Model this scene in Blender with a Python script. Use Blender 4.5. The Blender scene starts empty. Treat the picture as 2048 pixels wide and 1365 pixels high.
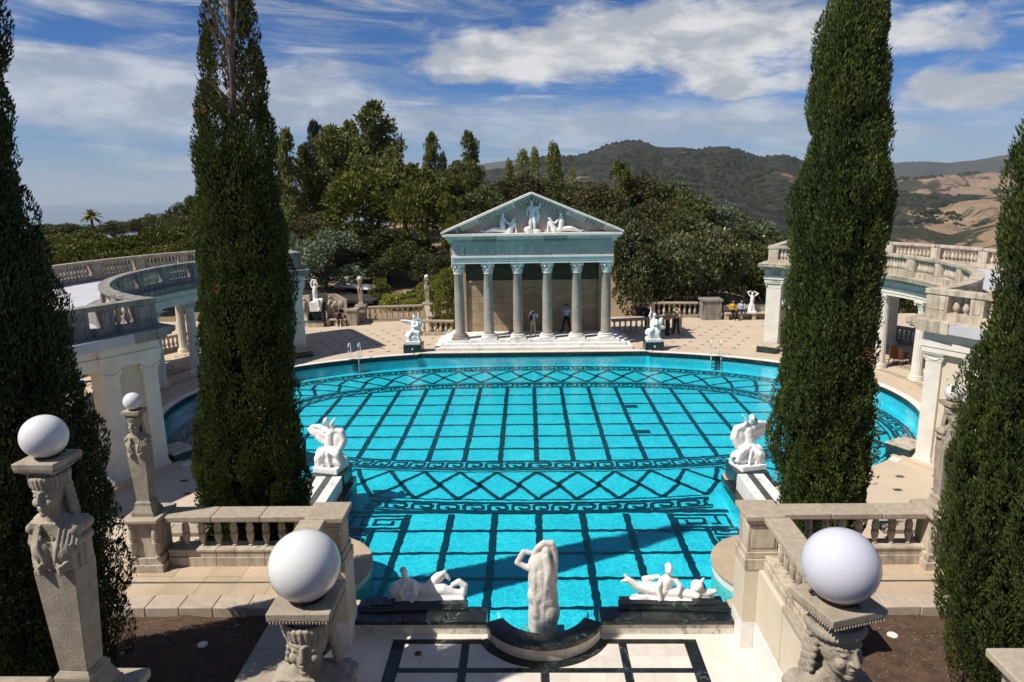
import bpy, bmesh, math, random
import numpy as np
from mathutils import Vector, Matrix, Euler
from mathutils.geometry import tessellate_polygon
from mathutils.noise import noise as pnoise

random.seed(7)
SC = bpy.context.scene
COL = SC.collection
rad = math.radians

# ---------------------------------------------------------------- camera
FPX, PITCH, YAW, ROLL = 1409.51, rad(12.3885), rad(1.3965), rad(0.9124)
CAM = Vector((-0.2435, 0.0, 9.2))
_f = Vector((-math.sin(YAW) * math.cos(PITCH), math.cos(YAW) * math.cos(PITCH), -math.sin(PITCH)))
_r = Vector((math.cos(YAW), math.sin(YAW), 0))
_u = _r.cross(_f)
RT = math.cos(ROLL) * _r - math.sin(ROLL) * _u
UP = math.sin(ROLL) * _r + math.cos(ROLL) * _u
FW = _f
cam = bpy.data.cameras.new('camera')
cam.lens = 36.0 * FPX / 2048.0
cam.sensor_width = 36.0
cam.clip_start = 0.1
cam.clip_end = 200000
cam_ob = bpy.data.objects.new('camera', cam)
COL.objects.link(cam_ob)
M = Matrix((RT, UP, -FW)).transposed().to_4x4()
M.translation = CAM
cam_ob.matrix_world = M
SC.camera = cam_ob


def ray(px, py):
    """direction of a photograph pixel (2048 x 1365)"""
    return FW + RT * ((px - 1024) / FPX) - UP * ((py - 682.5) / FPX)


def at(px, py, Y):
    d = ray(px, py)
    return CAM + d * (Y / d.y)


def gz(px, py, z=0.0):
    d = ray(px, py)
    return CAM + d * ((z - CAM.z) / d.z)


# ---------------------------------------------------------------- world, sun, exposure
SUN_TO = Vector((-0.71, -0.345, 1.0)).normalized()      # towards the sun
SUN_EL = math.asin(SUN_TO.z)
world = bpy.data.worlds.new('World')
SC.world = world
world.use_nodes = True
wn, wl = world.node_tree.nodes, world.node_tree.links
wn.clear()


def wnode(t, **kw):
    n = wn.new(t)
    for k, v in kw.items():
        setattr(n, k, v)
    return n


def wmath(op, a, b=None, c=None, clamp=False):
    n = wn.new('ShaderNodeMath')
    n.operation = op
    n.use_clamp = clamp
    for i, v in enumerate((a, b, c)):
        if v is None:
            continue
        if isinstance(v, (int, float)):
            n.inputs[i].default_value = v
        else:
            wl.new(v, n.inputs[i])
    return n.outputs[0]


sky = wnode('ShaderNodeTexSky')
sky.sky_type = 'NISHITA'
sky.sun_disc = False
sky.sun_elevation = SUN_EL
sky.sun_rotation = math.atan2(SUN_TO.x, SUN_TO.y)
sky.altitude = 500
sky.air_density = 0.75
sky.dust_density = 0.35
sky.ozone_density = 4.0
tc = wnode('ShaderNodeTexCoord')
sep = wnode('ShaderNodeSeparateXYZ')
nrm = wnode('ShaderNodeVectorMath', operation='NORMALIZE')
wl.new(tc.outputs['Generated'], nrm.inputs[0])
wl.new(nrm.outputs[0], sep.inputs[0])
az = wmath('ARCTAN2', sep.outputs[0], sep.outputs[1])
el = wmath('ARCSINE', sep.outputs[2])


def wvec(x, y, z=0.0):
    n = wn.new('ShaderNodeCombineXYZ')
    for i, v in enumerate((x, y, z)):
        if isinstance(v, (int, float)):
            n.inputs[i].default_value = v
        else:
            wl.new(v, n.inputs[i])
    return n.outputs[0]


def wnoise(vec, scale, detail=6, rough=0.55, dist=0.0):
    n = wn.new('ShaderNodeTexNoise')
    n.inputs['Scale'].default_value = scale
    n.inputs['Detail'].default_value = detail
    n.inputs['Roughness'].default_value = rough
    n.inputs['Distortion'].default_value = dist
    wl.new(vec, n.inputs['Vector'])
    return n.outputs['Fac']


def wsmooth(x, lo, hi):
    n = wn.new('ShaderNodeMapRange')
    n.interpolation_type = 'SMOOTHSTEP'
    wl.new(x, n.inputs[0])
    n.inputs[1].default_value = lo
    n.inputs[2].default_value = hi
    return n.outputs[0]


# clouds: streaky veil + a few cumulus banks, all in sky directions (azimuth, elevation)
n_big = wnoise(wvec(wmath('MULTIPLY', az, 3.2), wmath('MULTIPLY', el, 13.0), 3.7), 1.0, 7, 0.56, 0.4)
n_puff = wnoise(wvec(wmath('MULTIPLY', az, 13.0), wmath('MULTIPLY', el, 26.0), 1.3), 1.0, 9, 0.60, 0.25)
n_streak = wnoise(wvec(wmath('MULTIPLY', az, 5.5), wmath('MULTIPLY', wmath('ADD', el, wmath('MULTIPLY', az, 0.06)), 38.0), 9.1), 1.0, 10, 0.66, 0.8)


def blob(px, py, rx, ry, w):
    d = ray(px, py).normalized()
    a0, e0 = math.atan2(d.x, d.y), math.asin(d.z)
    sx, sy = rx / FPX, ry / FPX
    x = wmath('MULTIPLY', wmath('SUBTRACT', az, a0), 1.0 / sx)
    y = wmath('MULTIPLY', wmath('SUBTRACT', el, e0), 1.0 / sy)
    q = wmath('ADD', wmath('MULTIPLY', x, x), wmath('MULTIPLY', y, y))
    return wmath('MULTIPLY', wmath('EXPONENT', wmath('MULTIPLY', q, -1.0)), w)


def addup(lst):
    s = lst[0]
    for q in lst[1:]:
        s = wmath('ADD', s, q)
    return s


banks = addup([blob(1450, 55, 330, 62, 1.05), blob(1130, 85, 330, 50, 0.95), blob(1000, 118, 160, 38, 0.8), blob(860, 150, 120, 26, 0.55),
               blob(1400, 165, 55, 30, 0.7), blob(1490, 172, 60, 26, 0.75), blob(1590, 168, 50, 24, 0.6),
               blob(1860, 80, 100, 30, 0.9), blob(1900, 165, 130, 30, 0.8), blob(1980, 195, 150, 34, 0.8), blob(870, 228, 70, 22, 0.6)])
veils = addup([blob(250, 215, 460, 85, 1.15), blob(60, 150, 300, 40, 0.7), blob(620, 160, 200, 40, 0.6), blob(120, 95, 330, 26, 0.45), blob(150, 15, 170, 22, 0.7), blob(680, 90, 230, 45, 0.62),
               blob(1080, 245, 420, 50, 0.85), blob(1420, 270, 300, 40, 0.6), blob(640, 235, 180, 30, 0.5), blob(1500, 225, 250, 26, 0.75), blob(1920, 270, 260, 50, 0.9), blob(700, 20, 250, 26, 0.35)])
n_soft = wmath('ADD', wmath('MULTIPLY', n_puff, 0.6), wmath('MULTIPLY', n_big, 0.4))
c1 = wsmooth(wmath('ADD', wmath('MULTIPLY', banks, 0.62), wmath('MULTIPLY', wmath('SUBTRACT', n_soft, 0.5), 2.2)), 0.22, 0.68)
c2 = wsmooth(wmath('ADD', wmath('MULTIPLY', veils, 0.6), wmath('MULTIPLY', wmath('SUBTRACT', wmath('ADD', wmath('MULTIPLY', n_streak, 0.65), wmath('MULTIPLY', n_big, 0.35)), 0.5), 2.3)), 0.12, 0.85)
c3 = wmath('MULTIPLY', wsmooth(n_streak, 0.43, 0.70), wsmooth(n_big, 0.28, 0.58))
cover = wmath('MAXIMUM', c1, wmath('MAXIMUM', wmath('MULTIPLY', c2, 0.72), wmath('MULTIPLY', c3, 0.78)))
# grey undersides of the thicker cumulus
shade = wsmooth(wnoise(wvec(wmath('MULTIPLY', az, 11.0), wmath('MULTIPLY', wmath('SUBTRACT', el, 0.012), 26.0), 1.3), 1.0, 6, 0.55, 0.2), 0.42, 0.66)
tint = wnode('ShaderNodeMix', data_type='RGBA', blend_type='MULTIPLY')
tint.inputs['Factor'].default_value = 1.0
wl.new(sky.outputs[0], tint.inputs['A'])
tint.inputs['B'].default_value = (0.315, 0.55, 0.81, 1)
ccol = wnode('ShaderNodeMix', data_type='RGBA')
wl.new(shade, ccol.inputs['Factor'])
ccol.inputs['A'].default_value = (4.0, 4.3, 4.85, 1)
ccol.inputs['B'].default_value = (6.8, 6.85, 7.0, 1)
mixc = wnode('ShaderNodeMix', data_type='RGBA')
wl.new(cover, mixc.inputs['Factor'])
wl.new(tint.outputs['Result'], mixc.inputs['A'])
wl.new(ccol.outputs['Result'], mixc.inputs['B'])
# pale haze low over the horizon
hzf = wmath('MULTIPLY', wsmooth(el, 0.14, -0.02), 0.70)
mixh = wnode('ShaderNodeMix', data_type='RGBA')
wl.new(hzf, mixh.inputs['Factor'])
wl.new(mixc.outputs['Result'], mixh.inputs['A'])
mixh.inputs['B'].default_value = (3.2, 3.85, 4.6, 1)
bg = wnode('ShaderNodeBackground')
bg.inputs['Strength'].default_value = 0.088
wl.new(mixh.outputs['Result'], bg.inputs['Color'])
wo = wnode('ShaderNodeOutputWorld')
wl.new(bg.outputs[0], wo.inputs['Surface'])

sun = bpy.data.lights.new('sun', 'SUN')
sun.energy = 4.7
sun.angle = rad(0.53)
sun.color = (1.0, 0.94, 0.84)
sun_ob = bpy.data.objects.new('sun', sun)
COL.objects.link(sun_ob)
sun_ob.rotation_euler = SUN_TO.to_track_quat('Z', 'Y').to_euler()
sun_ob.location = (-40, -20, 60)
vs = SC.view_settings
vs.view_transform = 'Standard'
vs.look = 'None'
vs.exposure = 0.30
vs.gamma = 1.0
vs.use_curve_mapping = False
SC.cycles.max_bounces = 8
SC.cycles.transparent_max_bounces = 16
SC.cycles.caustics_reflective = False
SC.cycles.caustics_refractive = False


# ---------------------------------------------------------------- mesh helpers
class MB:
    """collects simple shapes and links them as ONE mesh"""

    def __init__(self):
        self.v = []
        self.f = []

    def add(self, vs_, fs):
        o = len(self.v)
        self.v += [tuple(p) for p in vs_]
        self.f += [[i + o for i in q] for q in fs]
        return self

    def box(self, x0, x1, y0, y1, z0, z1):
        return self.add([(x0, y0, z0), (x1, y0, z0), (x1, y1, z0), (x0, y1, z0), (x0, y0, z1), (x1, y0, z1), (x1, y1, z1), (x0, y1, z1)],
                        [(0, 3, 2, 1), (4, 5, 6, 7), (0, 1, 5, 4), (1, 2, 6, 5), (2, 3, 7, 6), (3, 0, 4, 7)])

    def obox(self, c, ex, ey, hx, hy, z0, z1):
        """box with horizontal axes ex, ey (unit Vectors) about c, half sizes hx, hy"""
        c = Vector((c[0], c[1], 0))
        p = []
        for z in (z0, z1):
            for a, b in ((-1, -1), (1, -1), (1, 1), (-1, 1)):
                q = c + ex * (a * hx) + ey * (b * hy)
                p.append((q.x, q.y, z))
        return self.add(p, [(0, 3, 2, 1), (4, 5, 6, 7), (0, 1, 5, 4), (1, 2, 6, 5), (2, 3, 7, 6), (3, 0, 4, 7)])

    def frustum(self, cx, cy, z0, z1, a0, b0, a1, b1):
        p = []
        for z, a, b in ((z0, a0, b0), (z1, a1, b1)):
            p += [(cx - a, cy - b, z), (cx + a, cy - b, z), (cx + a, cy + b, z), (cx - a, cy + b, z)]
        return self.add(p, [(0, 3, 2, 1), (4, 5, 6, 7), (0, 1, 5, 4), (1, 2, 6, 5), (2, 3, 7, 6), (3, 0, 4, 7)])

    def lathe(self, prof, n=16, c=(0, 0, 0), sy=1.0):
        v, f = [], []
        m = len(prof)
        for r, z in prof:
            for i in range(n):
                a = 2 * math.pi * i / n
                v.append((c[0] + r * math.cos(a), c[1] + r * math.sin(a) * sy, c[2] + z))
        for j in range(m - 1):
            for i in range(n):
                k = (i + 1) % n
                f.append((j * n + i, j * n + k, (j + 1) * n + k, (j + 1) * n + i))
        f.append(tuple(range(n - 1, -1, -1)))
        f.append(tuple((m - 1) * n + i for i in range(n)))
        return self.add(v, f)

    def tube(self, pts, rads, n=8, cap=True):
        pts = [Vector(p) for p in pts]
        if isinstance(rads, (int, float)):
            rads = [rads] * len(pts)
        v, f = [], []
        ref = Vector((0, 0, 1))
        for j, p in enumerate(pts):
            t = (pts[min(j + 1, len(pts) - 1)] - pts[max(j - 1, 0)])
            t = t.normalized() if t.length > 1e-9 else Vector((0, 0, 1))
            a = t.cross(ref)
            if a.length < 0.1:
                a = t.cross(Vector((0, 1, 0)))
            a.normalize()
            b = t.cross(a)
            for i in range(n):
                th = 2 * math.pi * i / n
                v.append(p + (a * math.cos(th) + b * math.sin(th)) * rads[j])
        for j in range(len(pts) - 1):
            for i in range(n):
                k = (i + 1) % n
                f.append((j * n + i, j * n + k, (j + 1) * n + k, (j + 1) * n + i))
        if cap:
            f.append(tuple(range(n - 1, -1, -1)))
            f.append(tuple((len(pts) - 1) * n + i for i in range(n)))
        return self.add(v, f)

    def prism(self, poly, z0, z1):
        n = len(poly)
        v = [(x, y, z0) for x, y in poly] + [(x, y, z1) for x, y in poly]
        f = [(i, (i + 1) % n, n + (i + 1) % n, n + i) for i in range(n)]
        tri = tessellate_polygon([[Vector((x, y, 0)) for x, y in poly]])
        f += [tuple(t) for t in tri] + [tuple(n + i for i in reversed(t)) for t in tri]
        return self.add(v, f)

    def sweep(self, path, prof):
        """closed profile [(d, z)] carried along path [((x, y), (nx, ny))]"""
        m = len(prof)
        v, f = [], []
        for (x, y), (nx, ny) in path:
            for d, z in prof:
                v.append((x + nx * d, y + ny * d, z))
        for j in range(len(path) - 1):
            for i in range(m):
                k = (i + 1) % m
                f.append((j * m + i, j * m + k, (j + 1) * m + k, (j + 1) * m + i))
        f.append(tuple(range(m - 1, -1, -1)))
        f.append(tuple((len(path) - 1) * m + i for i in range(m)))
        return self.add(v, f)

    def sphere(self, c, r, nu=12, nv=8):
        if isinstance(r, (int, float)):
            r = (r, r, r)
        v = [(c[0], c[1], c[2] - r[2])]
        f = []
        for j in range(1, nv):
            ph = -math.pi / 2 + math.pi * j / nv
            for i in range(nu):
                a = 2 * math.pi * i / nu
                v.append((c[0] + r[0] * math.cos(ph) * math.cos(a), c[1] + r[1] * math.cos(ph) * math.sin(a), c[2] + r[2] * math.sin(ph)))
        v.append((c[0], c[1], c[2] + r[2]))
        for i in range(nu):
            f.append((0, 1 + (i + 1) % nu, 1 + i))
            f.append((len(v) - 1, 1 + (nv - 2) * nu + i, 1 + (nv - 2) * nu + (i + 1) % nu))
        for j in range(nv - 2):
            for i in range(nu):
                k = (i + 1) % nu
                f.append((1 + j * nu + i, 1 + j * nu + k, 1 + (j + 1) * nu + k, 1 + (j + 1) * nu + i))
        return self.add(v, f)

    def mesh(self, name, fix=True, smooth=38):
        me = bpy.data.meshes.new(name)
        me.from_pydata(self.v, [], self.f)
        if fix:
            b = bmesh.new()
            b.from_mesh(me)
            bmesh.ops.recalc_face_normals(b, faces=b.faces)
            b.to_mesh(me)
            b.free()
        if smooth:
            me.shade_smooth()
            me.set_sharp_from_angle(angle=rad(smooth))
        me.update()
        return me


def link(name, me, mat=None, parent=None, bevel=0.0, local=False, mtx=None, kind=None):
    o = bpy.data.objects.new(name, me)
    COL.objects.link(o)
    if mat is not None and len(me.materials) == 0:
        me.materials.append(mat)
    if parent is not None:
        o.parent = parent
        if not local:
            base = parent.matrix_basis if parent.parent is None else parent.parent.matrix_basis @ parent.matrix_parent_inverse @ parent.matrix_basis
            o.matrix_parent_inverse = base.inverted()
    if mtx is not None:
        o.matrix_basis = mtx
    if bevel:
        b = o.modifiers.new('bevel', 'BEVEL')
        b.width = bevel
        b.segments = 2
        b.limit_method = 'ANGLE'
        b.angle_limit = rad(40)
    if kind:
        o['kind'] = kind
    return o


def obj(name, mb, mat=None, parent=None, bevel=0.0, local=False, smooth=38, fix=True, mtx=None, kind=None):
    return link(name, mb.mesh(name, fix, smooth), mat, parent, bevel, local, mtx, kind)


def tag(o, label, cat, group=None):
    o['label'] = label
    o['category'] = cat
    if group:
        o['group'] = group
    return o


def thing(name, label, cat, loc=(0, 0, 0), rz=0.0, group=None):
    o = bpy.data.objects.new(name, None)
    COL.objects.link(o)
    o.empty_display_size = 0.2
    o.matrix_basis = Matrix.Translation(Vector(loc)) @ Matrix.Rotation(rz, 4, 'Z')
    return tag(o, label, cat, group)


def struct(name, mb, mat, **kw):
    o = obj(name, mb, mat, **kw)
    o['kind'] = 'structure'
    return o


def T(x, y, z, rz=0.0, s=1.0):
    if isinstance(s, (int, float)):
        s = (s, s, s)
    return Matrix.Translation((x, y, z)) @ Matrix.Rotation(rz, 4, 'Z') @ Matrix.Diagonal((s[0], s[1], s[2], 1))


def copy_tree(o, parent=None):
    c = o.copy()
    COL.objects.link(c)
    c.parent = parent
    for ch in o.children:
        copy_tree(ch, c)
    return c


# ---------------------------------------------------------------- materials
def nmat(name):
    m = bpy.data.materials.new(name)
    m.use_nodes = True
    nt = m.node_tree
    return m, nt, nt.nodes, nt.links, nt.nodes['Principled BSDF']


def rgb(c):
    return (c[0], c[1], c[2], 1)


def stone(name, c1, c2, scale=3.0, rough=0.7, bump=0.25, bscale=40.0, spots=None, streak=None, vein=None, spec=0.3, isl=0.0, c3=None):
    """mottled stone / plaster: two tones, optional dark pits, rain streaks, veins; world-space so no two pieces agree"""
    m, nt, N, L, p = nmat(name)
    geo = N.new('ShaderNodeNewGeometry')

    def noise(sc, det=5, ro=0.6, vec=None, dist=0.0):
        n = N.new('ShaderNodeTexNoise')
        n.inputs['Scale'].default_value = sc
        n.inputs['Detail'].default_value = det
        n.inputs['Roughness'].default_value = ro
        n.inputs['Distortion'].default_value = dist
        L.new(vec if vec is not None else geo.outputs['Position'], n.inputs['Vector'])
        return n.outputs['Fac']

    def ramp(f, lo, hi):
        r = N.new('ShaderNodeMapRange')
        r.interpolation_type = 'SMOOTHSTEP'
        L.new(f, r.inputs[0])
        r.inputs[1].default_value, r.inputs[2].default_value = lo, hi
        return r.outputs[0]

    def mix(f, a, b, mode='MIX'):
        n = N.new('ShaderNodeMix')
        n.data_type = 'RGBA'
        n.blend_type = mode
        for s, v in (('Factor', f), ('A', a), ('B', b)):
            if isinstance(v, (int, float)):
                n.inputs[s].default_value = v
            elif isinstance(v, tuple):
                n.inputs[s].default_value = rgb(v)
            else:
                L.new(v, n.inputs[s])
        return n.outputs['Result']

    col = mix(ramp(noise(scale), 0.3, 0.7), c1, c2)
    if c3:
        col = mix(ramp(noise(scale * 0.23, 3), 0.5, 0.68), col, c3)
    if isl:
        oi = N.new('ShaderNodeObjectInfo')
        mr = N.new('ShaderNodeMapRange')
        L.new(oi.outputs['Random'], mr.inputs[0])
        mr.inputs[3].default_value, mr.inputs[4].default_value = 1 - isl, 1 + isl
        cc = N.new('ShaderNodeCombineXYZ')
        for i in range(3):
            L.new(mr.outputs[0], cc.inputs[i])
        col = mix(1.0, col, cc.outputs[0], 'MULTIPLY')
    if streak:
        mp = N.new('ShaderNodeMapping')
        mp.inputs['Scale'].default_value = (3.2, 3.2, 0.35)
        L.new(geo.outputs['Position'], mp.inputs['Vector'])
        s = ramp(noise(1.6, 6, 0.7, mp.outputs[0]), 1 - streak[1] - 0.12, 1 - streak[1] + 0.2)
        col = mix(s, col, streak[0])
    if vein:
        n1 = noise(vein[1], 5, 0.6, None, 1.2)
        ab = N.new('ShaderNodeMath'); ab.operation = 'SUBTRACT'; L.new(n1, ab.inputs[0]); ab.inputs[1].default_value = 0.5
        a2 = N.new('ShaderNodeMath'); a2.operation = 'ABSOLUTE'; L.new(ab.outputs[0], a2.inputs[0])
        v = ramp(a2.outputs[0], 0.0, vein[2])
        iv = N.new('ShaderNodeMath'); iv.operation = 'SUBTRACT'; iv.inputs[0].default_value = 1.0; L.new(v, iv.inputs[1])
        iv2 = N.new('ShaderNodeMath'); iv2.operation = 'MULTIPLY'; L.new(iv.outputs[0], iv2.inputs[0]); L.new(ramp(noise(vein[1] * 0.6), 0.4, 0.65), iv2.inputs[1])
        col = mix(iv2.outputs[0], col, vein[0])
    if spots:
        s = ramp(noise(spots[1], 3, 0.7), spots[2], spots[2] + 0.12)
        col = mix(s, col, spots[0])
    L.new(col, p.inputs['Base Color'])
    p.inputs['Roughness'].default_value = rough
    p.inputs['Specular IOR Level'].default_value = spec
    if bump:
        b = N.new('ShaderNodeBump')
        b.inputs['Strength'].default_value = bump
        b.inputs['Distance'].default_value = 0.01
        L.new(noise(bscale, 6, 0.65), b.inputs['Height'])
        L.new(b.outputs[0], p.inputs['Normal'])
    return m


def plain(name, c, rough=0.5, metal=0.0, spec=0.5, coat=0.0):
    m, nt, N, L, p = nmat(name)
    geo = N.new('ShaderNodeNewGeometry')
    n = N.new('ShaderNodeTexNoise')
    n.inputs['Scale'].default_value = 9
    n.inputs['Detail'].default_value = 4
    L.new(geo.outputs['Position'], n.inputs['Vector'])
    mx = N.new('ShaderNodeMix')
    mx.data_type = 'RGBA'
    mx.inputs['A'].default_value = rgb([q * 0.86 for q in c])
    mx.inputs['B'].default_value = rgb([min(1, q * 1.1) for q in c])
    L.new(n.outputs['Fac'], mx.inputs['Factor'])
    L.new(mx.outputs['Result'], p.inputs['Base Color'])
    p.inputs['Roughness'].default_value = rough
    p.inputs['Metallic'].default_value = metal
    p.inputs['Specular IOR Level'].default_value = spec
    p.inputs['Coat Weight'].default_value = coat
    return m


def foliage(name, c1, c2, trans=0.25, rough=0.6, odd=None, scale=0.8):
    m, nt, N, L, p = nmat(name)
    N.remove(p)
    geo = N.new('ShaderNodeNewGeometry')
    oi = N.new('ShaderNodeObjectInfo')
    n = N.new('ShaderNodeTexNoise')
    n.inputs['Scale'].default_value = scale
    n.inputs['Detail'].default_value = 3
    L.new(geo.outputs['Position'], n.inputs['Vector'])
    ad = N.new('ShaderNodeMath'); ad.operation = 'MULTIPLY_ADD'
    L.new(geo.outputs['Random Per Island'], ad.inputs[0]); ad.inputs[1].default_value = 0.55
    sb = N.new('ShaderNodeMath'); sb.operation = 'SUBTRACT'; L.new(n.outputs['Fac'], sb.inputs[0]); sb.inputs[1].default_value = 0.27
    L.new(sb.outputs[0], ad.inputs[2])
    mx = N.new('ShaderNodeMix'); mx.data_type = 'RGBA'
    mx.inputs['A'].default_value, mx.inputs['B'].default_value = rgb(c1), rgb(c2)
    L.new(ad.outputs[0], mx.inputs['Factor'])
    col = mx.outputs['Result']
    if odd:
        lt = N.new('ShaderNodeMath'); lt.operation = 'LESS_THAN'
        L.new(geo.outputs['Random Per Island'], lt.inputs[0]); lt.inputs[1].default_value = odd[1]
        m3 = N.new('ShaderNodeMix'); m3.data_type = 'RGBA'
        L.new(lt.outputs[0], m3.inputs['Factor']); L.new(col, m3.inputs['A']); m3.inputs['B'].default_value = rgb(odd[0])
        col = m3.outputs['Result']
    hv = N.new('ShaderNodeHueSaturation')
    mr = N.new('ShaderNodeMapRange'); L.new(oi.outputs['Random'], mr.inputs[0]); mr.inputs[3].default_value, mr.inputs[4].default_value = 0.75, 1.25
    L.new(mr.outputs[0], hv.inputs['Value']); L.new(col, hv.inputs['Color'])
    d = N.new('ShaderNodeBsdfPrincipled'); d.inputs['Roughness'].default_value = rough; d.inputs['Specular IOR Level'].default_value = 0.25
    t = N.new('ShaderNodeBsdfTranslucent')
    L.new(hv.outputs[0], d.inputs['Base Color']); L.new(hv.outputs[0], t.inputs['Color'])
    ms = N.new('ShaderNodeMixShader'); ms.inputs[0].default_value = trans
    L.new(d.outputs[0], ms.inputs[1]); L.new(t.outputs[0], ms.inputs[2])
    L.new(ms.outputs[0], N['Material Output'].inputs['Surface'])
    return m


MT = {}
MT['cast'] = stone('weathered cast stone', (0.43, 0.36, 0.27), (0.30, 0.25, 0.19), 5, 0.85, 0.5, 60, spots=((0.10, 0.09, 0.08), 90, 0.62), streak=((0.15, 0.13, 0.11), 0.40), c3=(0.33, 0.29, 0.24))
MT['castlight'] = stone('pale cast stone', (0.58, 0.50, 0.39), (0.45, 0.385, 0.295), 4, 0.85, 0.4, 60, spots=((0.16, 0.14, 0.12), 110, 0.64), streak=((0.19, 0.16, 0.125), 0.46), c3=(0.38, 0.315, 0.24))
MT['castgrey'] = stone('grey lichened cast stone', (0.41, 0.355, 0.28), (0.29, 0.25, 0.195), 6, 0.9, 0.8, 70, spots=((0.10, 0.09, 0.075), 130, 0.58), streak=((0.17, 0.148, 0.12), 0.40), c3=(0.46, 0.39, 0.29))
MT['rail'] = stone('rough rail stone', (0.43, 0.36, 0.275), (0.33, 0.275, 0.21), 9, 0.9, 0.5, 130, spots=((0.14, 0.125, 0.11), 170, 0.60), isl=0.07)
MT['marble'] = stone('white marble', (0.80, 0.775, 0.735), (0.70, 0.68, 0.645), 1.6, 0.5, 0.12, 18, vein=((0.42, 0.41, 0.40), 1.3, 0.03), spec=0.4, isl=0.05)
MT['statue'] = stone('carved white marble', (0.83, 0.81, 0.78), (0.75, 0.73, 0.70), 3, 0.55, 0.2, 35, spec=0.35)
MT['venus'] = stone('old chiselled marble', (0.66, 0.62, 0.575), (0.56, 0.52, 0.48), 4, 0.7, 0.7, 22, spec=0.3)
MT['veined'] = stone('cream veined marble', (0.66, 0.615, 0.54), (0.56, 0.52, 0.455), 2, 0.45, 0.05, 20, vein=((0.27, 0.26, 0.235), 1.6, 0.05), spec=0.45, isl=0.06)
MT['floormarble'] = stone('worn floor marble', (0.70, 0.63, 0.56), (0.60, 0.54, 0.475), 2.5, 0.5, 0.08, 30, spots=((0.36, 0.32, 0.28), 25, 0.69), spec=0.4, isl=0.06)
MT['black'] = stone('black green veined marble', (0.016, 0.022, 0.020), (0.008, 0.011, 0.011), 4, 0.28, 0.05, 30, vein=((0.16, 0.19, 0.175), 2.6, 0.018), spec=0.55, isl=0.15)
MT['greenm'] = stone('dark green marble', (0.012, 0.035, 0.036), (0.006, 0.018, 0.020), 6, 0.3, 0.05, 30, vein=((0.07, 0.13, 0.12), 3.0, 0.02), spec=0.5)
MT['granite'] = stone('grey granite', (0.35, 0.305, 0.255), (0.26, 0.23, 0.20), 3, 0.75, 0.3, 60, spots=((0.12, 0.115, 0.11), 60, 0.60), streak=((0.36, 0.34, 0.31), 0.30), isl=0.10)
MT['bluemarb'] = stone('blue grey weathered marble', (0.63, 0.565, 0.48), (0.50, 0.45, 0.385), 3, 0.7, 0.35, 40, spots=((0.20, 0.22, 0.215), 30, 0.64), streak=((0.27, 0.285, 0.275), 0.32), isl=0.14)
MT['bluedark'] = stone('soot stained marble', (0.38, 0.35, 0.30), (0.24, 0.225, 0.20), 5, 0.8, 0.5, 45, spots=((0.07, 0.085, 0.09), 20, 0.58), isl=0.2)
MT['whitecap'] = stone('pale marble slab', (0.79, 0.735, 0.66), (0.68, 0.63, 0.56), 3, 0.6, 0.2, 40, streak=((0.33, 0.34, 0.335), 0.28), isl=0.05)
MT['colwhite'] = stone('white painted stone', (0.72, 0.67, 0.585), (0.62, 0.57, 0.49), 2, 0.7, 0.2, 40, streak=((0.40, 0.37, 0.33), 0.24), spots=((0.32, 0.29, 0.26), 40, 0.70))
MT['plaster'] = stone('cream plaster', (0.60, 0.535, 0.425), (0.535, 0.475, 0.375), 1.5, 0.85, 0.25, 60, streak=((0.42, 0.37, 0.29), 0.22))
MT['whiteplaster'] = stone('white plaster', (0.74, 0.72, 0.69), (0.64, 0.61, 0.57), 1.5, 0.8, 0.2, 50, streak=((0.46, 0.41, 0.36), 0.24))
MT['sooty'] = stone('sooty old stone', (0.33, 0.305, 0.27), (0.22, 0.205, 0.185), 3, 0.9, 0.5, 50, streak=((0.075, 0.07, 0.065), 0.46), spots=((0.07, 0.065, 0.06), 25, 0.60))
MT['deck'] = stone('beige paving', (0.55, 0.445, 0.335), (0.48, 0.385, 0.285), 0.7, 0.75, 0.15, 60, spots=((0.36, 0.285, 0.21), 6, 0.66), c3=(0.52, 0.425, 0.33))
MT['slab'] = stone('tan paving slab', (0.49, 0.38, 0.265), (0.41, 0.315, 0.22), 1.5, 0.75, 0.2, 60, spots=((0.26, 0.20, 0.145), 9, 0.66), isl=0.08)
MT['kerb'] = stone('granular kerb stone', (0.47, 0.385, 0.30), (0.39, 0.32, 0.25), 6, 0.9, 0.4, 140, spots=((0.23, 0.19, 0.155), 120, 0.62), isl=0.08)
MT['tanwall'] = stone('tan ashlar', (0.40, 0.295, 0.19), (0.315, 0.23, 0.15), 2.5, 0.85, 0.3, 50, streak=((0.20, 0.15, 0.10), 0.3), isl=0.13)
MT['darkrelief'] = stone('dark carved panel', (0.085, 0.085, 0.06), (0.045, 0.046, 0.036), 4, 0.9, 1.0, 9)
MT['roofgrey'] = stone('pale roof membrane', (0.50, 0.50, 0.53), (0.43, 0.43, 0.455), 1, 0.8, 0.1, 20)
MT['soil'] = stone('brown soil', (0.105, 0.063, 0.040), (0.058, 0.035, 0.024), 5, 0.95, 1.0, 25, spots=((0.17, 0.11, 0.07), 45, 0.64))
MT['chip'] = stone('wood chip', (0.26, 0.17, 0.105), (0.16, 0.10, 0.06), 7, 0.9, 0.0)
MT['inlay'] = stone('slate green inlay', (0.085, 0.095, 0.085), (0.05, 0.058, 0.053), 8, 0.6, 0.1, 40, vein=((0.2, 0.22, 0.2), 5, 0.02), isl=0.2)
MT['chrome'] = plain('white enamelled steel', (0.78, 0.78, 0.78), 0.25, 0.1)
MT['bronze'] = plain('dark bronze', (0.045, 0.028, 0.022), 0.45, 0.6)
MT['wicker'] = stone('brown wicker', (0.17, 0.075, 0.035), (0.075, 0.032, 0.018), 30, 0.6, 1.0, 60)
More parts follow.
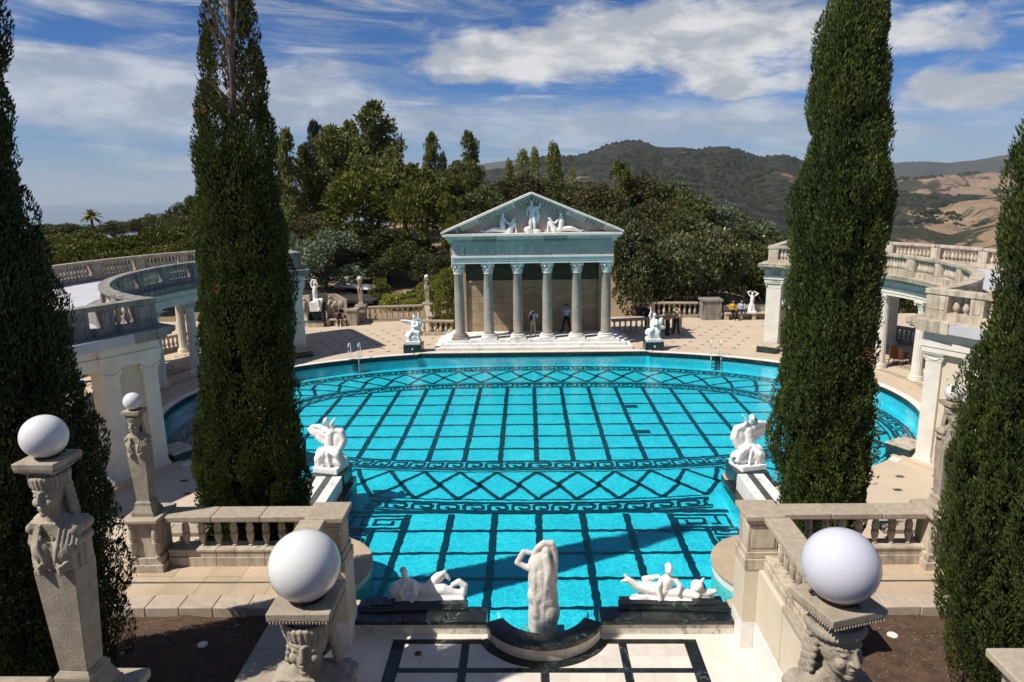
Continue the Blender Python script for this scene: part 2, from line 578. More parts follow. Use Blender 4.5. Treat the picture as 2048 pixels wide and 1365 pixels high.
MT['bark'] = stone('bark', (0.15, 0.105, 0.075), (0.075, 0.052, 0.040), 8, 0.95, 1.0, 20)
MT['barkgrey'] = stone('pale bark', (0.33, 0.25, 0.19), (0.20, 0.145, 0.11), 10, 0.95, 1.0, 20)
MT['wire'] = plain('galvanised steel', (0.33, 0.33, 0.32), 0.5, 0.6)
MT['awning'] = stone('dark brown roofing', (0.050, 0.040, 0.036), (0.035, 0.028, 0.026), 2, 0.8, 0.1, 20)
MT['tarp'] = plain('white sheet', (0.72, 0.70, 0.68), 0.7)
MT['red'] = plain('red paint', (0.42, 0.03, 0.03), 0.5)
MT['signwhite'] = plain('white paint', (0.8, 0.8, 0.8), 0.5)
MT['yellow'] = plain('yellow paint', (0.62, 0.40, 0.03), 0.5)
MT['darkmetal'] = plain('dark metal', (0.03, 0.03, 0.03), 0.5, 0.5)


def globe_mat(name, c):
    m, nt, N, L, p = nmat(name)
    geo = N.new('ShaderNodeNewGeometry')
    n = N.new('ShaderNodeTexNoise'); n.inputs['Scale'].default_value = 60; n.inputs['Detail'].default_value = 4
    L.new(geo.outputs['Position'], n.inputs['Vector'])
    r = N.new('ShaderNodeMapRange'); L.new(n.outputs['Fac'], r.inputs[0]); r.inputs[1].default_value, r.inputs[2].default_value = 0.66, 0.78
    mx = N.new('ShaderNodeMix'); mx.data_type = 'RGBA'; mx.inputs['A'].default_value = rgb(c); mx.inputs['B'].default_value = rgb([q * 0.8 for q in c])
    L.new(r.outputs[0], mx.inputs['Factor']); L.new(mx.outputs['Result'], p.inputs['Base Color'])
    p.inputs['Roughness'].default_value = 0.12
    p.inputs['Subsurface Weight'].default_value = 0.6
    p.inputs['Subsurface Radius'].default_value = (0.12, 0.12, 0.13)
    p.inputs['Subsurface Scale'].default_value = 0.6
    p.inputs['Specular IOR Level'].default_value = 0.5
    return m


MT['globe'] = globe_mat('opal glass', (0.68, 0.67, 0.655))
MT['globelav'] = globe_mat('lavender opal glass', (0.58, 0.575, 0.635))
# ================================================================ LAND
def sm(t):
    t = max(0.0, min(1.0, t))
    return t * t * (3 - 2 * t)


def ground_z(x, y):
    r = math.hypot(x, y - 25)
    z = -0.35
    z += 4.6 * math.exp(-(((x + 14) / 36) ** 2 + ((y - 98) / 30) ** 2))
    z += 1.2 * math.exp(-(((x - 8) / 28) ** 2 + ((y - 78) / 20) ** 2))
    z -= 3.2 * sm((-x - 30) / 40) * sm((y - 40) / 60)
    z -= 16.0 * sm((x - 24) / 26) * sm((y - 36) / 50) + 4.0 * sm((x - 14) / 14) * sm((y - 50) / 14)
    if abs(x) < 26.5 and -9 < y < 49.0:
        z = -1.6
    d = max(0.0, r - 125)
    z -= 150 * sm(d / 1500)
    left = sm((-x / max(1.0, y) + 0.10) / 0.2)
    z -= 420 * left * sm((r - 700) / 3600)
    if r > 150:
        z += min(40, (r - 150) * 0.02) * pnoise(Vector((x * 0.002, y * 0.002, 1.3))) * sm((r - 150) / 500)
    return z


mb = MB()
NA, NR = 150, 150
azs = [rad(-110 + 220 * i / NA) for i in range(NA + 1)]
rs = [6 * (9000 / 6) ** (j / NR) for j in range(NR + 1)]
for r in rs:
    for a in azs:
        x, y = r * math.sin(a), r * math.cos(a)
        mb.v.append((x, y, ground_z(x, y)))
for j in range(NR):
    for i in range(NA):
        k = j * (NA + 1) + i
        mb.f.append((k, k + 1, k + NA + 2, k + NA + 1))
MT['ground'] = stone('dry grass slope', (0.30, 0.215, 0.13), (0.20, 0.145, 0.085), 0.05, 0.95, 0.6, 1.5, spots=((0.07, 0.07, 0.035), 0.02, 0.55), c3=(0.24, 0.16, 0.10))
struct('ground', mb, MT['ground'], fix=False)

m, nt, N, L, p = nmat('sea water')
p.inputs['Base Color'].default_value = (0.13, 0.19, 0.235, 1)
p.inputs['Roughness'].default_value = 0.35
nz = N.new('ShaderNodeTexNoise'); nz.inputs['Scale'].default_value = 0.004; nz.inputs['Detail'].default_value = 5
geo = N.new('ShaderNodeNewGeometry'); L.new(geo.outputs['Position'], nz.inputs['Vector'])
bp = N.new('ShaderNodeBump'); bp.inputs['Strength'].default_value = 0.3; L.new(nz.outputs['Fac'], bp.inputs['Height']); L.new(bp.outputs[0], p.inputs['Normal'])
sea = MB()
sea.add([(-60000, 1500, -478), (40000, 1500, -478), (40000, 31000, -478), (-60000, 31000, -478)], [(0, 1, 2, 3)])
struct('sea', sea, m, fix=False)


def chaparral(name, d1, d2, gold, amount, scale, bscale):
    m, nt, N, L, p = nmat(name)
    geo = N.new('ShaderNodeNewGeometry')

    def noise(sc, det, ro=0.6, dist=0.0):
        n = N.new('ShaderNodeTexNoise')
        n.inputs['Scale'].default_value = sc; n.inputs['Detail'].default_value = det; n.inputs['Roughness'].default_value = ro; n.inputs['Distortion'].default_value = dist
        L.new(geo.outputs['Position'], n.inputs['Vector'])
        return n.outputs['Fac']

    def mix(f, a, b):
        n = N.new('ShaderNodeMix'); n.data_type = 'RGBA'
        L.new(f, n.inputs['Factor'])
        for s, v in (('A', a), ('B', b)):
            if isinstance(v, tuple):
                n.inputs[s].default_value = rgb(v)
            else:
                L.new(v, n.inputs[s])
        return n.outputs['Result']

    def ramp(f, lo, hi):
        r = N.new('ShaderNodeMapRange'); r.interpolation_type = 'SMOOTHSTEP'
        L.new(f, r.inputs[0]); r.inputs[1].default_value, r.inputs[2].default_value = lo, hi
        return r.outputs[0]
    dark = mix(ramp(noise(bscale * 1.3, 4), 0.35, 0.65), d1, d2)
    gl = mix(ramp(noise(scale * 4, 4), 0.3, 0.7), gold, tuple(q * 0.8 for q in gold))
    col = mix(ramp(noise(scale, 8, 0.68, 0.6), amount - 0.035, amount + 0.035), dark, gl)
    L.new(col, p.inputs['Base Color'])
    p.inputs['Roughness'].default_value = 0.95
    p.inputs['Specular IOR Level'].default_value = 0.1
    b = N.new('ShaderNodeBump'); b.inputs['Strength'].default_value = 1.0; b.inputs['Distance'].default_value = 0.35 / bscale
    L.new(noise(bscale, 5, 0.7), b.inputs['Height'])
    L.new(b.outputs[0], p.inputs['Normal'])
    return m


def ridge(name, sil, D1, D0, z0, mat, amp, fq, seed=0.0, cols=160, rows=46, rough=0.0):
    mb = MB()
    xs = [q[0] for q in sil]
    ys = [q[1] for q in sil]
    back = 8
    for j in range(rows + back + 1):
        t = j / rows
        for i in range(cols + 1):
            px = xs[0] + (xs[-1] - xs[0]) * i / cols
            py = float(np.interp(px, xs, ys))
            top = at(px, py, D1)
            u = top.x / D1
            if t <= 1:
                Y = D0 + (D1 - D0) * t
                z = z0 + (top.z - z0) * (0.35 * t + 0.65 * t ** 1.6)
                n = 0.0
                a = amp
                f = fq
                for o in range(5):
                    q = Vector((u * Y * f + seed, Y * f, seed * 1.7))
                    n += a * (1 - 2 * abs(pnoise(q))) * 0.5 if o < 2 else a * pnoise(q) * 0.6
                    a *= 0.5
                    f *= 2.0
                z += n * math.sin(math.pi * min(1, 0.08 + t * 0.9)) ** 0.7
                if t == 1:
                    z = top.z + rough * pnoise(Vector((px * 0.23, seed, 2)))
            else:
                Y = D1 + (D1 - D0) * (t - 1) * 1.5
                z = top.z - (top.z - z0) * (t - 1) * 4.5
            mb.v.append((u * Y, Y, z))
    W = cols + 1
    for j in range(rows + back):
        for i in range(cols):
            k = j * W + i
            mb.f.append((k, k + 1, k + W + 1, k + W))
    o = obj(name, mb, mat, fix=False, smooth=180)
    o['kind'] = 'structure'
    return o


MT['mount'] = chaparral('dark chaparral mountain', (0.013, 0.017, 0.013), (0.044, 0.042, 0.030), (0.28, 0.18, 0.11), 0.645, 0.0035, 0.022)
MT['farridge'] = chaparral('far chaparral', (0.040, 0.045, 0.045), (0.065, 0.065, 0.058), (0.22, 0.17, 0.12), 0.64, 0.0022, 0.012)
MT['gold'] = chaparral('golden grass hills', (0.030, 0.034, 0.022), (0.055, 0.052, 0.032), (0.285, 0.20, 0.13), 0.505, 0.0042, 0.03)
MT['gold2'] = chaparral('near golden grass hills', (0.030, 0.034, 0.022), (0.055, 0.052, 0.032), (0.285, 0.20, 0.13), 0.495, 0.0075, 0.05)
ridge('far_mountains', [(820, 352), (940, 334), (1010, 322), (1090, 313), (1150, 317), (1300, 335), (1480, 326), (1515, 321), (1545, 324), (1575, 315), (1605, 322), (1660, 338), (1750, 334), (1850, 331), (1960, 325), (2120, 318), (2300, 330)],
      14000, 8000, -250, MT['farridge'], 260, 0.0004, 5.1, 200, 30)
ridge('mountain', [(880, 385), (960, 352), (1020, 338), (1090, 325), (1150, 316), (1190, 301), (1225, 288), (1250, 284), (1268, 280), (1290, 285), (1312, 294), (1335, 296), (1365, 296), (1400, 303), (1425, 299), (1445, 298), (1475, 306), (1505, 318), (1530, 322), (1553, 318), (1575, 320), (1600, 332), (1650, 352), (1720, 385), (1800, 400), (1900, 412), (2050, 430)],
      3600, 1300, -170, MT['mount'], 150, 0.0013, 1.4, 240, 70, 5.0)
ridge('foothill', [(1150, 470), (1250, 440), (1340, 410), (1420, 396), (1490, 402), (1560, 425), (1640, 455), (1740, 490), (1850, 520)],
      1500, 700, -190, MT['mount'], 34, 0.004, 8.4, 140, 40, 2.0)
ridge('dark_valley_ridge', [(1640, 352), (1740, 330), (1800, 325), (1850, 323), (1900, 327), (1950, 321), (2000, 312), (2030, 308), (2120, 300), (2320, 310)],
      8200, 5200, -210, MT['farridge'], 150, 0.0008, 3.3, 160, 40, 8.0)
ridge('golden_hills', [(1640, 395), (1740, 380), (1800, 372), (1860, 366), (1920, 360), (1980, 352), (2050, 345), (2200, 340), (2400, 345)],
      5000, 2500, -220, MT['gold'], 190, 0.0011, 6.6, 220, 66, 3.0)
ridge('golden_foothill', [(1640, 485), (1720, 470), (1790, 452), (1850, 458), (1900, 470), (1950, 456), (2000, 440), (2100, 428), (2300, 430)],
      1350, 650, -150, MT['gold2'], 60, 0.0036, 12.7, 180, 56, 1.5)
ridge('golden_slope', [(1640, 440), (1730, 430), (1800, 420), (1870, 425), (1940, 408), (2010, 398), (2100, 388), (2250, 380), (2450, 385)],
      2300, 900, -190, MT['gold2'], 110, 0.0022, 2.2, 220, 76, 2.0)


# ================================================================ POOL, DECK
PA, PY0 = 15.95, 30.0
BF, NF, BN = 9.2, 2.15, 11.0


def ell(th):
    """pool oval; th from 0 (+X) counter-clockwise"""
    c, s = math.cos(th), math.sin(th)
    if s >= 0:
        return (PA * math.copysign(abs(c) ** (2 / NF), c), PY0 + BF * abs(s) ** (2 / NF))
    return (PA * c, PY0 + BN * s)


half = []          # left half of the outline, from the far middle round to the basin
half += [(-x, 38.78) for x in np.linspace(0, 6.4, 9)]
for i in range(1, 241):
    th = math.pi / 2 + math.pi * i / 240
    x, y = ell(th)
    if x > -6.4 and y > 30:
        continue
    if y < 30 and x > -7.45:
        break
    half.append((x, y))
half += [(-7.45, 20.6), (-7.45, 21.5), (-5.95, 21.5), (-5.95, 20.2), (-5.95, 18.6), (-5.95, 17.4), (-5.95, 16.0)]
half += [(-5.95, 15.0), (-4.15, 14.4), (-4.15, 13.55), (-2.6, 13.55), (-0.93, 13.55)]
half += [(-0.93 * math.cos(a), 13.52 - 0.93 * math.sin(a)) for a in np.linspace(0.05, math.pi / 2, 10)]
OUT = half + [(-x, y) for x, y in reversed(half) if abs(x) > 1e-6]
ZW, ZF = -0.17, -0.75


def tess(polys, z, flip=False):
    vs_ = [v for p_ in polys for v in p_]
    tri = tessellate_polygon([[Vector((x, y, 0)) for x, y in p_] for p_ in polys])
    mb = MB()
    mb.add([(x, y, z) for x, y in vs_], [tuple(t) for t in tri])
    return mb


def flat(mb):
    """all normals up"""
    out = []
    for f in mb.f:
        a, b, c = (Vector(mb.v[i]) for i in f[:3])
        out.append(f if (b - a).cross(c - a).z > 0 else list(reversed(f)))
    mb.f = out
    return mb


def tile_mat(name, c1, c2, scale, rough=0.4):
    m, nt, N, L, p = nmat(name)
    geo = N.new('ShaderNodeNewGeometry')
    v = N.new('ShaderNodeTexVoronoi'); v.inputs['Scale'].default_value = scale
    L.new(geo.outputs['Position'], v.inputs['Vector'])
    n = N.new('ShaderNodeTexNoise'); n.inputs['Scale'].default_value = 0.9; n.inputs['Detail'].default_value = 4
    L.new(geo.outputs['Position'], n.inputs['Vector'])
    s = N.new('ShaderNodeSeparateColor'); L.new(v.outputs['Color'], s.inputs[0])
    a = N.new('ShaderNodeMath'); a.operation = 'MULTIPLY_ADD'; L.new(s.outputs[0], a.inputs[0]); a.inputs[1].default_value = 0.6
    L.new(n.outputs['Fac'], a.inputs[2])
    b = N.new('ShaderNodeMath'); b.operation = 'SUBTRACT'; L.new(a.outputs[0], b.inputs[0]); b.inputs[1].default_value = 0.3; b.use_clamp = True
    mx = N.new('ShaderNodeMix'); mx.data_type = 'RGBA'; mx.inputs['A'].default_value = rgb(c1); mx.inputs['B'].default_value = rgb(c2)
    L.new(b.outputs[0], mx.inputs['Factor']); L.new(mx.outputs['Result'], p.inputs['Base Color'])
    p.inputs['Roughness'].default_value = rough
    return m


MT['pool'] = tile_mat('pale turquoise mosaic', (0.085, 0.57, 0.70), (0.25, 0.82, 0.90), 15)
MT['poolline'] = tile_mat('dark green blue mosaic', (0.003, 0.017, 0.032), (0.005, 0.032, 0.055), 24)
pool_floor = obj('pool_floor', flat(tess([OUT], ZF)), MT['pool'], fix=False, smooth=0)
pool_floor['kind'] = 'structure'


def closed_path(pts):
    n = len(pts)
    out = []
    for i in range(n):
        a, b = Vector(pts[i - 1]), Vector(pts[(i + 1) % n])
        t = (b - a).normalized()
        out.append((pts[i], (t.y, -t.x)))
    return out


ar = sum(OUT[i - 1][0] * OUT[i][1] - OUT[i][0] * OUT[i - 1][1] for i in range(len(OUT)))
OUTP = closed_path(OUT)
if ar < 0:
    OUTP = [(q, (-n_[0], -n_[1])) for q, n_ in OUTP]
# normals now point out of the pool


def ring_strip(sel, d0, z0, d1, z1):
    mb = MB()
    k = 0
    for i in range(len(OUTP)):
        j = (i + 1) % len(OUTP)
        if not (sel(OUTP[i][0]) and sel(OUTP[j][0])):
            continue
        (a, na), (b, nb) = OUTP[i], OUTP[j]
        mb.add([(a[0] + na[0] * d0, a[1] + na[1] * d0, z0), (b[0] + nb[0] * d0, b[1] + nb[1] * d0, z0), (b[0] + nb[0] * d1, b[1] + nb[1] * d1, z1), (a[0] + na[0] * d1, a[1] + na[1] * d1, z1)], [(0, 1, 2, 3)])
    bm_ = bmesh.new()
    return mb


wall = ring_strip(lambda q: True, 0, ZF, 0, -0.11)
pool_wall = obj('pool_wall', wall, MT['pool'], smooth=0)
pool_wall['kind'] = 'structure'
bandm = ring_strip(lambda q: q[1] > 13.2, -0.012, -0.24, -0.012, 0.0)
obj('waterline_band', bandm, MT['black'], pool_wall, smooth=0)

# --- tile lines laid on the pool floor (wavy edges as seen through the moving surface)
ZL = ZF + 0.006


def wob(x, y):
    return (x + 0.034 * pnoise(Vector((x * 5.0, y * 5.0, 0.3))) + 0.014 * pnoise(Vector((x * 13, y * 13, 4.0))),
            y + 0.044 * pnoise(Vector((x * 5.0, y * 5.0, 7.3))) + 0.016 * pnoise(Vector((x * 13, y * 13, 9.0))))


def strip(mb, p0, p1, w, z=None, step=0.09, fn=None):
    z = ZL if z is None else z
    p0, p1 = Vector(p0), Vector(p1)
    L_ = (p1 - p0).length
    if L_ < 1e-4:
        return
    n = max(1, int(L_ / step))
    t = (p1 - p0) / L_
    nn = Vector((-t.y, t.x))
    vs_, fs = [], []
    for i in range(n + 1):
        c = p0 + t * (L_ * i / n)
        for s in (-1, 1):
            q = c + nn * (s * w / 2)
            q = fn(q.x, q.y) if fn else (q.x, q.y)
            q = wob(*q)
            vs_.append((q[0], q[1], z))
    for i in range(n):
        fs.append((2 * i, 2 * i + 2, 2 * i + 3, 2 * i + 1))
    mb.add(vs_, fs)


RA, RB, RY0 = 15.6, 9.4, 29.4


def rn(d):
    return 2.25 + 0.16 * d


RN = rn(4.5)


def ring_at(d):
    """dense closed curve of the tile ring at inset d"""
    a, b = RA - d, RB - d
    RN = rn(d)
    pts = []
    for i in range(1440):
        th = 2 * math.pi * i / 1440
        c, s = math.cos(th), math.sin(th)
        pts.append((a * math.copysign(abs(c) ** (2 / RN), c), RY0 + b * math.copysign(abs(s) ** (2 / RN), s)))
    return np.array(pts)


MID = ring_at(2.4)
seg = np.linalg.norm(np.diff(np.vstack([MID, MID[:1]]), axis=0), axis=1)
CUM = np.concatenate([[0], np.cumsum(seg)])
LEN = CUM[-1]
RINGS = {}


def ringmap(s, d):
    key = round(d, 3)
    if key not in RINGS:
        RINGS[key] = ring_at(d)
    R_ = RINGS[key]
    s = s % LEN
    i = int(np.searchsorted(CUM, s, side='right') - 1)
    f = (s - CUM[i]) / max(1e-9, CUM[i + 1] - CUM[i])
    a, b = R_[i % 1440], R_[(i + 1) % 1440]
    return (a[0] * (1 - f) + b[0] * f, a[1] * (1 - f) + b[1] * f)


def inpool(x, y):
    return not (y < 21.7 and abs(x) > 5.6)


def ring_line(name, d, w):
    mb = MB()
    n = 900
    for i in range(n):
        s0, s1 = LEN * i / n, LEN * (i + 1) / n
        q = [wob(*ringmap(s, dd)) for s, dd in ((s0, d - w / 2), (s1, d - w / 2), (s1, d + w / 2), (s0, d + w / 2))]
        if all(inpool(*k) for k in q):
            mb.add([(a, b, ZL) for a, b in q], [(0, 1, 2, 3)])
    obj(name, flat(mb), MT['poolline'], pool_floor, fix=False, smooth=0)


for d, w in ((0.26, 0.13), (0.98, 0.16), (1.22, 0.08), (3.52, 0.08), (3.72, 0.16), (4.50, 0.16)):
    ring_line('tile_line', d, w)

# greek key bands
KEY = [((0, 0), (0, 1)), ((0, 1), (0.78, 1)), ((0.78, 1), (0.78, 0.32)), ((0.78, 0.32), (0.36, 0.32)), ((0.36, 0.32), (0.36, 0.64)), ((0, 0), (1, 0))]


def key_band(d0, d1, unit, w):
    mb = MB()
    n = int(round(LEN / unit))
    u = LEN / n
    for k in range(n):
        for (a, b), (c, e) in KEY:
            m_ = 4 if a != c else 3
            for i in range(m_):
                t0, t1 = i / m_, (i + 1) / m_
                s0, s1 = k * u + (a + (c - a) * t0) * u * 0.96, k * u + (a + (c - a) * t1) * u * 0.96
                q0, q1 = d0 + (d1 - d0) * (b + (e - b) * t0), d0 + (d1 - d0) * (b + (e - b) * t1)
                if a != c:
                    quad = ((s0, q0 - w / 2), (s1, q0 - w / 2), (s1, q0 + w / 2), (s0, q0 + w / 2))
                else:
                    quad = ((s0 - w / 2, q0), (s0 + w / 2, q0), (s0 + w / 2, q1), (s0 - w / 2, q1))
                quad = [wob(*ringmap(s % LEN, round(q, 2))) for s, q in quad]
                if all(inpool(*p_) for p_ in quad):
                    mb.add([(x, y, ZL + 0.003) for x, y in quad], [(0, 1, 2, 3)])
    obj('greek_key_band', flat(mb), MT['poolline'], pool_floor, fix=False, smooth=0, kind='stuff')


key_band(0.42, 0.82, 0.78, 0.125)
key_band(3.88, 4.32, 0.78, 0.125)

# interlaced diamonds between the two key bands
nd = int(round(LEN / 1.36))
ud = LEN / nd
for k in range(nd):
    s0 = (k + 0.5) * ud
    c = ringmap(s0, 2.37)
    if not inpool(*c):
        continue
    mb = MB()
    for a, b in (((0, 1.24), (0.76, 2.30)), ((0.76, 2.30), (0, 3.50)), ((0, 3.50), (-0.66, 2.44)), ((-0.66, 2.44), (0, 1.24))):
        strip(mb, a, b, 0.16, fn=lambda x, y: ringmap(s0 + x, round(y, 2)), z=ZL + 0.006)
    obj('diamond_outline', flat(mb), MT['poolline'], pool_floor, fix=False, smooth=0)

# straight grid in the middle
GI = ring_at(4.5)


def span_x(x):
    a, b = RA - 4.5, RB - 4.5
    t = 1 - (abs(x) / a) ** RN
    return None if t <= 0 else b * t ** (1 / RN)


def span_y(y):
    a, b = RA - 4.5, RB - 4.5
    t = 1 - (abs(y - RY0) / b) ** RN
    return None if t <= 0 else a * t ** (1 / RN)


for k in range(-8, 9):
    x = k * 1.35
    h = span_x(x)
    if h and h > 0.3:
        mb = MB()
        strip(mb, (x, RY0 - h), (x, RY0 + h), 0.19, z=ZL + 0.009)
        obj('tile_line', flat(mb), MT['poolline'], pool_floor, fix=False, smooth=0)
for y in (32.95, 31.45, 30.0, 28.6, 27.18, 25.78):
    h = span_y(y)
    mb = MB()
    strip(mb, (-h, y), (h, y), 0.125, z=ZL + 0.012)
    obj('tile_line', flat(mb), MT['poolline'], pool_floor, fix=False, smooth=0)
# alcove grid
for k in range(-4, 5):
    x = k * 1.345
    if abs(k) == 4:
        continue
    mb = MB()
    y1 = 20.2
    strip(mb, (x, 13.62 if abs(x) < 4 else 14.9), (x, y1), 0.20, z=ZL + 0.009)
    obj('tile_line', flat(mb), MT['poolline'], pool_floor, fix=False, smooth=0)
for y, w in ((20.36, 0.20), (19.12, 0.12), (17.82, 0.12), (16.53, 0.12), (15.21, 0.12), (13.95, 0.12)):
    mb = MB()
    hx = 5.9 if y > 15 else 4.1
    strip(mb, (-hx, y), (hx, y), w, z=ZL + 0.012)
    obj('tile_line', flat(mb), MT['poolline'], pool_floor, fix=False, smooth=0)
for s in (-1, 1):
    mb = MB()

    def pl(pts, w, z):
        for p_, q_ in zip(pts[:-1], pts[1:]):
            p_, q_ = Vector(p_), Vector(q_)
            e = (q_ - p_).normalized() * (w / 2)
            strip(mb, (s * (p_.x - e.x), p_.y - e.y), (s * (q_.x + e.x), q_.y + e.y), w, z=z + (0.001 if abs(e.x) > 1e-6 else 0.0))
    pl([(4.15, 20.08), (5.72, 20.08), (5.72, 19.30), (4.15, 19.30), (4.15, 19.86), (4.98, 19.86), (4.98, 19.52), (4.45, 19.52), (4.45, 19.70)], 0.095, ZL + 0.016)
    pl([(5.38, 19.95), (5.38, 19.50), (5.2, 19.50)], 0.09, ZL + 0.019)
    for y in np.arange(15.5, 19.0, 0.56):
        pl([(5.72, y), (5.12, y), (5.12, y + 0.36), (5.52, y + 0.36), (5.52, y + 0.18), (5.32, y + 0.18)], 0.085, ZL + 0.022)
    pl([(5.80, 15.2), (5.80, 19.2)], 0.08, ZL + 0.025)
    pl([(4.95, 15.2), (4.95, 19.2)], 0.16, ZL + 0.025)
    obj('greek_key_band', flat(mb), MT['poolline'], pool_floor, fix=False, smooth=0, kind='stuff')
# dark rectangles on the floor of the oval
for x, y in ((4.6, 31.0), (4.6, 27.6)):
    obj('floor_grate', MB().box(x - 0.5, x + 0.1, y - 0.18, y + 0.18, ZF - 0.01, ZL + 0.02), MT['poolline'], pool_floor)

# --- water surface
m, nt, N, L, p = nmat('pool water')
N.remove(p)
geo = N.new('ShaderNodeNewGeometry')


def wn_(sc, det, dist=0.0, kind='ShaderNodeTexNoise'):
    n = N.new(kind)
    n.inputs['Scale'].default_value = sc
    if kind == 'ShaderNodeTexNoise':
        n.inputs['Detail'].default_value = det
        n.inputs['Distortion'].default_value = dist
    L.new(geo.outputs['Position'], n.inputs['Vector'])
    return n


h1 = wn_(4.5, 4, 0.6)
h2 = wn_(0.8, 2, 0.2)
hs = N.new('ShaderNodeMath'); hs.operation = 'MULTIPLY_ADD'; L.new(h2.outputs['Fac'], hs.inputs[0]); hs.inputs[1].default_value = 1.2; L.new(h1.outputs['Fac'], hs.inputs[2])
bp = N.new('ShaderNodeBump'); bp.inputs['Strength'].default_value = 0.42; bp.inputs['Distance'].default_value = 0.032
L.new(hs.outputs[0], bp.inputs['Height'])
# transmission: tint of the water; bright caustic lines are painted into it with noise
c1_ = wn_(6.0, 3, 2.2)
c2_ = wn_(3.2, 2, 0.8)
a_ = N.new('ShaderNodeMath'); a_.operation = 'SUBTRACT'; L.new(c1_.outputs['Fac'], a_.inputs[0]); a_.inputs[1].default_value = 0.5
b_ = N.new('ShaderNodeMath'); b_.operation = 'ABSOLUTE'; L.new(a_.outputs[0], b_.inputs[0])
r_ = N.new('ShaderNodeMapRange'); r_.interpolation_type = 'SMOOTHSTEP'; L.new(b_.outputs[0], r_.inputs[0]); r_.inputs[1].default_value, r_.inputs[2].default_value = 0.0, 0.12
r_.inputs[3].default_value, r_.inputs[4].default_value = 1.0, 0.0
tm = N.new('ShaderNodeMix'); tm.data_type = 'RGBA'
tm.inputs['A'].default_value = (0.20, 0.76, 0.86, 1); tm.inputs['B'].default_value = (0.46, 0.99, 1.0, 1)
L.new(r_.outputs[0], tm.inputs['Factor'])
tr = N.new('ShaderNodeBsdfTransparent'); L.new(tm.outputs['Result'], tr.inputs['Color'])
gl = N.new('ShaderNodeBsdfGlossy'); gl.inputs['Roughness'].default_value = 0.03; L.new(bp.outputs[0], gl.inputs['Normal'])
fr = N.new('ShaderNodeFresnel'); fr.inputs['IOR'].default_value = 1.33; L.new(bp.outputs[0], fr.inputs['Normal'])
ms = N.new('ShaderNodeMixShader'); L.new(fr.outputs[0], ms.inputs[0]); L.new(tr.outputs[0], ms.inputs[1]); L.new(gl.outputs[0], ms.inputs[2])
L.new(ms.outputs[0], N['Material Output'].inputs['Surface'])
water = obj('pool_water', flat(tess([OUT], ZW)), m, fix=False, smooth=0)
water['kind'] = 'structure'

# --- deck with the pool cut out of it
rect = [(-27, 8.0), (27, 8.0), (27, 49.6), (-27, 49.6)]
deck = obj('deck', flat(tess([rect, OUT], 0.0)), MT['deck'], fix=False, smooth=0)
deck['kind'] = 'structure'
edge = MB()
for i in range(4):
    a, b = rect[i], rect[(i + 1) % 4]
    edge.add([(a[0], a[1], -1.0), (b[0], b[1], -1.0), (b[0], b[1], 0), (a[0], a[1], 0)], [(0, 1, 2, 3)])
obj('deck_edge', edge, MT['castlight'], deck, smooth=0)

# coping stones round the oval
for s in (-1, 1):
    sel = [i for i, (q, n_) in enumerate(OUTP) if q[0] * s > 6.6 and (q[1] > 22.6)]
    pth = [OUTP[i] for i in sel]
    k = 0
    while k < len(pth) - 1:
        part = pth[k:k + 8]
        if len(part) < 2:
            break
        mb = MB().sweep(part, [(0.0, -0.06), (0.0, 0.035), (0.33, 0.035), (0.33, -0.06)])
        obj('coping_stone', mb, MT['whitecap'], deck, bevel=0.008)
        k += 7
for k in range(-5, 6):
    x = k * 1.22
    obj('coping_stone', MB().box(x - 0.607, x + 0.607, 38.78, 39.08, -0.06, 0.045), MT['whitecap'], deck, bevel=0.008)

# little dark inlay squares in the paving
me_in = MB().box(-0.105, 0.105, -0.075, 0.075, 0, 0.008).mesh('inlay_tile')
me_in.materials.append(MT['inlay'])


def near_outline(x, y, d):
    return any((q[0] - x) ** 2 + (q[1] - y) ** 2 < d * d for q in OUT)


def deck_ok(x, y):
    ax = abs(x)
    if y > 30 and ax < 6.2 and y < 43.5:
        return False
    if y > 46.3 and ax > 5:
        return False
    if (ax / (PA + 0.6)) ** 2 + ((y - PY0) / (BF + 0.7 if y > PY0 else BN + 0.6)) ** 2 < 1:
        return False
    rr = math.hypot(ax - 8, y - 30.9)
    if rr < 9.0 and y < 38:
        return False
    if 8.6 < rr < 17 and ax > 13.0 and 17 < y < 45:
        return False
    return True


row = 0
yy = 39.4
while yy < 46.2:
    for k in range(-16, 17):
        x = k * 1.04 + (0.52 if row % 2 else 0)
        if 6.0 < abs(x) < 16.5 and deck_ok(x, yy):
            link('inlay_tile', me_in, None, deck, mtx=T(x, yy, -0.004))
    yy += 0.88
    row += 1
row = 0
yy = 15.2
while yy < 22.4:
    for k in range(-13, 14):
        x = k * 1.15 + (0.57 if row % 2 else 0)
        if 7.9 < abs(x) < 13.5 and deck_ok(x, yy) and not (yy < 20.8 and abs(x) < 8.4):
            link('inlay_tile', me_in, None, deck, mtx=T(x, yy, -0.004, 0.0, (1.15, 1.2, 1)))
    yy += 1.0
    row += 1

# colonnade floors, two low curved steps each
AC = (8.0, 30.9)


def arcp(s, a, r):
    return (s * (AC[0] + r * math.cos(a)), AC[1] + r * math.sin(a))


def arc_path(s, a0, a1, n):
    out = []
    for i in range(n + 1):
        a = a0 + (a1 - a0) * i / n
        out.append(((s * AC[0], AC[1]), (s * math.cos(a), math.sin(a))))
    return out


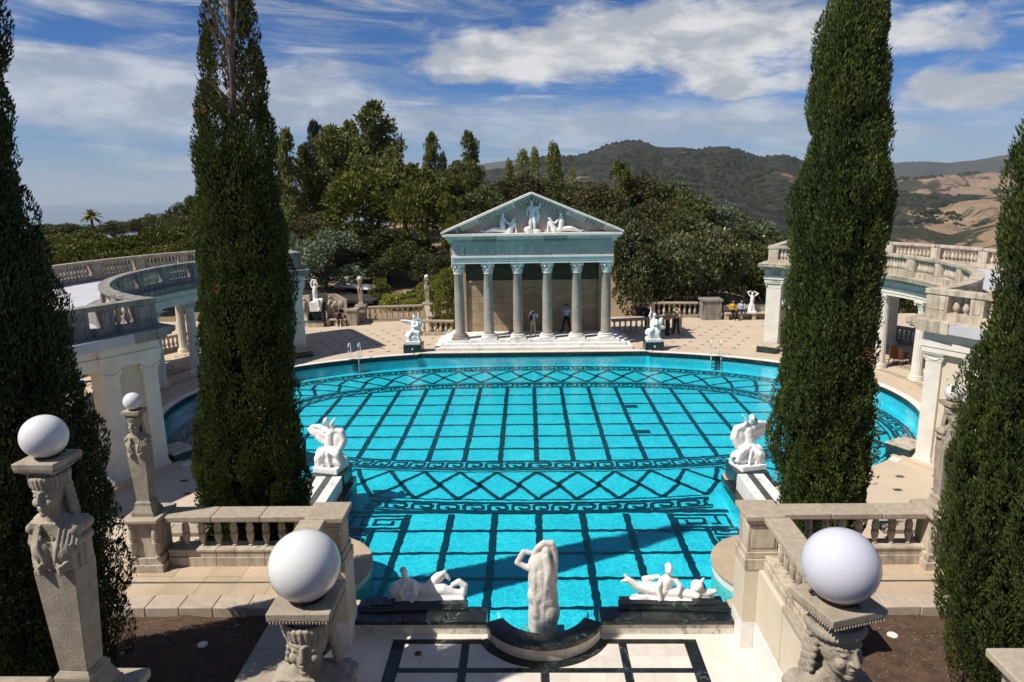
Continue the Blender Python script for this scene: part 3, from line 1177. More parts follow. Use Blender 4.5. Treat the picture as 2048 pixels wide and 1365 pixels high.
for s in (-1, 1):
    nm = 'colonnade_floor'
    mb = MB().sweep(arc_path(s, rad(-63), rad(63), 60), [(8.95, -0.05), (8.95, 0.05), (9.25, 0.05), (9.25, 0.10), (16.2, 0.10), (16.2, -0.05)])
    fl = struct(nm, mb, MT['deck'])
    for r, w in ((9.42, 0.05), (9.62, 0.04), (10.75, 0.05), (10.95, 0.04)):
        mb = MB().sweep(arc_path(s, rad(-56), rad(56), 60), [(r, 0.09), (r, 0.106), (r + w, 0.106), (r + w, 0.09)])
        obj('inlay_line', mb, MT['inlay'], fl)
    for k in range(-4, 4):
        a = rad(14 * k + 7)
        c = arcp(s, a, 12.6)
        for r in (0.45, 0.75):
            mb = MB()
            pr = [((c[0], c[1]), (math.cos(t), math.sin(t))) for t in np.linspace(0, 2 * math.pi, 25)]
            mb.sweep(pr, [(r, 0.09), (r, 0.108), (r + 0.07, 0.108), (r + 0.07, 0.09)])
            obj('inlay_ring', mb, MT['inlay'], fl)
        for rr in (11.35, 13.9):
            mb = MB()
            cc = arcp(s, a, rr)
            er = Vector((s * math.cos(a), math.sin(a), 0)); et = Vector((-s * math.sin(a), math.cos(a), 0))
            for h in (0.30, 0.16):
                for (u, v, du, dv) in ((0, 1, 1, 0), (0, -1, 1, 0), (1, 0, 0, 1), (-1, 0, 0, 1)):
                    q = Vector((cc[0], cc[1], 0)) + er * (v * h) + et * (u * h * 3.4)
                    mb.obox((q.x, q.y), et, er, (h * 3.4 if du else 0.025), (h if dv else 0.025) , 0.09, 0.107 + 0.002 * du)
            obj('inlay_frame', mb, MT['inlay'], fl)
# ================================================================ BALUSTER KIT
def baluster_mesh(name, h, r, n=10):
    P = [(0.62, 0), (0.62, 0.06), (0.45, 0.08), (0.55, 0.12), (0.95, 0.24), (1.0, 0.32), (0.85, 0.45), (0.55, 0.60), (0.45, 0.68), (0.66, 0.70), (0.66, 0.73), (0.46, 0.75), (0.62, 0.86), (0.7, 0.93), (0.7, 1.0)]
    return MB().lathe([(r * a, h * b) for a, b in P], n).mesh(name)


def near_baluster_mesh(name, h, r, n=18):
    P = [(0.72, 0), (0.72, 0.05), (0.52, 0.07), (0.50, 0.10), (0.72, 0.20), (0.92, 0.32), (1.0, 0.42), (0.96, 0.475), (0.70, 0.49), (0.70, 0.505), (0.92, 0.515), (0.92, 0.535), (0.70, 0.55), (0.70, 0.565),
         (0.97, 0.585), (1.0, 0.66), (0.86, 0.78), (0.62, 0.88), (0.52, 0.93), (0.66, 0.955), (0.66, 1.0)]
    return MB().lathe([(r * a, h * b) for a, b in P], n).mesh(name)


# ================================================================ TEMPLE
TX, TY = 4.27, 40.6        # outer column axis, column row
temple = thing('temple', 'small classical temple with six grey columns and carved pediment at the far pool edge', 'temple', (0, 39.5, 0))
# steps, each built of several slabs
for i, (y0, x0, z0, z1) in enumerate(((39.46, 5.72, 0.0, 0.15), (39.80, 5.38, 0.15, 0.30), (40.12, 5.04, 0.30, 0.45))):
    nsl = 6
    for k in range(nsl):
        xa, xb = -x0 + 2 * x0 * k / nsl, -x0 + 2 * x0 * (k + 1) / nsl
        obj('step_slab', MB().box(xa + 0.004, xb - 0.004, y0, 43.1, z0 + 0.002 * (i > 0), z1), MT['marble'], temple, bevel=0.012)
for sgn in (-1, 1):
    for k in range(3):     # dark floor squares near the columns
        obj('floor_inlay', MB().box(sgn * (0.85 + k * 1.7) - 0.2, sgn * (0.85 + k * 1.7) + 0.2, 41.0, 41.3, 0.44, 0.456), MT['inlay'], temple)


def leaf_ring(mb, cx, cy, z, r, h, n, lean, ph=0.0):
    for i in range(n):
        a = 2 * math.pi * (i + ph) / n
        er = Vector((math.cos(a), math.sin(a), 0)); et = Vector((-math.sin(a), math.cos(a), 0))
        c = Vector((cx, cy, z))
        w = r * math.pi / n * 1.05
        p0 = c + er * r
        v = [p0 - et * w, p0 + et * w, p0 + er * lean * 0.35 + Vector((0, 0, h * 0.7)) + et * w * 0.8, p0 + er * lean * 0.35 + Vector((0, 0, h * 0.7)) - et * w * 0.8,
             p0 + er * lean * 1.25 + Vector((0, 0, h)) + et * w * 0.45, p0 + er * lean * 1.25 + Vector((0, 0, h)) - et * w * 0.45, p0 + er * lean * 1.4 + Vector((0, 0, h * 0.82)) + et * w * 0.3, p0 + er * lean * 1.4 + Vector((0, 0, h * 0.82)) - et * w * 0.3]
        mb.add(v, [(0, 1, 2, 3), (3, 2, 4, 5), (5, 4, 6, 7)])


def corinthian(cx, cy, z0, r, h):
    mb = MB()
    mb.lathe([(r * 1.08, 0), (r * 1.08, 0.03), (r * 0.95, 0.04), (r * 0.95, h * 0.5), (r * 1.15, h * 0.82), (r * 1.3, h * 0.88)], 20, (cx, cy, z0))
    leaf_ring(mb, cx, cy, z0 + 0.04, r * 0.97, h * 0.42, 8, r * 0.28)
    leaf_ring(mb, cx, cy, z0 + 0.08, r * 1.0, h * 0.66, 8, r * 0.36, 0.5)
    for a in range(4):
        t = math.pi / 4 + a * math.pi / 2
        mb.sphere((cx + r * 1.35 * math.cos(t), cy + r * 1.35 * math.sin(t), z0 + h * 0.78), r * 0.24, 8, 6)
    mb.box(cx - r * 1.33, cx + r * 1.33, cy - r * 1.33, cy + r * 1.33, z0 + h * 0.88, z0 + h)
    return mb


ZC0, ZC1 = 0.45, 4.92
for i in range(6):
    x = -TX + 2 * TX * i / 5
    col = obj('column', MB().lathe([(0.29, 0.74), (0.31, 0.76), (0.29, 0.80), (0.287, 1.8), (0.276, 3.0), (0.25, 4.22), (0.268, 4.25), (0.268, 4.30)], 26, (x, TY, 0.0)), MT['granite'], temple)
    mb = MB().box(x - 0.46, x + 0.46, TY - 0.46, TY + 0.46, ZC0, 0.56)
    mb.lathe([(0.45, 0.56), (0.46, 0.60), (0.45, 0.64), (0.37, 0.66), (0.36, 0.69), (0.41, 0.71), (0.40, 0.74), (0.33, 0.745)], 26, (x, TY, 0.0))
    obj('column_base', mb, MT['granite'] if i == 0 else MT['marble'], col)
    obj('capital', corinthian(x, TY, 4.30, 0.278, 0.60), MT['whitecap'], col)
# architrave in five separate blocks with three fascias
W = 4.62
xs = [-W, -2.6, -1.35, -0.85, 0.45, 2.1, W]
for k in range(len(xs) - 1):
    a, b = xs[k] + 0.004, xs[k + 1] - 0.004
    mb = MB().box(a, b, 40.20, 41.0, 4.90, 5.05).box(a, b, 40.17, 41.0, 5.05, 5.24).box(a, b, 40.11, 41.0, 5.24, 5.36)
    obj('architrave_block', mb, MT['whitecap'], temple, bevel=0.006)
for s in (-1, 1):
    obj('side_architrave', MB().box(s * 4.62 - (0.0 if s < 0 else 0.5), s * 4.62 + (0.5 if s < 0 else 0.0), 41.0, 43.0, 4.90, 6.10), MT['bluemarb'], temple)
# frieze blocks with palmettes carved on them
xs = [-W, -3.85, -2.05, -0.45, 1.1, 2.7, W]
for k in range(len(xs) - 1):
    a, b = xs[k] + 0.005, xs[k + 1] - 0.005
    fb = obj('frieze_block', MB().box(a, b, 40.19 + 0.012 * (k % 2), 41.0, 5.36, 6.10), MT['bluemarb'], temple, bevel=0.006)
    npal = max(1, int(round((b - a) / 0.8)))
    for q in range(npal):
        cx = a + (b - a) * (q + 0.5) / npal
        yf = 40.19 + 0.012 * (k % 2)
        mb = MB()
        for j in range(-4, 5):
            ang = j * 0.32
            L_ = 0.34 - 0.012 * j * j
            if (q + k) % 2:
                L_ *= 0.8
            p0 = (cx + 0.05 * math.sin(ang), yf, 5.58 + 0.05 * math.cos(ang)); p1 = (cx + L_ * math.sin(ang), yf, 5.58 + (L_ + 0.08) * math.cos(ang))
            mb.tube([p0, p1], [0.018, 0.034], 5)
        for sx in (-1, 1):
            mb.tube([(cx + sx * (0.13 + 0.07 * math.cos(t)), yf, 5.50 + 0.07 * math.sin(t)) for t in np.linspace(0, 5, 9)], 0.026, 5)
            mb.tube([(cx + sx * 0.38, yf, 5.44), (cx + sx * 0.39, yf, 5.75), (cx + sx * 0.30, yf, 5.95)], 0.024, 5)
        obj('palmette', mb, MT['bluemarb'], fb)
# horizontal cornice
nb = 7
for k in range(nb):
    a, b = -4.66 + 9.32 * k / nb + 0.004, -4.66 + 9.32 * (k + 1) / nb - 0.004
    mb = MB().box(a, b, 40.12, 41.0, 6.10, 6.22)
    mb.add([(a, 40.10, 6.22), (b, 40.10, 6.22), (b, 39.86, 6.48), (a, 39.86, 6.48), (a, 41.0, 6.22), (b, 41.0, 6.22), (b, 41.0, 6.48), (a, 41.0, 6.48)], [(0, 1, 2, 3), (4, 7, 6, 5), (0, 4, 5, 1), (3, 2, 6, 7), (0, 3, 7, 4), (1, 5, 6, 2)])
    cb = obj('cornice_block', mb, MT['bluedark'] if k % 3 == 1 else MT['bluemarb'], temple)
    mb = MB()
    for q in np.arange(a + 0.05, b - 0.02, 0.15):
        mb.box(q, q + 0.08, 40.03, 40.125, 6.11, 6.215)
        mb.sphere((q + 0.04, 39.97, 6.37), (0.05, 0.03, 0.055), 6, 4)
    obj('dentil_course', mb, MT['bluemarb'], cb)
for s in (-1, 1):
    mb = MB()
    x0, x1 = s * 4.66, s * 5.0
    mb.add([(x0, 40.0, 6.1), (x0, 43.0, 6.1), (x1, 43.0, 6.48), (x1, 39.86, 6.48), (x0 - s * 0.2, 40.2, 6.1), (x0 - s * 0.2, 43.0, 6.1), (x0 - s * 0.2, 43.0, 6.48), (x0 - s * 0.2, 39.86, 6.48)],
           [(0, 1, 2, 3), (4, 7, 6, 5), (0, 3, 7, 4), (1, 5, 6, 2), (3, 2, 6, 7), (0, 4, 5, 1)])
    obj('side_cornice', mb, MT['bluemarb'], temple)
nb = 6
for k in range(nb):
    a, b = -5.06 + 10.12 * k / nb + 0.004, -5.06 + 10.12 * (k + 1) / nb - 0.004
    obj('cornice_slab', MB().box(a, b, 39.76, 43.05, 6.48, 6.62), MT['whitecap'], temple, bevel=0.01)
# tympanum and raking cornices
obj('tympanum', MB().add([(-4.7, 40.35, 6.62), (4.7, 40.35, 6.62), (0, 40.35, 8.45), (-4.7, 42.9, 6.62), (4.7, 42.9, 6.62), (0, 42.9, 8.45)], [(0, 1, 2), (3, 5, 4), (0, 3, 4, 1), (1, 4, 5, 2), (2, 5, 3, 0)]),
    stone('pinkish tympanum slab', (0.50, 0.42, 0.345), (0.42, 0.355, 0.295), 2, 0.8, 0.2, 40), temple)
APEX = 8.78
for s in (-1, 1):
    nb = 5
    Ltot = math.hypot(5.1, APEX - 6.64)
    ex = Vector((-s * 5.1, 0, APEX - 6.64)) / Ltot
    ez = Vector((s * (APEX - 6.64), 0, 5.1)) / Ltot
    o0 = Vector((s * 5.1, 0, 6.64))
    for k in range(nb):
        t0, t1 = Ltot * k / nb + (0.0 if k else 0.0), Ltot * (k + 1) / nb - 0.008
        def pt(t, d, y):
            q = o0 + ex * t + ez * d
            if q.x * s < 0:
                q.x = 0
            return (q.x, y, q.z)
        d1 = -0.34
        lo0 = max(t0, 0.75) if k == 0 else t0
        mb = MB()
        mb.add([pt(t0, -0.02, 39.86), pt(t1, -0.02, 39.86), pt(t1, -0.02, 42.95), pt(t0, -0.02, 42.95), pt(lo0, d1, 40.12), pt(t1, d1, 40.12), pt(t1, d1, 42.95), pt(lo0, d1, 42.95)],
               [(0, 1, 2, 3), (4, 7, 6, 5), (0, 4, 5, 1), (1, 5, 6, 2), (2, 6, 7, 3), (3, 7, 4, 0)])
        rk = obj('raking_cornice_block', mb, MT['bluedark'] if (k + (s > 0)) % 2 == 0 or k == 4 else MT['bluemarb'], temple)
        mb = MB()
        for q in np.arange(t0 + 0.12, t1 - 0.05, 0.19):
            if q < 0.8 or q > Ltot - 0.2:
                continue
            mb.sphere(pt(q, -0.12, 39.91), (0.06, 0.035, 0.06), 6, 4)
            c = Vector(pt(q, -0.27, 40.03))
            mb.add([c + ex * (u * 0.05) + ez * (w * 0.055) + Vector((0, v * 0.06, 0)) for u, v, w in ((-1, -1, -1), (1, -1, -1), (1, 1, -1), (-1, 1, -1), (-1, -1, 1), (1, -1, 1), (1, 1, 1), (-1, 1, 1))],
                   [(0, 3, 2, 1), (4, 5, 6, 7), (0, 1, 5, 4), (1, 2, 6, 5), (2, 3, 7, 6), (3, 0, 4, 7)])
        obj('dentil_course', mb, MT['bluemarb'], rk)
        mb = MB()
        mb.add([pt(t0, 0.09, 39.74), pt(t1, 0.09, 39.74), pt(t1, 0.09, 43.05), pt(t0, 0.09, 43.05), pt(t0, -0.02, 39.74), pt(t1, -0.02, 39.74), pt(t1, -0.02, 43.05), pt(t0, -0.02, 43.05)],
               [(0, 1, 2, 3), (4, 7, 6, 5), (0, 4, 5, 1), (1, 5, 6, 2), (2, 6, 7, 3), (3, 7, 4, 0)])
        obj('roof_slab', mb, MT['whitecap'], temple)
# back wall of tan ashlar with a round-headed niche, dark carved panel above
BYW = 42.65
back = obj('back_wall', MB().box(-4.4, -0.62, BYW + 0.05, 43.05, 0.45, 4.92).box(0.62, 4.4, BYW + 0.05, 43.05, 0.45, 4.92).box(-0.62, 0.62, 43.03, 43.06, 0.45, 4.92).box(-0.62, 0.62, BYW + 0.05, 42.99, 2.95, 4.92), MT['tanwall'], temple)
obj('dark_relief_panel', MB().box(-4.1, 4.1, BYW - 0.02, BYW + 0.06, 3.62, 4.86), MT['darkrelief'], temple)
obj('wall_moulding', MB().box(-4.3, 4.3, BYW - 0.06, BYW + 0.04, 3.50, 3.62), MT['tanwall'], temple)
rng = random.Random(3)
for r in range(7):
    z0, z1 = 0.46 + r * 0.434, 0.46 + (r + 1) * 0.434 - 0.012
    x = -4.1
    while x < 4.08:
        w = rng.uniform(0.55, 1.05)
        x1 = min(4.1, x + w)
        if x1 > -0.66 and x < 0.66:
            if x < -0.66:
                x1 = -0.66
            elif x1 > 0.66 and x < 0.66:
                x = 0.66
                continue
        if x1 - x > 0.08 and not (x >= -0.66 and x1 <= 0.66):
            obj('stone_block', MB().box(x + 0.006, x1 - 0.006, BYW + rng.uniform(0, 0.012), BYW + 0.1, z0, z1), MT['tanwall'], back)
        x = x1
mb = MB()
nn = 13
for zi in range(2):
    pass
pr = []
for k in range(nn):
    a = math.pi * k / (nn - 1)
    pr.append((-0.6 * math.cos(a), BYW + 0.05 + 0.3 * math.sin(a)))
for k in range(nn - 1):
    (xa, ya), (xb, yb) = pr[k], pr[k + 1]
    mb.add([(xa, ya, 0.45), (xb, yb, 0.45), (xb, yb, 2.3), (xa, ya, 2.3)], [(0, 1, 2, 3)])
for j in range(6):
    b0, b1 = math.pi / 2 * j / 6, math.pi / 2 * (j + 1) / 6
    for k in range(nn - 1):
        q = []
        for kk, bb in ((k, b0), (k + 1, b0), (k + 1, b1), (k, b1)):
            a = math.pi * kk / (nn - 1)
            q.append((-0.6 * math.cos(a) * math.cos(bb), BYW + 0.05 + 0.3 * math.sin(a) * math.cos(bb), 2.3 + 0.6 * math.sin(bb)))
        mb.add(q, [(0, 1, 2, 3)])
obj('niche', mb, MT['tanwall'], back, fix=False)
for k in range(9):
    a0, a1 = math.pi * k / 9, math.pi * (k + 1) / 9 - 0.02
    mb = MB().add([(-r * math.cos(a), y, 2.3 + r * math.sin(a)) for y in (BYW - 0.03, BYW + 0.06) for r, a in ((0.62, a0), (0.85, a0), (0.85, a1), (0.62, a1))],
                  [(0, 1, 2, 3), (4, 7, 6, 5), (0, 4, 5, 1), (1, 5, 6, 2), (2, 6, 7, 3), (3, 7, 4, 0)])
    obj('arch_stone', mb, MT['tanwall'], back)
for s in (-1, 1):
    obj('anta', MB().box(s * 4.25 - 0.24, s * 4.25 + 0.24, 42.5, 43.06, 0.45, 4.91), MT['tanwall'], temple, bevel=0.01)
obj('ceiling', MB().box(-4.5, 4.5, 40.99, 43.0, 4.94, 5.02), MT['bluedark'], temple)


# ================================================================ COLONNADES
ZCAP, ZCOR, ZTOP = 3.78, 4.85, 5.80
RI, RO = 9.85, 15.0


def fluted(n, rb, rt, z0, z1):
    """shaft with n shallow flutes"""
    mb = MB()
    m_ = n * 4
    zz = [0, 0.03, 0.35, 0.7, 0.97, 1.0]
    vs_, fs = [], []
    for t in zz:
        r0 = rb + (rt - rb) * t ** 1.3
        for i in range(m_):
            a = 2 * math.pi * i / m_
            d = (0.0, -0.045, -0.07, -0.045)[i % 4] if 0 < t < 1 else 0.0
            r = r0 * (1 + d)
            vs_.append((r * math.cos(a), r * math.sin(a), z0 + (z1 - z0) * t))
    for j in range(len(zz) - 1):
        for i in range(m_):
            k = (i + 1) % m_
            fs.append((j * m_ + i, j * m_ + k, (j + 1) * m_ + k, (j + 1) * m_ + i))
    return mb.add(vs_, fs)


me_shaft = fluted(18, 0.245, 0.205, 0.10 + 0.22, ZCAP - 0.36).mesh('column', smooth=25)
me_shaft.materials.append(MT['colwhite'])
mb = MB().lathe([(0.345, 0.10), (0.345, 0.16), (0.335, 0.18), (0.345, 0.20), (0.34, 0.235), (0.285, 0.25), (0.28, 0.27), (0.305, 0.285), (0.30, 0.31), (0.25, 0.325)], 28)
me_cbase = mb.mesh('column_base')
me_cbase.materials.append(MT['colwhite'])
mb = MB().lathe([(0.215, ZCAP - 0.37), (0.235, ZCAP - 0.355), (0.215, ZCAP - 0.33), (0.225, ZCAP - 0.16), (0.29, ZCAP - 0.09)], 20)
for a in range(4):
    t = math.pi / 4 + a * math.pi / 2
    ex = Vector((math.cos(t), math.sin(t), 0))
    mb.tube([Vector((0, 0, ZCAP - 0.18)) + ex * 0.22, Vector((0, 0, ZCAP - 0.10)) + ex * 0.30, Vector((0, 0, ZCAP - 0.09)) + ex * 0.36, Vector((0, 0, ZCAP - 0.17)) + ex * 0.385, Vector((0, 0, ZCAP - 0.20)) + ex * 0.33], [0.05, 0.055, 0.06, 0.055, 0.04], 7)
leaf_ring(mb, 0, 0, ZCAP - 0.35, 0.215, 0.18, 8, 0.06)
mb.box(-0.30, 0.30, -0.30, 0.30, ZCAP - 0.07, ZCAP + 0.01)
me_ccap = mb.mesh('capital')
me_ccap.materials.append(MT['colwhite'])
me_rb = baluster_mesh('baluster', 0.56, 0.105)
me_rb.materials.append(MT['castlight'])
me_rbd = me_rb.copy()
me_rbd.materials.clear()
me_rbd.materials.append(MT['castlight'])


def arc_balustrade(s, r, z0, z1, a0, a1, nbay, per, label, mat, inner):
    t = thing('balustrade', label, 'balustrade', arcp(s, (a0 + a1) / 2, r) + (z0,))
    seg_ = 8
    for b in range(nbay):
        b0, b1 = a0 + (a1 - a0) * b / nbay, a0 + (a1 - a0) * (b + 1) / nbay
        e = 0.002
        obj('plinth', MB().sweep(arc_path(s, b0 + e, b1 - e, seg_), [(r - 0.15, z0), (r - 0.15, z0 + 0.22), (r + 0.15, z0 + 0.22), (r + 0.15, z0)]), mat, t)
        obj('rail', MB().sweep(arc_path(s, b0 + e, b1 - e, seg_), [(r - 0.14, z1 - 0.16), (r - 0.19, z1 - 0.12), (r - 0.20, z1), (r + 0.20, z1), (r + 0.19, z1 - 0.12), (r + 0.14, z1 - 0.16)]), mat, t, bevel=0.01)
        pw = 0.23 / r
        for k in range(per):
            a = b0 + pw * 1.5 + (b1 - b0 - 3 * pw) * (k + 0.5) / per
            c = arcp(s, a, r)
            h = (z1 - 0.16) - (z0 + 0.22)
            link('baluster', me_rb if inner else me_rbd, None, t, mtx=T(c[0], c[1], z0 + 0.22, 0, (1, 1, h / 0.56)))
    for b in range(nbay + 1):
        a = a0 + (a1 - a0) * b / nbay
        c = arcp(s, a, r)
        er = Vector((s * math.cos(a), math.sin(a), 0)); et = Vector((-s * math.sin(a), math.cos(a), 0))
        mb = MB().obox(c, et, er, 0.25, 0.172, z0 - 0.001, z1 - 0.158)
        mb.obox(c, et, er, 0.16, 0.186, z0 + 0.27, z1 - 0.21)
        obj('post', mb, mat, t, bevel=0.012)
    return t


def pilaster(mb, c, ex, ey, hw, hd, z0, z1):
    """shaft, base and capital of a flat pilaster; ex along the wall, ey out of it"""
    mb.obox(c, ex, ey, hw, hd, z0 + 0.24, z1 - 0.30)
    mb.obox(c, ex, ey, hw + 0.07, hd + 0.07, z0, z0 + 0.10)
    mb.obox(c, ex, ey, hw + 0.045, hd + 0.045, z0 + 0.10, z0 + 0.17)
    mb.obox(c, ex, ey, hw + 0.02, hd + 0.02, z0 + 0.17, z0 + 0.24)


def pil_cap(mb, c, ex, ey, hw, hd, z1):
    mb.obox(c, ex, ey, hw + 0.015, hd + 0.015, z1 - 0.30, z1 - 0.265)
    c3 = Vector((c[0], c[1], 0))
    for sx in (-1, 1):
        for sy in (-1, 1):
            q = c3 + ex * (sx * (hw + 0.02)) + ey * (sy * (hd + 0.01))
            mb.tube([(q.x, q.y, z1 - 0.24), (q.x + ex.x * sx * 0.03, q.y + ex.y * sx * 0.03, z1 - 0.12)], [0.035, 0.06], 7)
    mb.obox(c, ex, ey, hw + 0.01, hd + 0.01, z1 - 0.265, z1 - 0.11)
    mb.obox(c, ex, ey, hw + 0.05, hd + 0.05, z1 - 0.11, z1 - 0.05)
    mb.obox(c, ex, ey, hw + 0.09, hd + 0.09, z1 - 0.05, z1)
    # hanging garland on the broad faces
    for sy in (-1, 1):
        pts = []
        for k in range(7):
            u = -1 + 2 * k / 6
            q = c3 + ex * (u * hw * 0.9) + ey * (sy * (hd + 0.02))
            pts.append((q.x, q.y, z1 - 0.15 - 0.09 * (1 - u * u)))
        mb.tube(pts, 0.022, 6)


for s, side in ((-1, 'left'), (1, 'right')):
    t = thing('colonnade', ('curved white colonnade with stained parapet on the left of the pool' if s < 0 else 'curved white colonnade with clean pale parapet on the right of the pool'), 'colonnade', arcp(s, 0, 12.4) + (0.0,))
    for row_, r in (('inner', RI), ('outer', RO)):
        for k in range(-4, 4):
            a = rad(14 * k + 7)
            c = arcp(s, a, r)
            o = link('column', me_shaft, None, t, mtx=T(c[0], c[1], 0.0, a))
            b_ = link('column_base', me_cbase, None, o, local=True)
            c_ = link('capital', me_ccap, None, o, local=True)
    A0, A1 = rad(-61), rad(58.5)
    for nm, prof in (('inner_architrave', [(RI - 0.27, ZCAP + 0.012), (RI - 0.27, ZCAP + 0.15), (RI - 0.30, ZCAP + 0.15), (RI - 0.30, ZCAP + 0.30), (RI - 0.35, ZCAP + 0.34), (RI - 0.35, ZCAP + 0.40), (RI + 0.28, ZCAP + 0.40), (RI + 0.28, ZCAP + 0.012)]),
                     ('inner_frieze', [(RI - 0.27, ZCAP + 0.40), (RI - 0.27, ZCAP + 0.72), (RI + 0.28, ZCAP + 0.72), (RI + 0.28, ZCAP + 0.40)]),
                     ('outer_architrave', [(RO - 0.28, ZCAP + 0.012), (RO - 0.28, ZCAP + 0.72), (RO + 0.30, ZCAP + 0.72), (RO + 0.30, ZCAP + 0.012)])):
        obj(nm, MB().sweep(arc_path(s, A0, A1, 64), prof), MT['colwhite'], t)
    obj('cornice', MB().sweep(arc_path(s, A0 - 0.045, A1 + 0.045, 64), [(RI - 0.38, ZCAP + 0.72), (RI - 0.50, ZCAP + 0.86), (RI - 0.78, ZCAP + 0.88), (RI - 0.84, ZCOR), (RI + 0.6, ZCOR), (RI + 0.6, ZCAP + 0.72)]),
        MT['sooty'] if s < 0 else MT['castlight'], t)
    obj('roof', MB().sweep(arc_path(s, A0 - 0.04, A1 + 0.04, 64), [(RI + 0.58, ZCAP + 0.74), (RI + 0.58, ZCOR - 0.02), (RO + 0.75, ZCOR - 0.02), (RO + 0.75, ZCAP + 0.74)]), MT['roofgrey'], t)
    mb = MB()
    na = int(2 * A1 * (RI - 0.45) / 0.19)
    for k in range(na):
        a = A0 + (A1 - A0) * (k + 0.5) / na
        c = arcp(s, a, RI - 0.40)
        mb.obox(c, Vector((-s * math.sin(a), math.cos(a), 0)), Vector((s * math.cos(a), math.sin(a), 0)), 0.05, 0.06, ZCAP + 0.70, ZCAP + 0.83)
    obj('dentil_course', mb, MT['bluedark'] if s < 0 else MT['castlight'], t, kind='stuff')
    # end piers with pilasters
    for e, ang in ((0, rad(-59.0)), (1, rad(56.5))):
        er = Vector((s * math.cos(ang), math.sin(ang), 0)); et = Vector((-s * math.sin(ang), math.cos(ang), 0))
        out = -et if ang < 0 else et           # away from the colonnade
        def P(r, d=0.0):
            q = Vector((s * AC[0], AC[1], 0)) + er * r + out * d
            return (q.x, q.y)
        pier = obj('pier', MB().obox(P(10.48), er, out, 0.72, 0.28, 0.06, ZCAP + 0.013), MT['plaster'], t)
        for r in (9.85, 11.12):
            mb = MB(); pilaster(mb, P(r), er, out, 0.25, 0.385, 0.03, ZCAP + 0.014)
            pl = obj('pilaster', mb, MT['colwhite'], pier, bevel=0.01)
            mb = MB(); pil_cap(mb, P(r), er, out, 0.25, 0.385, ZCAP + 0.014)
            obj('pilaster_capital', mb, MT['colwhite'], pier)
        po = obj('pier', MB().obox(P(14.2), er, out, 0.95, 0.30, 0.06, ZCAP + 0.013), MT['plaster'], t)
        for r in (13.35, 15.05):
            mb = MB(); pilaster(mb, P(r), er, out, 0.22, 0.385, 0.03, ZCAP + 0.014); pil_cap(mb, P(r), er, out, 0.22, 0.385, ZCAP + 0.014)
            obj('pilaster', mb, MT['colwhite'], po)
        # entablature across the end
        mb = MB().obox(P(12.45), er, out, 2.95, 0.42, ZCAP + 0.016, ZCAP + 0.20).obox(P(12.45), er, out, 2.98, 0.45, ZCAP + 0.20, ZCAP + 0.40).obox(P(12.45), er, out, 2.95, 0.42, ZCAP + 0.40, ZCAP + 0.715)
        mb.obox(P(10.48), er, out, 0.98, 0.50, ZCAP + 0.018, ZCAP + 0.20).obox(P(10.48), er, out, 1.02, 0.53, ZCAP + 0.20, ZCAP + 0.40).obox(P(10.48), er, out, 0.98, 0.50, ZCAP + 0.40, ZCAP + 0.712)
        obj('end_entablature', mb, MT['colwhite'], t)
        mb = MB()
        mb.obox(P(12.4), er, out, 3.15, 0.60, ZCAP + 0.722, ZCAP + 0.80).obox(P(12.4), er, out, 3.28, 0.68, ZCAP + 0.80, ZCAP + 0.93).obox(P(12.4), er, out, 3.38, 0.76, ZCAP + 0.93, ZCOR + 0.012)
        obj('end_cornice', mb, MT['sooty'] if s < 0 else MT['castlight'], t)
        # dark green block at the pool side with a stone seat
        q = Vector(P(9.05) + (0,)) - out * 0.05
        blk = thing('plinth_block', ('dark green marble block with stone top beside the %s end pier of the %s colonnade' % ('near' if e == 0 else 'far', side)), 'plinth', (q.x, q.y, 0), group='marble blocks at the colonnade ends')
        obj('block', MB().obox((q.x, q.y), er, out, 0.42, 0.52, -0.16, 0.34), MT['greenm'], blk, bevel=0.01)
        obj('seat_top', MB().obox((q.x, q.y), er, out, 0.44, 0.54, 0.34, 0.40), MT['castlight'], blk, bevel=0.012)
    m_in = MT['sooty'] if s < 0 else MT['castlight']
    arc_balustrade(s, RI - 0.30, ZCOR, ZTOP, rad(-59.5), rad(57), 10, 7,
                   ('grey stained stone balustrade along the inner roof edge of the left colonnade' if s < 0 else 'pale stone balustrade along the inner roof edge of the right colonnade'), m_in, True)
    arc_balustrade(s, RO + 0.25, ZCOR, ZTOP + 0.02, rad(-59.5), rad(57), 12, 9,
                   ('grey stone balustrade along the outer roof edge of the left colonnade' if s < 0 else 'pale stone balustrade along the outer roof edge of the right colonnade'), MT['cast'] if s < 0 else MT['castlight'], False)
    # radial parapets at both ends
    for e, ang in ((0, rad(-60.0)), (1, rad(57.5))):
        er = Vector((s * math.cos(ang), math.sin(ang), 0)); et = Vector((-s * math.sin(ang), math.cos(ang), 0))
        def P2(r):
            q = Vector((s * AC[0], AC[1], 0)) + er * r
            return (q.x, q.y)
        tt = thing('parapet', 'solid stone parapet with two balusters over the %s end of the %s colonnade' % ('near' if e == 0 else 'far', side), 'parapet', P2(12.4) + (ZCOR,))
        mb = MB().obox(P2(12.4), er, et, 2.95, 0.20, ZCOR + 0.014, ZCOR + 0.24)
        obj('plinth', mb, m_in, tt)
        obj('rail', MB().obox(P2(12.4), er, et, 3.05, 0.22, ZTOP - 0.15, ZTOP + 0.012), m_in, tt, bevel=0.012)
        for r0, hw in ((9.75, 0.33), (10.95, 0.20), (12.6, 1.05), (14.0, 0.2), (15.1, 0.33)):
            mb = MB().obox(P2(r0), er, et, hw, 0.185, ZCOR + 0.24, ZTOP - 0.15)
            mb.obox(P2(r0), er, et, hw - 0.08, 0.205, ZCOR + 0.32, ZTOP - 0.21)
            obj('panel', mb, m_in, tt, bevel=0.01)
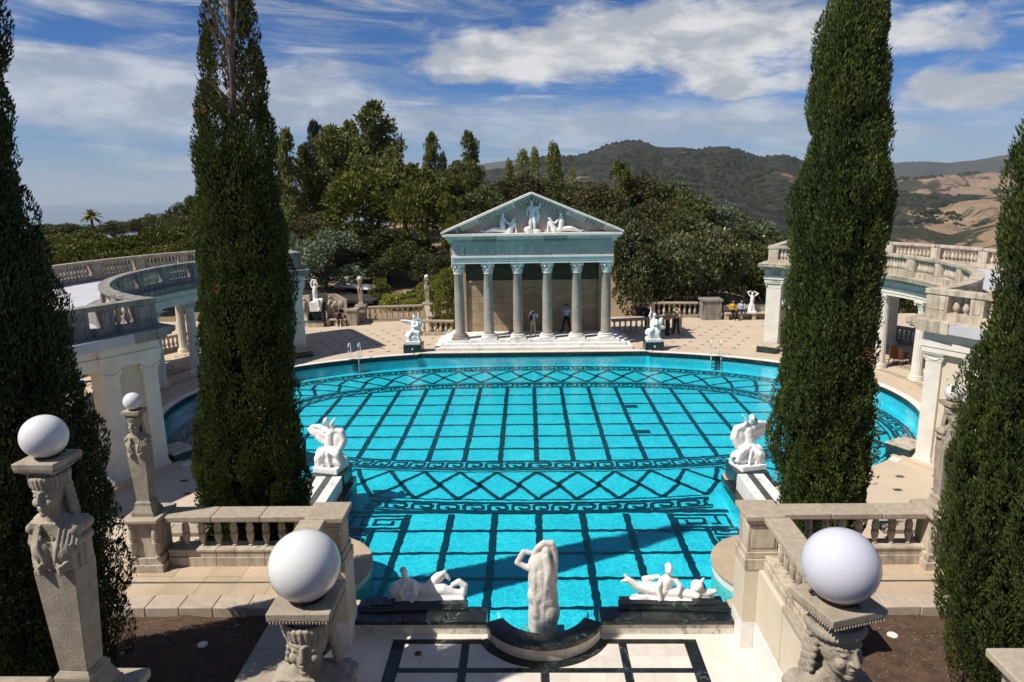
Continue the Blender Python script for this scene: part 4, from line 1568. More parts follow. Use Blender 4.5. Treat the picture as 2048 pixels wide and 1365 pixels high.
        for r0 in (10.26, 10.56, 14.36, 14.6):
            c = P2(r0)
            link('baluster', me_rb, None, tt, mtx=T(c[0], c[1], ZCOR + 0.24, 0, (1, 1, (ZTOP - 0.15 - ZCOR - 0.24) / 0.56)))
        if e == 0:
            c3 = Vector((s * AC[0], AC[1], 0)) + er * 12.4 - et * 0.205
            mb = MB()
            for k in (-1, 1):
                mb.tube([c3 + er * (k * (0.1 + 0.55 * u)) + Vector((0, 0, ZCOR + 0.62 - 0.18 * math.sin(math.pi * u))) for u in np.linspace(0, 1, 7)], 0.02, 5)
            mb.sphere(c3 + Vector((0, 0, ZCOR + 0.56)), 0.06, 8, 6)
            obj('carved_garland', mb, m_in, tt)
    # garden-side balustrade standing on the floor behind the outer columns
    arc_balustrade(s, RO + 0.75, 0.10, 1.05, rad(-50), rad(50), 9, 9, 'low stone balustrade behind the rear columns of the %s colonnade' % side, MT['cast'], False)


# ================================================================ STRAIGHT BALUSTRADES
me_fb = baluster_mesh('baluster', 0.56, 0.105)
me_fb.materials.append(MT['castlight'])
me_nb = near_baluster_mesh('baluster', 0.60, 0.074)
me_nb.materials.append(MT['castlight'])


def straight_balustrade(label, p0, p1, z0, z1, n, base=0.20, rail=0.15, hw=0.15, me=None, posts=(0, 1), bmat='castlight', rmat='rail', postw=0.24, name='balustrade', pieces=1, mrg=0.0):
    me = me or me_fb
    a, b = Vector((p0[0], p0[1], 0)), Vector((p1[0], p1[1], 0))
    L_ = (b - a).length
    ex = (b - a) / L_
    ey = Vector((-ex.y, ex.x, 0))
    c = (a + b) / 2
    t = thing(name, label, 'balustrade', (c.x, c.y, z0))
    for k in range(pieces):
        q = a + ex * (L_ * (k + 0.5) / pieces)
        hl = L_ / 2 / pieces - 0.003
        mb = MB().obox((q.x, q.y), ex, ey, hl, hw, z0, z0 + base * 0.55).obox((q.x, q.y), ex, ey, hl, hw * 0.86, z0 + base * 0.55, z0 + base * 0.85).obox((q.x, q.y), ex, ey, hl, hw * 0.95, z0 + base * 0.85, z0 + base)
        obj('plinth', mb, MT[bmat], t, bevel=0.008)
        mb = MB().obox((q.x, q.y), ex, ey, hl, hw * 0.85, z1 - rail, z1 - rail * 0.72).obox((q.x, q.y), ex, ey, hl, hw * 1.22, z1 - rail * 0.72, z1)
        obj('rail', mb, MT[rmat], t, bevel=0.016)
    h = z1 - rail - z0 - base
    h0 = me.vertices and max(v.co.z for v in me.vertices)
    for k in range(n):
        q = a + ex * (mrg + (L_ - 2 * mrg) * (k + 0.5) / n)
        link('baluster', me, None, t, mtx=T(q.x, q.y, z0 + base, 0, (1, 1, h / h0)))
    for f in posts:
        q = a + ex * (L_ * f)
        mb = MB().obox((q.x, q.y), ex, ey, postw, postw, z0 - 0.003, z1 + 0.02).obox((q.x, q.y), ex, ey, postw + 0.06, postw + 0.06, z1 - 0.10, z1 + 0.03).obox((q.x, q.y), ex, ey, postw + 0.05, postw + 0.05, z0 - 0.002, z0 + base * 0.9)
        obj('post', mb, MT[bmat], t, bevel=0.012)
    return t


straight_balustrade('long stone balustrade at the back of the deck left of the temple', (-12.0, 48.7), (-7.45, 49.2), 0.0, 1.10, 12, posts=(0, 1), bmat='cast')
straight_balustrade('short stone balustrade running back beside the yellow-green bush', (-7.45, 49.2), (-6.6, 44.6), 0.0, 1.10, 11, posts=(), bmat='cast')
straight_balustrade('low stone balustrade against the left side of the temple', (-7.4, 44.0), (-4.95, 43.7), 0.0, 0.98, 7, posts=(0,), bmat='castlight')
straight_balustrade('low stone balustrade against the right side of the temple', (4.95, 43.4), (9.2, 44.3), 0.0, 0.98, 12, posts=(1,), bmat='castlight')
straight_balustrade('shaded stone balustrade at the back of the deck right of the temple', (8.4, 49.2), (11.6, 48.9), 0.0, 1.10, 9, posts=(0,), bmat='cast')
TMP = bpy.data.scenes.new('sculpting')      # small side scene: only there to fuse the figures, removed at the end


def side_graph():
    with bpy.context.temp_override(scene=TMP, view_layer=TMP.view_layers[0]):
        return bpy.context.evaluated_depsgraph_get()


# ================================================================ SCULPTING KIT
def cap_prim(mb, p0, p1, r0, r1, n=12):
    p0, p1 = Vector(p0), Vector(p1)
    ax = p1 - p0
    L_ = ax.length
    t = ax / L_ if L_ > 1e-6 else Vector((0, 0, 1))
    pts, rr = [], []
    for k in range(5):
        a = math.pi / 2 * (1 - k / 4)
        pts.append(p0 - t * (r0 * math.sin(a))); rr.append(max(1e-4, r0 * math.cos(a)))
    for k in range(5):
        a = math.pi / 2 * k / 4
        pts.append(p1 + t * (r1 * math.sin(a))); rr.append(max(1e-4, r1 * math.cos(a)))
    ref = Vector((0, 0, 1)) if abs(t.z) < 0.9 else Vector((0, 1, 0))
    a_ = t.cross(ref).normalized(); b_ = t.cross(a_)
    vs_, fs = [], []
    for p_, r_ in zip(pts, rr):
        for i in range(n):
            th = 2 * math.pi * i / n
            vs_.append(p_ + (a_ * math.cos(th) + b_ * math.sin(th)) * r_)
    for j in range(len(pts) - 1):
        for i in range(n):
            k = (i + 1) % n
            fs.append((j * n + i, j * n + k, (j + 1) * n + k, (j + 1) * n + i))
    fs.append(tuple(range(n - 1, -1, -1)))
    fs.append(tuple((len(pts) - 1) * n + i for i in range(n)))
    mb.add(vs_, fs)


def sculpt(name, prims, voxel, mats, smooth=4, rough=0.0, rfreq=8.0):
    """prims: ('c', p0, p1, r0, r1, m) | ('e', c, (rx,ry,rz), m[, euler]) | ('b', c, (hx,hy,hz), m[, euler]) fused into one continuous surface"""
    mb = MB()
    for p_ in prims:
        if p_[0] == 'c':
            cap_prim(mb, p_[1], p_[2], p_[3], p_[4])
        else:
            m2 = MB()
            if p_[0] == 'e':
                m2.sphere((0, 0, 0), p_[2], 16, 12)
            else:
                h = p_[2]
                m2.box(-h[0], h[0], -h[1], h[1], -h[2], h[2])
            R_ = Euler(p_[4]).to_matrix() if len(p_) > 4 else Matrix.Identity(3)
            mb.add([R_ @ Vector(v) + Vector(p_[1]) for v in m2.v], m2.f)
    me = mb.mesh(name, True, 0)
    o = bpy.data.objects.new(name, me)
    TMP.collection.objects.link(o)
    r_ = o.modifiers.new('r', 'REMESH'); r_.mode = 'VOXEL'; r_.voxel_size = voxel; r_.adaptivity = 0.0
    s_ = o.modifiers.new('s', 'SMOOTH'); s_.iterations = smooth; s_.factor = 0.5
    dg = side_graph()
    me2 = bpy.data.meshes.new_from_object(o.evaluated_get(dg))
    bpy.data.objects.remove(o)
    bpy.data.meshes.remove(me)
    me2.name = name
    if rough:
        nv = len(me2.vertices)
        co = np.empty(nv * 3, 'f'); me2.vertices.foreach_get('co', co); co = co.reshape(-1, 3)
        no = np.empty(nv * 3, 'f'); me2.vertex_normals.foreach_get('vector', no); no = no.reshape(-1, 3)
        dn = np.array([pnoise(Vector(p_) * rfreq) + 0.5 * pnoise(Vector(p_) * (rfreq * 2.3)) for p_ in co.tolist()])
        co += no * (dn * rough)[:, None]
        me2.vertices.foreach_set('co', co.reshape(-1))
    for q in mats:
        me2.materials.append(q)
    if len(mats) > 1:
        nf = len(me2.polygons)
        cen = np.empty(nf * 3, 'f'); me2.polygons.foreach_get('center', cen); cen = cen.reshape(-1, 3)
        best = np.full(nf, 1e9); idx = np.zeros(nf, 'i')
        for p_ in prims:
            if p_[0] == 'c':
                a, b = np.array(p_[1]), np.array(p_[2]); ab = b - a
                t = np.clip(((cen - a) @ ab) / max(1e-9, ab @ ab), 0, 1)
                d = np.linalg.norm(cen - (a + t[:, None] * ab), axis=1) - (p_[3] + (p_[4] - p_[3]) * t)
                mi = p_[5]
            else:
                R_ = np.array(Euler(p_[4]).to_matrix()) if len(p_) > 4 else np.eye(3)
                q = (cen - np.array(p_[1])) @ R_
                h = np.array(p_[2])
                d = (np.linalg.norm(q / h, axis=1) - 1) * h.min() if p_[0] == 'e' else np.max(np.abs(q) - h, axis=1)
                mi = p_[3]
            k = d < best
            best[k] = d[k]; idx[k] = mi
        me2.polygons.foreach_set('material_index', idx)
    me2.shade_smooth()
    me2.update()
    return me2


def chain(pts, rs_, m=0):
    return [('c', pts[i], pts[i + 1], rs_[i], rs_[i + 1], m) for i in range(len(pts) - 1)]


# ---------------------------------------------------------------- winged statue groups
def winged(name, seed=1):
    P = [('b', (0, 0, 0.09), (0.42, 0.40, 0.09), 0)]
    P += [('e', (-0.05, 0, 0.38), (0.36, 0.34, 0.28), 0), ('e', (0.24, 0.05, 0.32), (0.30, 0.30, 0.22), 0), ('e', (-0.20, -0.10, 0.52), (0.24, 0.22, 0.24), 0), ('e', (-0.28, -0.2, 0.26), (0.16, 0.16, 0.14), 0)]
    P += chain([(0.10, -0.12, 0.68), (0.36, -0.22, 0.62), (0.44, -0.18, 0.30)], [0.15, 0.115, 0.07])
    P += chain([(-0.05, -0.14, 0.66), (-0.18, -0.32, 0.52), (-0.22, -0.30, 0.24)], [0.15, 0.11, 0.06])
    P += [('c', (0, 0, 0.75), (0.05, 0.02, 1.20), 0.17, 0.15, 0), ('c', (-0.12, 0, 1.27), (0.26, 0.02, 1.31), 0.085, 0.085, 0)]
    P += [('c', (0.02, 0, 1.32), (-0.02, -0.02, 1.50), 0.06, 0.055, 0), ('e', (-0.05, -0.03, 1.60), (0.088, 0.105, 0.118), 0), ('e', (-0.09, 0.06, 1.63), (0.07, 0.07, 0.07), 0), ('e', (-0.055, -0.135, 1.59), (0.018, 0.022, 0.028), 0)]
    P += chain([(0.22, 0, 1.33), (0.14, -0.06, 1.50), (0.20, -0.06, 1.62), (0.30, -0.05, 1.73)], [0.06, 0.048, 0.04, 0.022])
    P += chain([(0.16, 0.02, 1.36), (0.40, 0.06, 1.26), (0.47, 0.06, 0.98), (0.36, 0.02, 0.72), (0.22, 0.0, 0.55)], [0.09, 0.12, 0.13, 0.12, 0.1])
    P += [('e', (0.28, 0.03, 0.98), (0.19, 0.11, 0.32), 0, (0, 0.15, 0))]
    for tip, r in (((-0.80, 0.14, 1.20), 0.075), ((-0.72, 0.14, 1.06), 0.07), ((-0.58, 0.12, 0.93), 0.07), ((-0.44, 0.10, 0.84), 0.065), ((-0.32, 0.08, 0.78), 0.06)):
        P += chain([(-0.06, 0.05, 1.12), ((-0.06 + tip[0]) / 2, 0.1, (1.16 + tip[2]) / 2 + 0.03), tip], [0.10, r, 0.022])
    P += chain([(-0.05, 0.05, 1.26), (-0.38, 0.09, 1.37), (-0.62, 0.12, 1.34), (-0.84, 0.14, 1.22)], [0.09, 0.08, 0.06, 0.025])
    P += [('e', (-0.38, 0.09, 1.14), (0.40, 0.05, 0.17), 0, (0, 0.12, 0)), ('e', (-0.30, 0.08, 0.98), (0.26, 0.05, 0.16), 0, (0, 0.5, 0))]
    P += [('e', (0.45, -0.05, 0.48), (0.20, 0.10, 0.06), 0, (0.2, 0.5, 0.1)), ('e', (-0.32, -0.28, 0.40), (0.08, 0.10, 0.16), 0)]
    for k in range(9):
        a = k * 0.7
        P += chain([(0.3 * math.cos(a), 0.28 * math.sin(a), 0.62), (0.36 * math.cos(a + 0.2), 0.34 * math.sin(a + 0.2), 0.22)], [0.05, 0.045])
    return sculpt(name, P, 0.018, [MT['statue']], 2, 0.006, 11)


def far_group(name):
    P = [('b', (0, 0, 0.09), (0.42, 0.38, 0.09), 0), ('e', (0, 0, 0.38), (0.36, 0.32, 0.30), 0), ('e', (0.16, 0, 0.62), (0.26, 0.25, 0.28), 0), ('e', (-0.26, -0.1, 0.50), (0.18, 0.2, 0.22), 0)]
    P += [('c', (0.08, 0, 0.8), (0.06, 0, 1.18), 0.19, 0.16, 0), ('c', (0.06, 0, 1.3), (0.10, -0.02, 1.46), 0.06, 0.055, 0), ('e', (0.10, -0.03, 1.55), (0.09, 0.1, 0.115), 0)]
    P += chain([(-0.12, 0, 1.24), (-0.42, -0.05, 1.33), (-0.70, -0.05, 1.36)], [0.10, 0.075, 0.035])
    P += chain([(-0.12, 0.02, 1.20), (-0.44, 0.02, 1.22), (-0.66, 0.0, 1.30)], [0.10, 0.06, 0.03])
    P += chain([(0.26, 0, 1.26), (0.30, -0.2, 1.05), (0.02, -0.26, 1.00)], [0.075, 0.065, 0.05])
    P += chain([(0.24, 0, 1.3), (0.34, 0, 1.5), (0.36, 0, 1.78)], [0.06, 0.05, 0.03])
    P += chain([(0.05, -0.15, 0.74), (0.34, -0.25, 0.66), (0.36, -0.22, 0.25)], [0.15, 0.12, 0.07])
    P += chain([(-0.05, -0.18, 0.70), (-0.22, -0.28, 0.45), (-0.18, -0.3, 0.2)], [0.14, 0.09, 0.06])
    P += [('e', (0.30, 0.05, 1.02), (0.22, 0.12, 0.34), 0, (0, 0.4, 0))]
    return sculpt(name, P, 0.02, [MT['statue']], 3, 0.006, 11)


def far_group_b(name):
    P = [('b', (0, 0, 0.09), (0.42, 0.38, 0.09), 0), ('e', (0, 0, 0.42), (0.34, 0.3, 0.32), 0), ('e', (-0.28, -0.05, 0.50), (0.22, 0.22, 0.24), 0), ('e', (0.2, 0, 0.55), (0.2, 0.2, 0.3), 0)]
    P += [('c', (0.0, 0, 0.8), (-0.02, 0, 1.15), 0.2, 0.16, 0), ('c', (-0.02, 0, 1.2), (0.02, 0, 1.40), 0.07, 0.06, 0), ('e', (0.03, -0.03, 1.50), (0.09, 0.1, 0.115), 0)]
    P += [('e', (0.34, 0.02, 1.02), (0.16, 0.12, 0.34), 0, (0, 0.35, 0)), ('e', (0.44, 0.0, 0.80), (0.22, 0.1, 0.12), 0, (0, 0.4, 0)), ('c', (0.42, 0, 0.72), (0.66, 0, 0.80), 0.08, 0.02, 0)]
    P += chain([(-0.12, 0, 1.2), (-0.26, -0.05, 1.45), (-0.18, -0.03, 1.72)], [0.07, 0.06, 0.045])
    P += [('e', (-0.19, -0.02, 1.80), (0.045, 0.04, 0.16), 0, (0, -0.25, 0))]
    P += chain([(0.14, -0.05, 1.2), (0.12, -0.25, 1.0), (-0.1, -0.26, 0.98)], [0.07, 0.06, 0.045])
    P += chain([(-0.05, -0.15, 0.76), (-0.25, -0.28, 0.6), (-0.22, -0.24, 0.22)], [0.15, 0.11, 0.07])
    P += chain([(0.05, -0.15, 0.76), (0.2, -0.3, 0.55), (0.28, -0.26, 0.2)], [0.14, 0.1, 0.06])
    return sculpt(name, P, 0.02, [MT['statue']], 3, 0.006, 11)


me_wing = winged('figure_group')
me_wing_r = me_wing.copy()
me_wing_r.transform(Matrix.Diagonal((-1, 1, 1, 1)))
me_wing_r.flip_normals()
SZ = 0.52
for s, me_, lab in ((-1, me_wing, 'white marble winged nymph statue beside the left cypress, wing spread to the left'), (1, me_wing_r, 'white marble winged nymph statue beside the right cypress, wing spread to the right')):
    t = thing('statue', lab, 'statue', (s * 6.55, 20.85, 0), group='marble groups at the pool corners')
    obj('pedestal', MB().box(s * 6.55 - 0.52, s * 6.55 + 0.52, 20.33, 21.37, -0.02, SZ), MT['greenm'], t, bevel=0.012)
    link('figure_group', me_, None, t, local=True, mtx=T(0, 0, SZ, 0.25 * s, 1.0))
me_fl, me_fr = far_group('figure_group'), far_group_b('figure_group')
for s, me_, lab in ((-1, me_fl, 'white marble nymph group with outstretched arm on dark base, left of the temple'), (1, me_fr, 'white marble nymph group with raised arm on dark base, right of the temple')):
    t = thing('statue', lab, 'statue', (s * 6.85, 39.35, 0), group='marble groups at the pool corners')
    mb = MB().box(s * 6.85 - 0.52, s * 6.85 + 0.52, 38.86, 39.84, 0.002, 0.48)
    pd = obj('pedestal', mb, MT['greenm'], t, bevel=0.012)
    obj('spout', MB().tube([(s * 6.85, 38.87, 0.26), (s * 6.85, 38.80, 0.26)], 0.05, 10), MT['chrome'], pd)
    obj('pipe', MB().tube([(s * 6.85, 38.84, 0.26), (s * 6.85 + 0.1, 38.78, 0.05), (s * 6.85 + 0.25, 38.70, -0.1)], 0.012, 6), MT['darkmetal'], pd)
    link('figure_group', me_, None, t, local=True, mtx=T(0, 0, 0.48))

# ---------------------------------------------------------------- venus
P = chain([(0, 0, -0.6), (0, 0, 0.10), (0.02, 0.0, 0.7), (-0.05, 0, 1.35), (-0.06, 0, 1.68)], [0.34, 0.37, 0.36, 0.31, 0.22])
P += chain([(-0.24, 0, 1.62), (-0.14, -0.03, 1.95), (0.02, -0.03, 2.10), (0.22, 0, 2.07), (0.29, 0, 1.8), (0.27, 0, 1.45), (0.25, 0, 1.1)], [0.085, 0.075, 0.075, 0.085, 0.085, 0.10, 0.12])
P += [('e', (0.08, -0.04, 1.90), (0.115, 0.125, 0.145), 0), ('c', (0.02, 0, 1.66), (0.06, 0, 1.82), 0.075, 0.07, 0)]
P += chain([(0.08, -0.13, 1.80), (0.14, -0.22, 1.5), (0.06, -0.27, 1.1), (0.04, -0.30, 0.7)], [0.10, 0.09, 0.07, 0.05])
P += chain([(-0.18, -0.16, 1.55), (-0.20, -0.24, 1.1), (-0.16, -0.30, 0.5)], [0.10, 0.08, 0.07])
P += chain([(-0.30, 0, 1.84), (-0.46, 0, 1.86), (-0.61, 0, 1.58), (-0.34, -0.06, 1.46)], [0.055, 0.065, 0.075, 0.075])
P += [('e', (-0.12, -0.05, 1.55), (0.24, 0.2, 0.28), 0), ('e', (0.12, -0.1, 0.35), (0.3, 0.28, 0.4), 0), ('e', (-0.1, -0.12, 0.8), (0.28, 0.24, 0.3), 0)]
P += [('e', (0.10, -0.22, 1.02), (0.10, 0.10, 0.30), 0, (0.1, 0.1, 0)), ('e', (-0.14, -0.20, 0.45), (0.14, 0.16, 0.35), 0), ('e', (0.18, -0.18, 0.6), (0.12, 0.14, 0.3), 0)]
P += [('b', (0, 0, -0.58), (0.55, 0.5, 0.16), 0)]
t = thing('statue', 'tall rough marble figure seen from behind, arms raised, standing in the black-rimmed basin', 'statue', (0.0, 13.62, 0.0))
link('figure', sculpt('figure', P, 0.02, [MT['venus']], 4, 0.007, 7), None, t, local=True, mtx=T(0, 0, -0.02, 0, (0.88, 0.88, 0.89)))

# ---------------------------------------------------------------- reclining figures on the near pool wall
P = [('e', (0.0, 0, 0.04), (0.86, 0.30, 0.10), 0), ('e', (-0.62, 0.05, 0.20), (0.20, 0.18, 0.22), 0), ('e', (-0.52, 0.1, 0.30), (0.14, 0.12, 0.18), 0)]
P += chain([(-0.34, 0, 0.40), (-0.16, 0, 0.27), (0.08, 0, 0.26)], [0.12, 0.115, 0.15]) + [('e', (-0.27, -0.10, 0.36), (0.055, 0.05, 0.055), 0), ('e', (-0.38, -0.09, 0.35), (0.055, 0.05, 0.055), 0)]
P += [('c', (-0.37, 0, 0.48), (-0.43, -0.02, 0.58), 0.048, 0.046, 0), ('e', (-0.45, -0.03, 0.67), (0.075, 0.09, 0.10), 0), ('e', (-0.49, 0.05, 0.70), (0.075, 0.075, 0.08), 0), ('e', (-0.43, -0.115, 0.665), (0.015, 0.02, 0.022), 0)]
P += chain([(0.08, 0, 0.26), (0.36, 0.0, 0.25), (0.60, 0.02, 0.15), (0.80, 0.05, 0.13), (0.84, 0.08, 0.30), (0.72, 0.08, 0.40), (0.58, 0.06, 0.34)], [0.155, 0.14, 0.11, 0.085, 0.075, 0.07, 0.05])
P += chain([(0.10, 0.05, 0.34), (0.26, 0.08, 0.52), (0.42, 0.10, 0.64)], [0.12, 0.10, 0.03]) + [('e', (0.30, 0.09, 0.50), (0.20, 0.05, 0.10), 0, (0, -0.75, 0)), ('e', (0.46, 0.1, 0.52), (0.05, 0.04, 0.12), 0, (0, -0.5, 0))]
P += chain([(-0.26, -0.10, 0.44), (-0.19, -0.20, 0.26), (-0.30, -0.24, 0.10)], [0.052, 0.045, 0.032]) + chain([(-0.44, -0.04, 0.44), (-0.56, -0.12, 0.27), (-0.46, -0.18, 0.10)], [0.052, 0.045, 0.032])
P += chain([(0.12, 0, 0.22), (0.5, -0.12, 0.10), (0.80, -0.10, 0.08)], [0.09, 0.07, 0.06])
t = tag(link('statue', sculpt('statue', P, 0.016, [MT['statue']], 2, 0.003, 12), None), 'reclining white marble mermaid with curled tail on the near pool wall, left of the basin', 'statue', 'reclining marble figures by the basin')
t.matrix_basis = T(-2.55, 13.86, 0.345)
P = [('e', (0.1, 0, 0.04), (0.95, 0.30, 0.10), 0)]
P += [('c', (-0.10, 0, 0.26), (-0.02, 0, 0.48), 0.13, 0.13, 0), ('c', (-0.02, 0, 0.52), (0.0, -0.02, 0.64), 0.055, 0.05, 0), ('e', (0.0, -0.03, 0.74), (0.085, 0.095, 0.115), 0), ('e', (0.0, 0.03, 0.80), (0.08, 0.08, 0.06), 0), ('e', (0.0, -0.125, 0.73), (0.016, 0.02, 0.022), 0)]
P += chain([(-0.14, -0.02, 0.52), (-0.26, -0.14, 0.36), (-0.20, -0.22, 0.14)], [0.06, 0.055, 0.04])
P += chain([(0.12, -0.02, 0.52), (0.24, -0.08, 0.40), (0.18, -0.18, 0.26)], [0.06, 0.055, 0.04])
P += chain([(-0.10, 0, 0.26), (-0.40, 0.05, 0.24), (-0.66, 0.08, 0.28), (-0.84, 0.08, 0.44), (-0.98, 0.05, 0.42)], [0.15, 0.13, 0.10, 0.06, 0.035])
P += chain([(-0.80, 0.08, 0.40), (-0.92, 0.1, 0.54)], [0.05, 0.03])
P += chain([(-0.34, 0.1, 0.28), (-0.5, 0.12, 0.44), (-0.2, 0.1, 0.5)], [0.09, 0.06, 0.05])
P += chain([(0.0, 0, 0.20), (0.35, -0.05, 0.18), (0.60, -0.1, 0.14)], [0.14, 0.12, 0.08])
P += [('e', (0.62, -0.02, 0.34), (0.14, 0.13, 0.14), 0), ('e', (0.60, -0.14, 0.33), (0.03, 0.03, 0.03), 0), ('c', (0.62, 0, 0.22), (0.80, 0, 0.14), 0.13, 0.10, 0), ('c', (0.70, 0, 0.42), (0.76, 0, 0.50), 0.04, 0.03, 0), ('c', (0.85, 0, 0.16), (1.02, 0, 0.20), 0.09, 0.05, 0)]
t = tag(link('statue', sculpt('statue', P, 0.016, [MT['statue']], 2, 0.003, 12), None), 'reclining white marble merman with a small head at his side, right of the basin', 'statue', 'reclining marble figures by the basin')
t.matrix_basis = T(2.72, 13.86, 0.345)

# ---------------------------------------------------------------- pediment figures (parts of the temple)
P = chain([(0, 0, 0.95), (0, -0.02, 1.3), (-0.02, 0, 1.48)], [0.15, 0.16, 0.13])
P += [('e', (-0.03, -0.05, 1.72), (0.10, 0.11, 0.13), 0), ('c', (-0.02, 0, 1.5), (-0.03, -0.02, 1.64), 0.06, 0.06, 0), ('e', (-0.03, -0.1, 1.62), (0.07, 0.06, 0.08), 0)]
P += chain([(-0.06, 0, 0.95), (-0.10, -0.06, 0.52), (-0.06, 0, 0.06)], [0.13, 0.10, 0.06])
P += chain([(0.07, 0, 0.95), (0.14, -0.1, 0.55), (0.10, 0.02, 0.06)], [0.13, 0.10, 0.06])
P += chain([(-0.20, 0, 1.44), (-0.30, -0.04, 1.18), (-0.24, -0.1, 0.95)], [0.075, 0.06, 0.04])
P += chain([(0.20, 0, 1.46), (0.38, 0, 1.42), (0.48, -0.04, 1.66)], [0.075, 0.06, 0.045])
P += chain([(0.22, 0.06, 1.4), (0.34, 0.06, 1.0), (0.28, 0.05, 0.6)], [0.10, 0.12, 0.06])
P += [('e', (-0.25, 0, 0.18), (0.22, 0.14, 0.2), 0), ('e', (0.25, 0.02, 0.12), (0.25, 0.14, 0.14), 0)]
link('relief_figure', sculpt('relief_figure', P, 0.02, [MT['statue']], 2), None, temple, mtx=T(0.02, 40.22, 6.61, 0, (1, 1, 0.98)))
for s in (-1, 1):
    P = chain([(0, 0, 0.18), (-0.05, -0.03, 0.55), (-0.03, 0, 0.74)], [0.15, 0.13, 0.11])
    P += [('e', (0.0, -0.04, 0.93), (0.085, 0.095, 0.11), 0), ('c', (-0.02, 0, 0.76), (0, -0.02, 0.86), 0.05, 0.05, 0)]
    P += chain([(0, 0, 0.16), (-0.50, -0.08, 0.22), (-0.98, 0, 0.06), (-1.12, 0, 0.12)], [0.13, 0.10, 0.06, 0.05])
    P += chain([(0, 0, 0.16), (-0.45, 0.0, 0.14), (-0.85, 0, 0.05)], [0.13, 0.09, 0.05])
    P += chain([(0.08, 0, 0.70), (0.24, -0.08, 0.48), (0.42, -0.04, 0.50)], [0.06, 0.05, 0.04])
    P += chain([(0.30, 0, 0.12), (0.45, 0, 0.40), (0.50, 0, 0.62), (0.58, -0.04, 0.68)], [0.16, 0.12, 0.08, 0.06])
    P += [('c', (0.52, 0, 0.7), (0.48, 0, 0.82), 0.035, 0.015, 0), ('c', (0.6, 0, 0.7), (0.62, 0, 0.82), 0.035, 0.015, 0), ('c', (0.60, 0, 0.5), (0.66, -0.02, 0.04), 0.06, 0.05, 0), ('e', (0.2, 0, 0.1), (0.3, 0.12, 0.12), 0)]
    me_ = sculpt('relief_figure', P, 0.02, [MT['statue']], 2)
    if s > 0:
        me_.transform(Matrix.Diagonal((-1, 1, 1, 1)))
        me_.flip_normals()
    link('relief_figure', me_, None, temple, mtx=T(1.62 * s, 40.22, 6.615, 0, (1.12, 1, 1.12)))
    mb = MB()
    mb.tube([(2.35 * s + s * 0.3 * u, 40.3, 6.72 + 0.08 * math.sin(u * 5)) for u in np.linspace(0, 3, 9)], [0.07, 0.07, 0.06, 0.06, 0.05, 0.05, 0.04, 0.03, 0.02], 6)
    obj('tail_relief', mb, MT['statue'], temple)

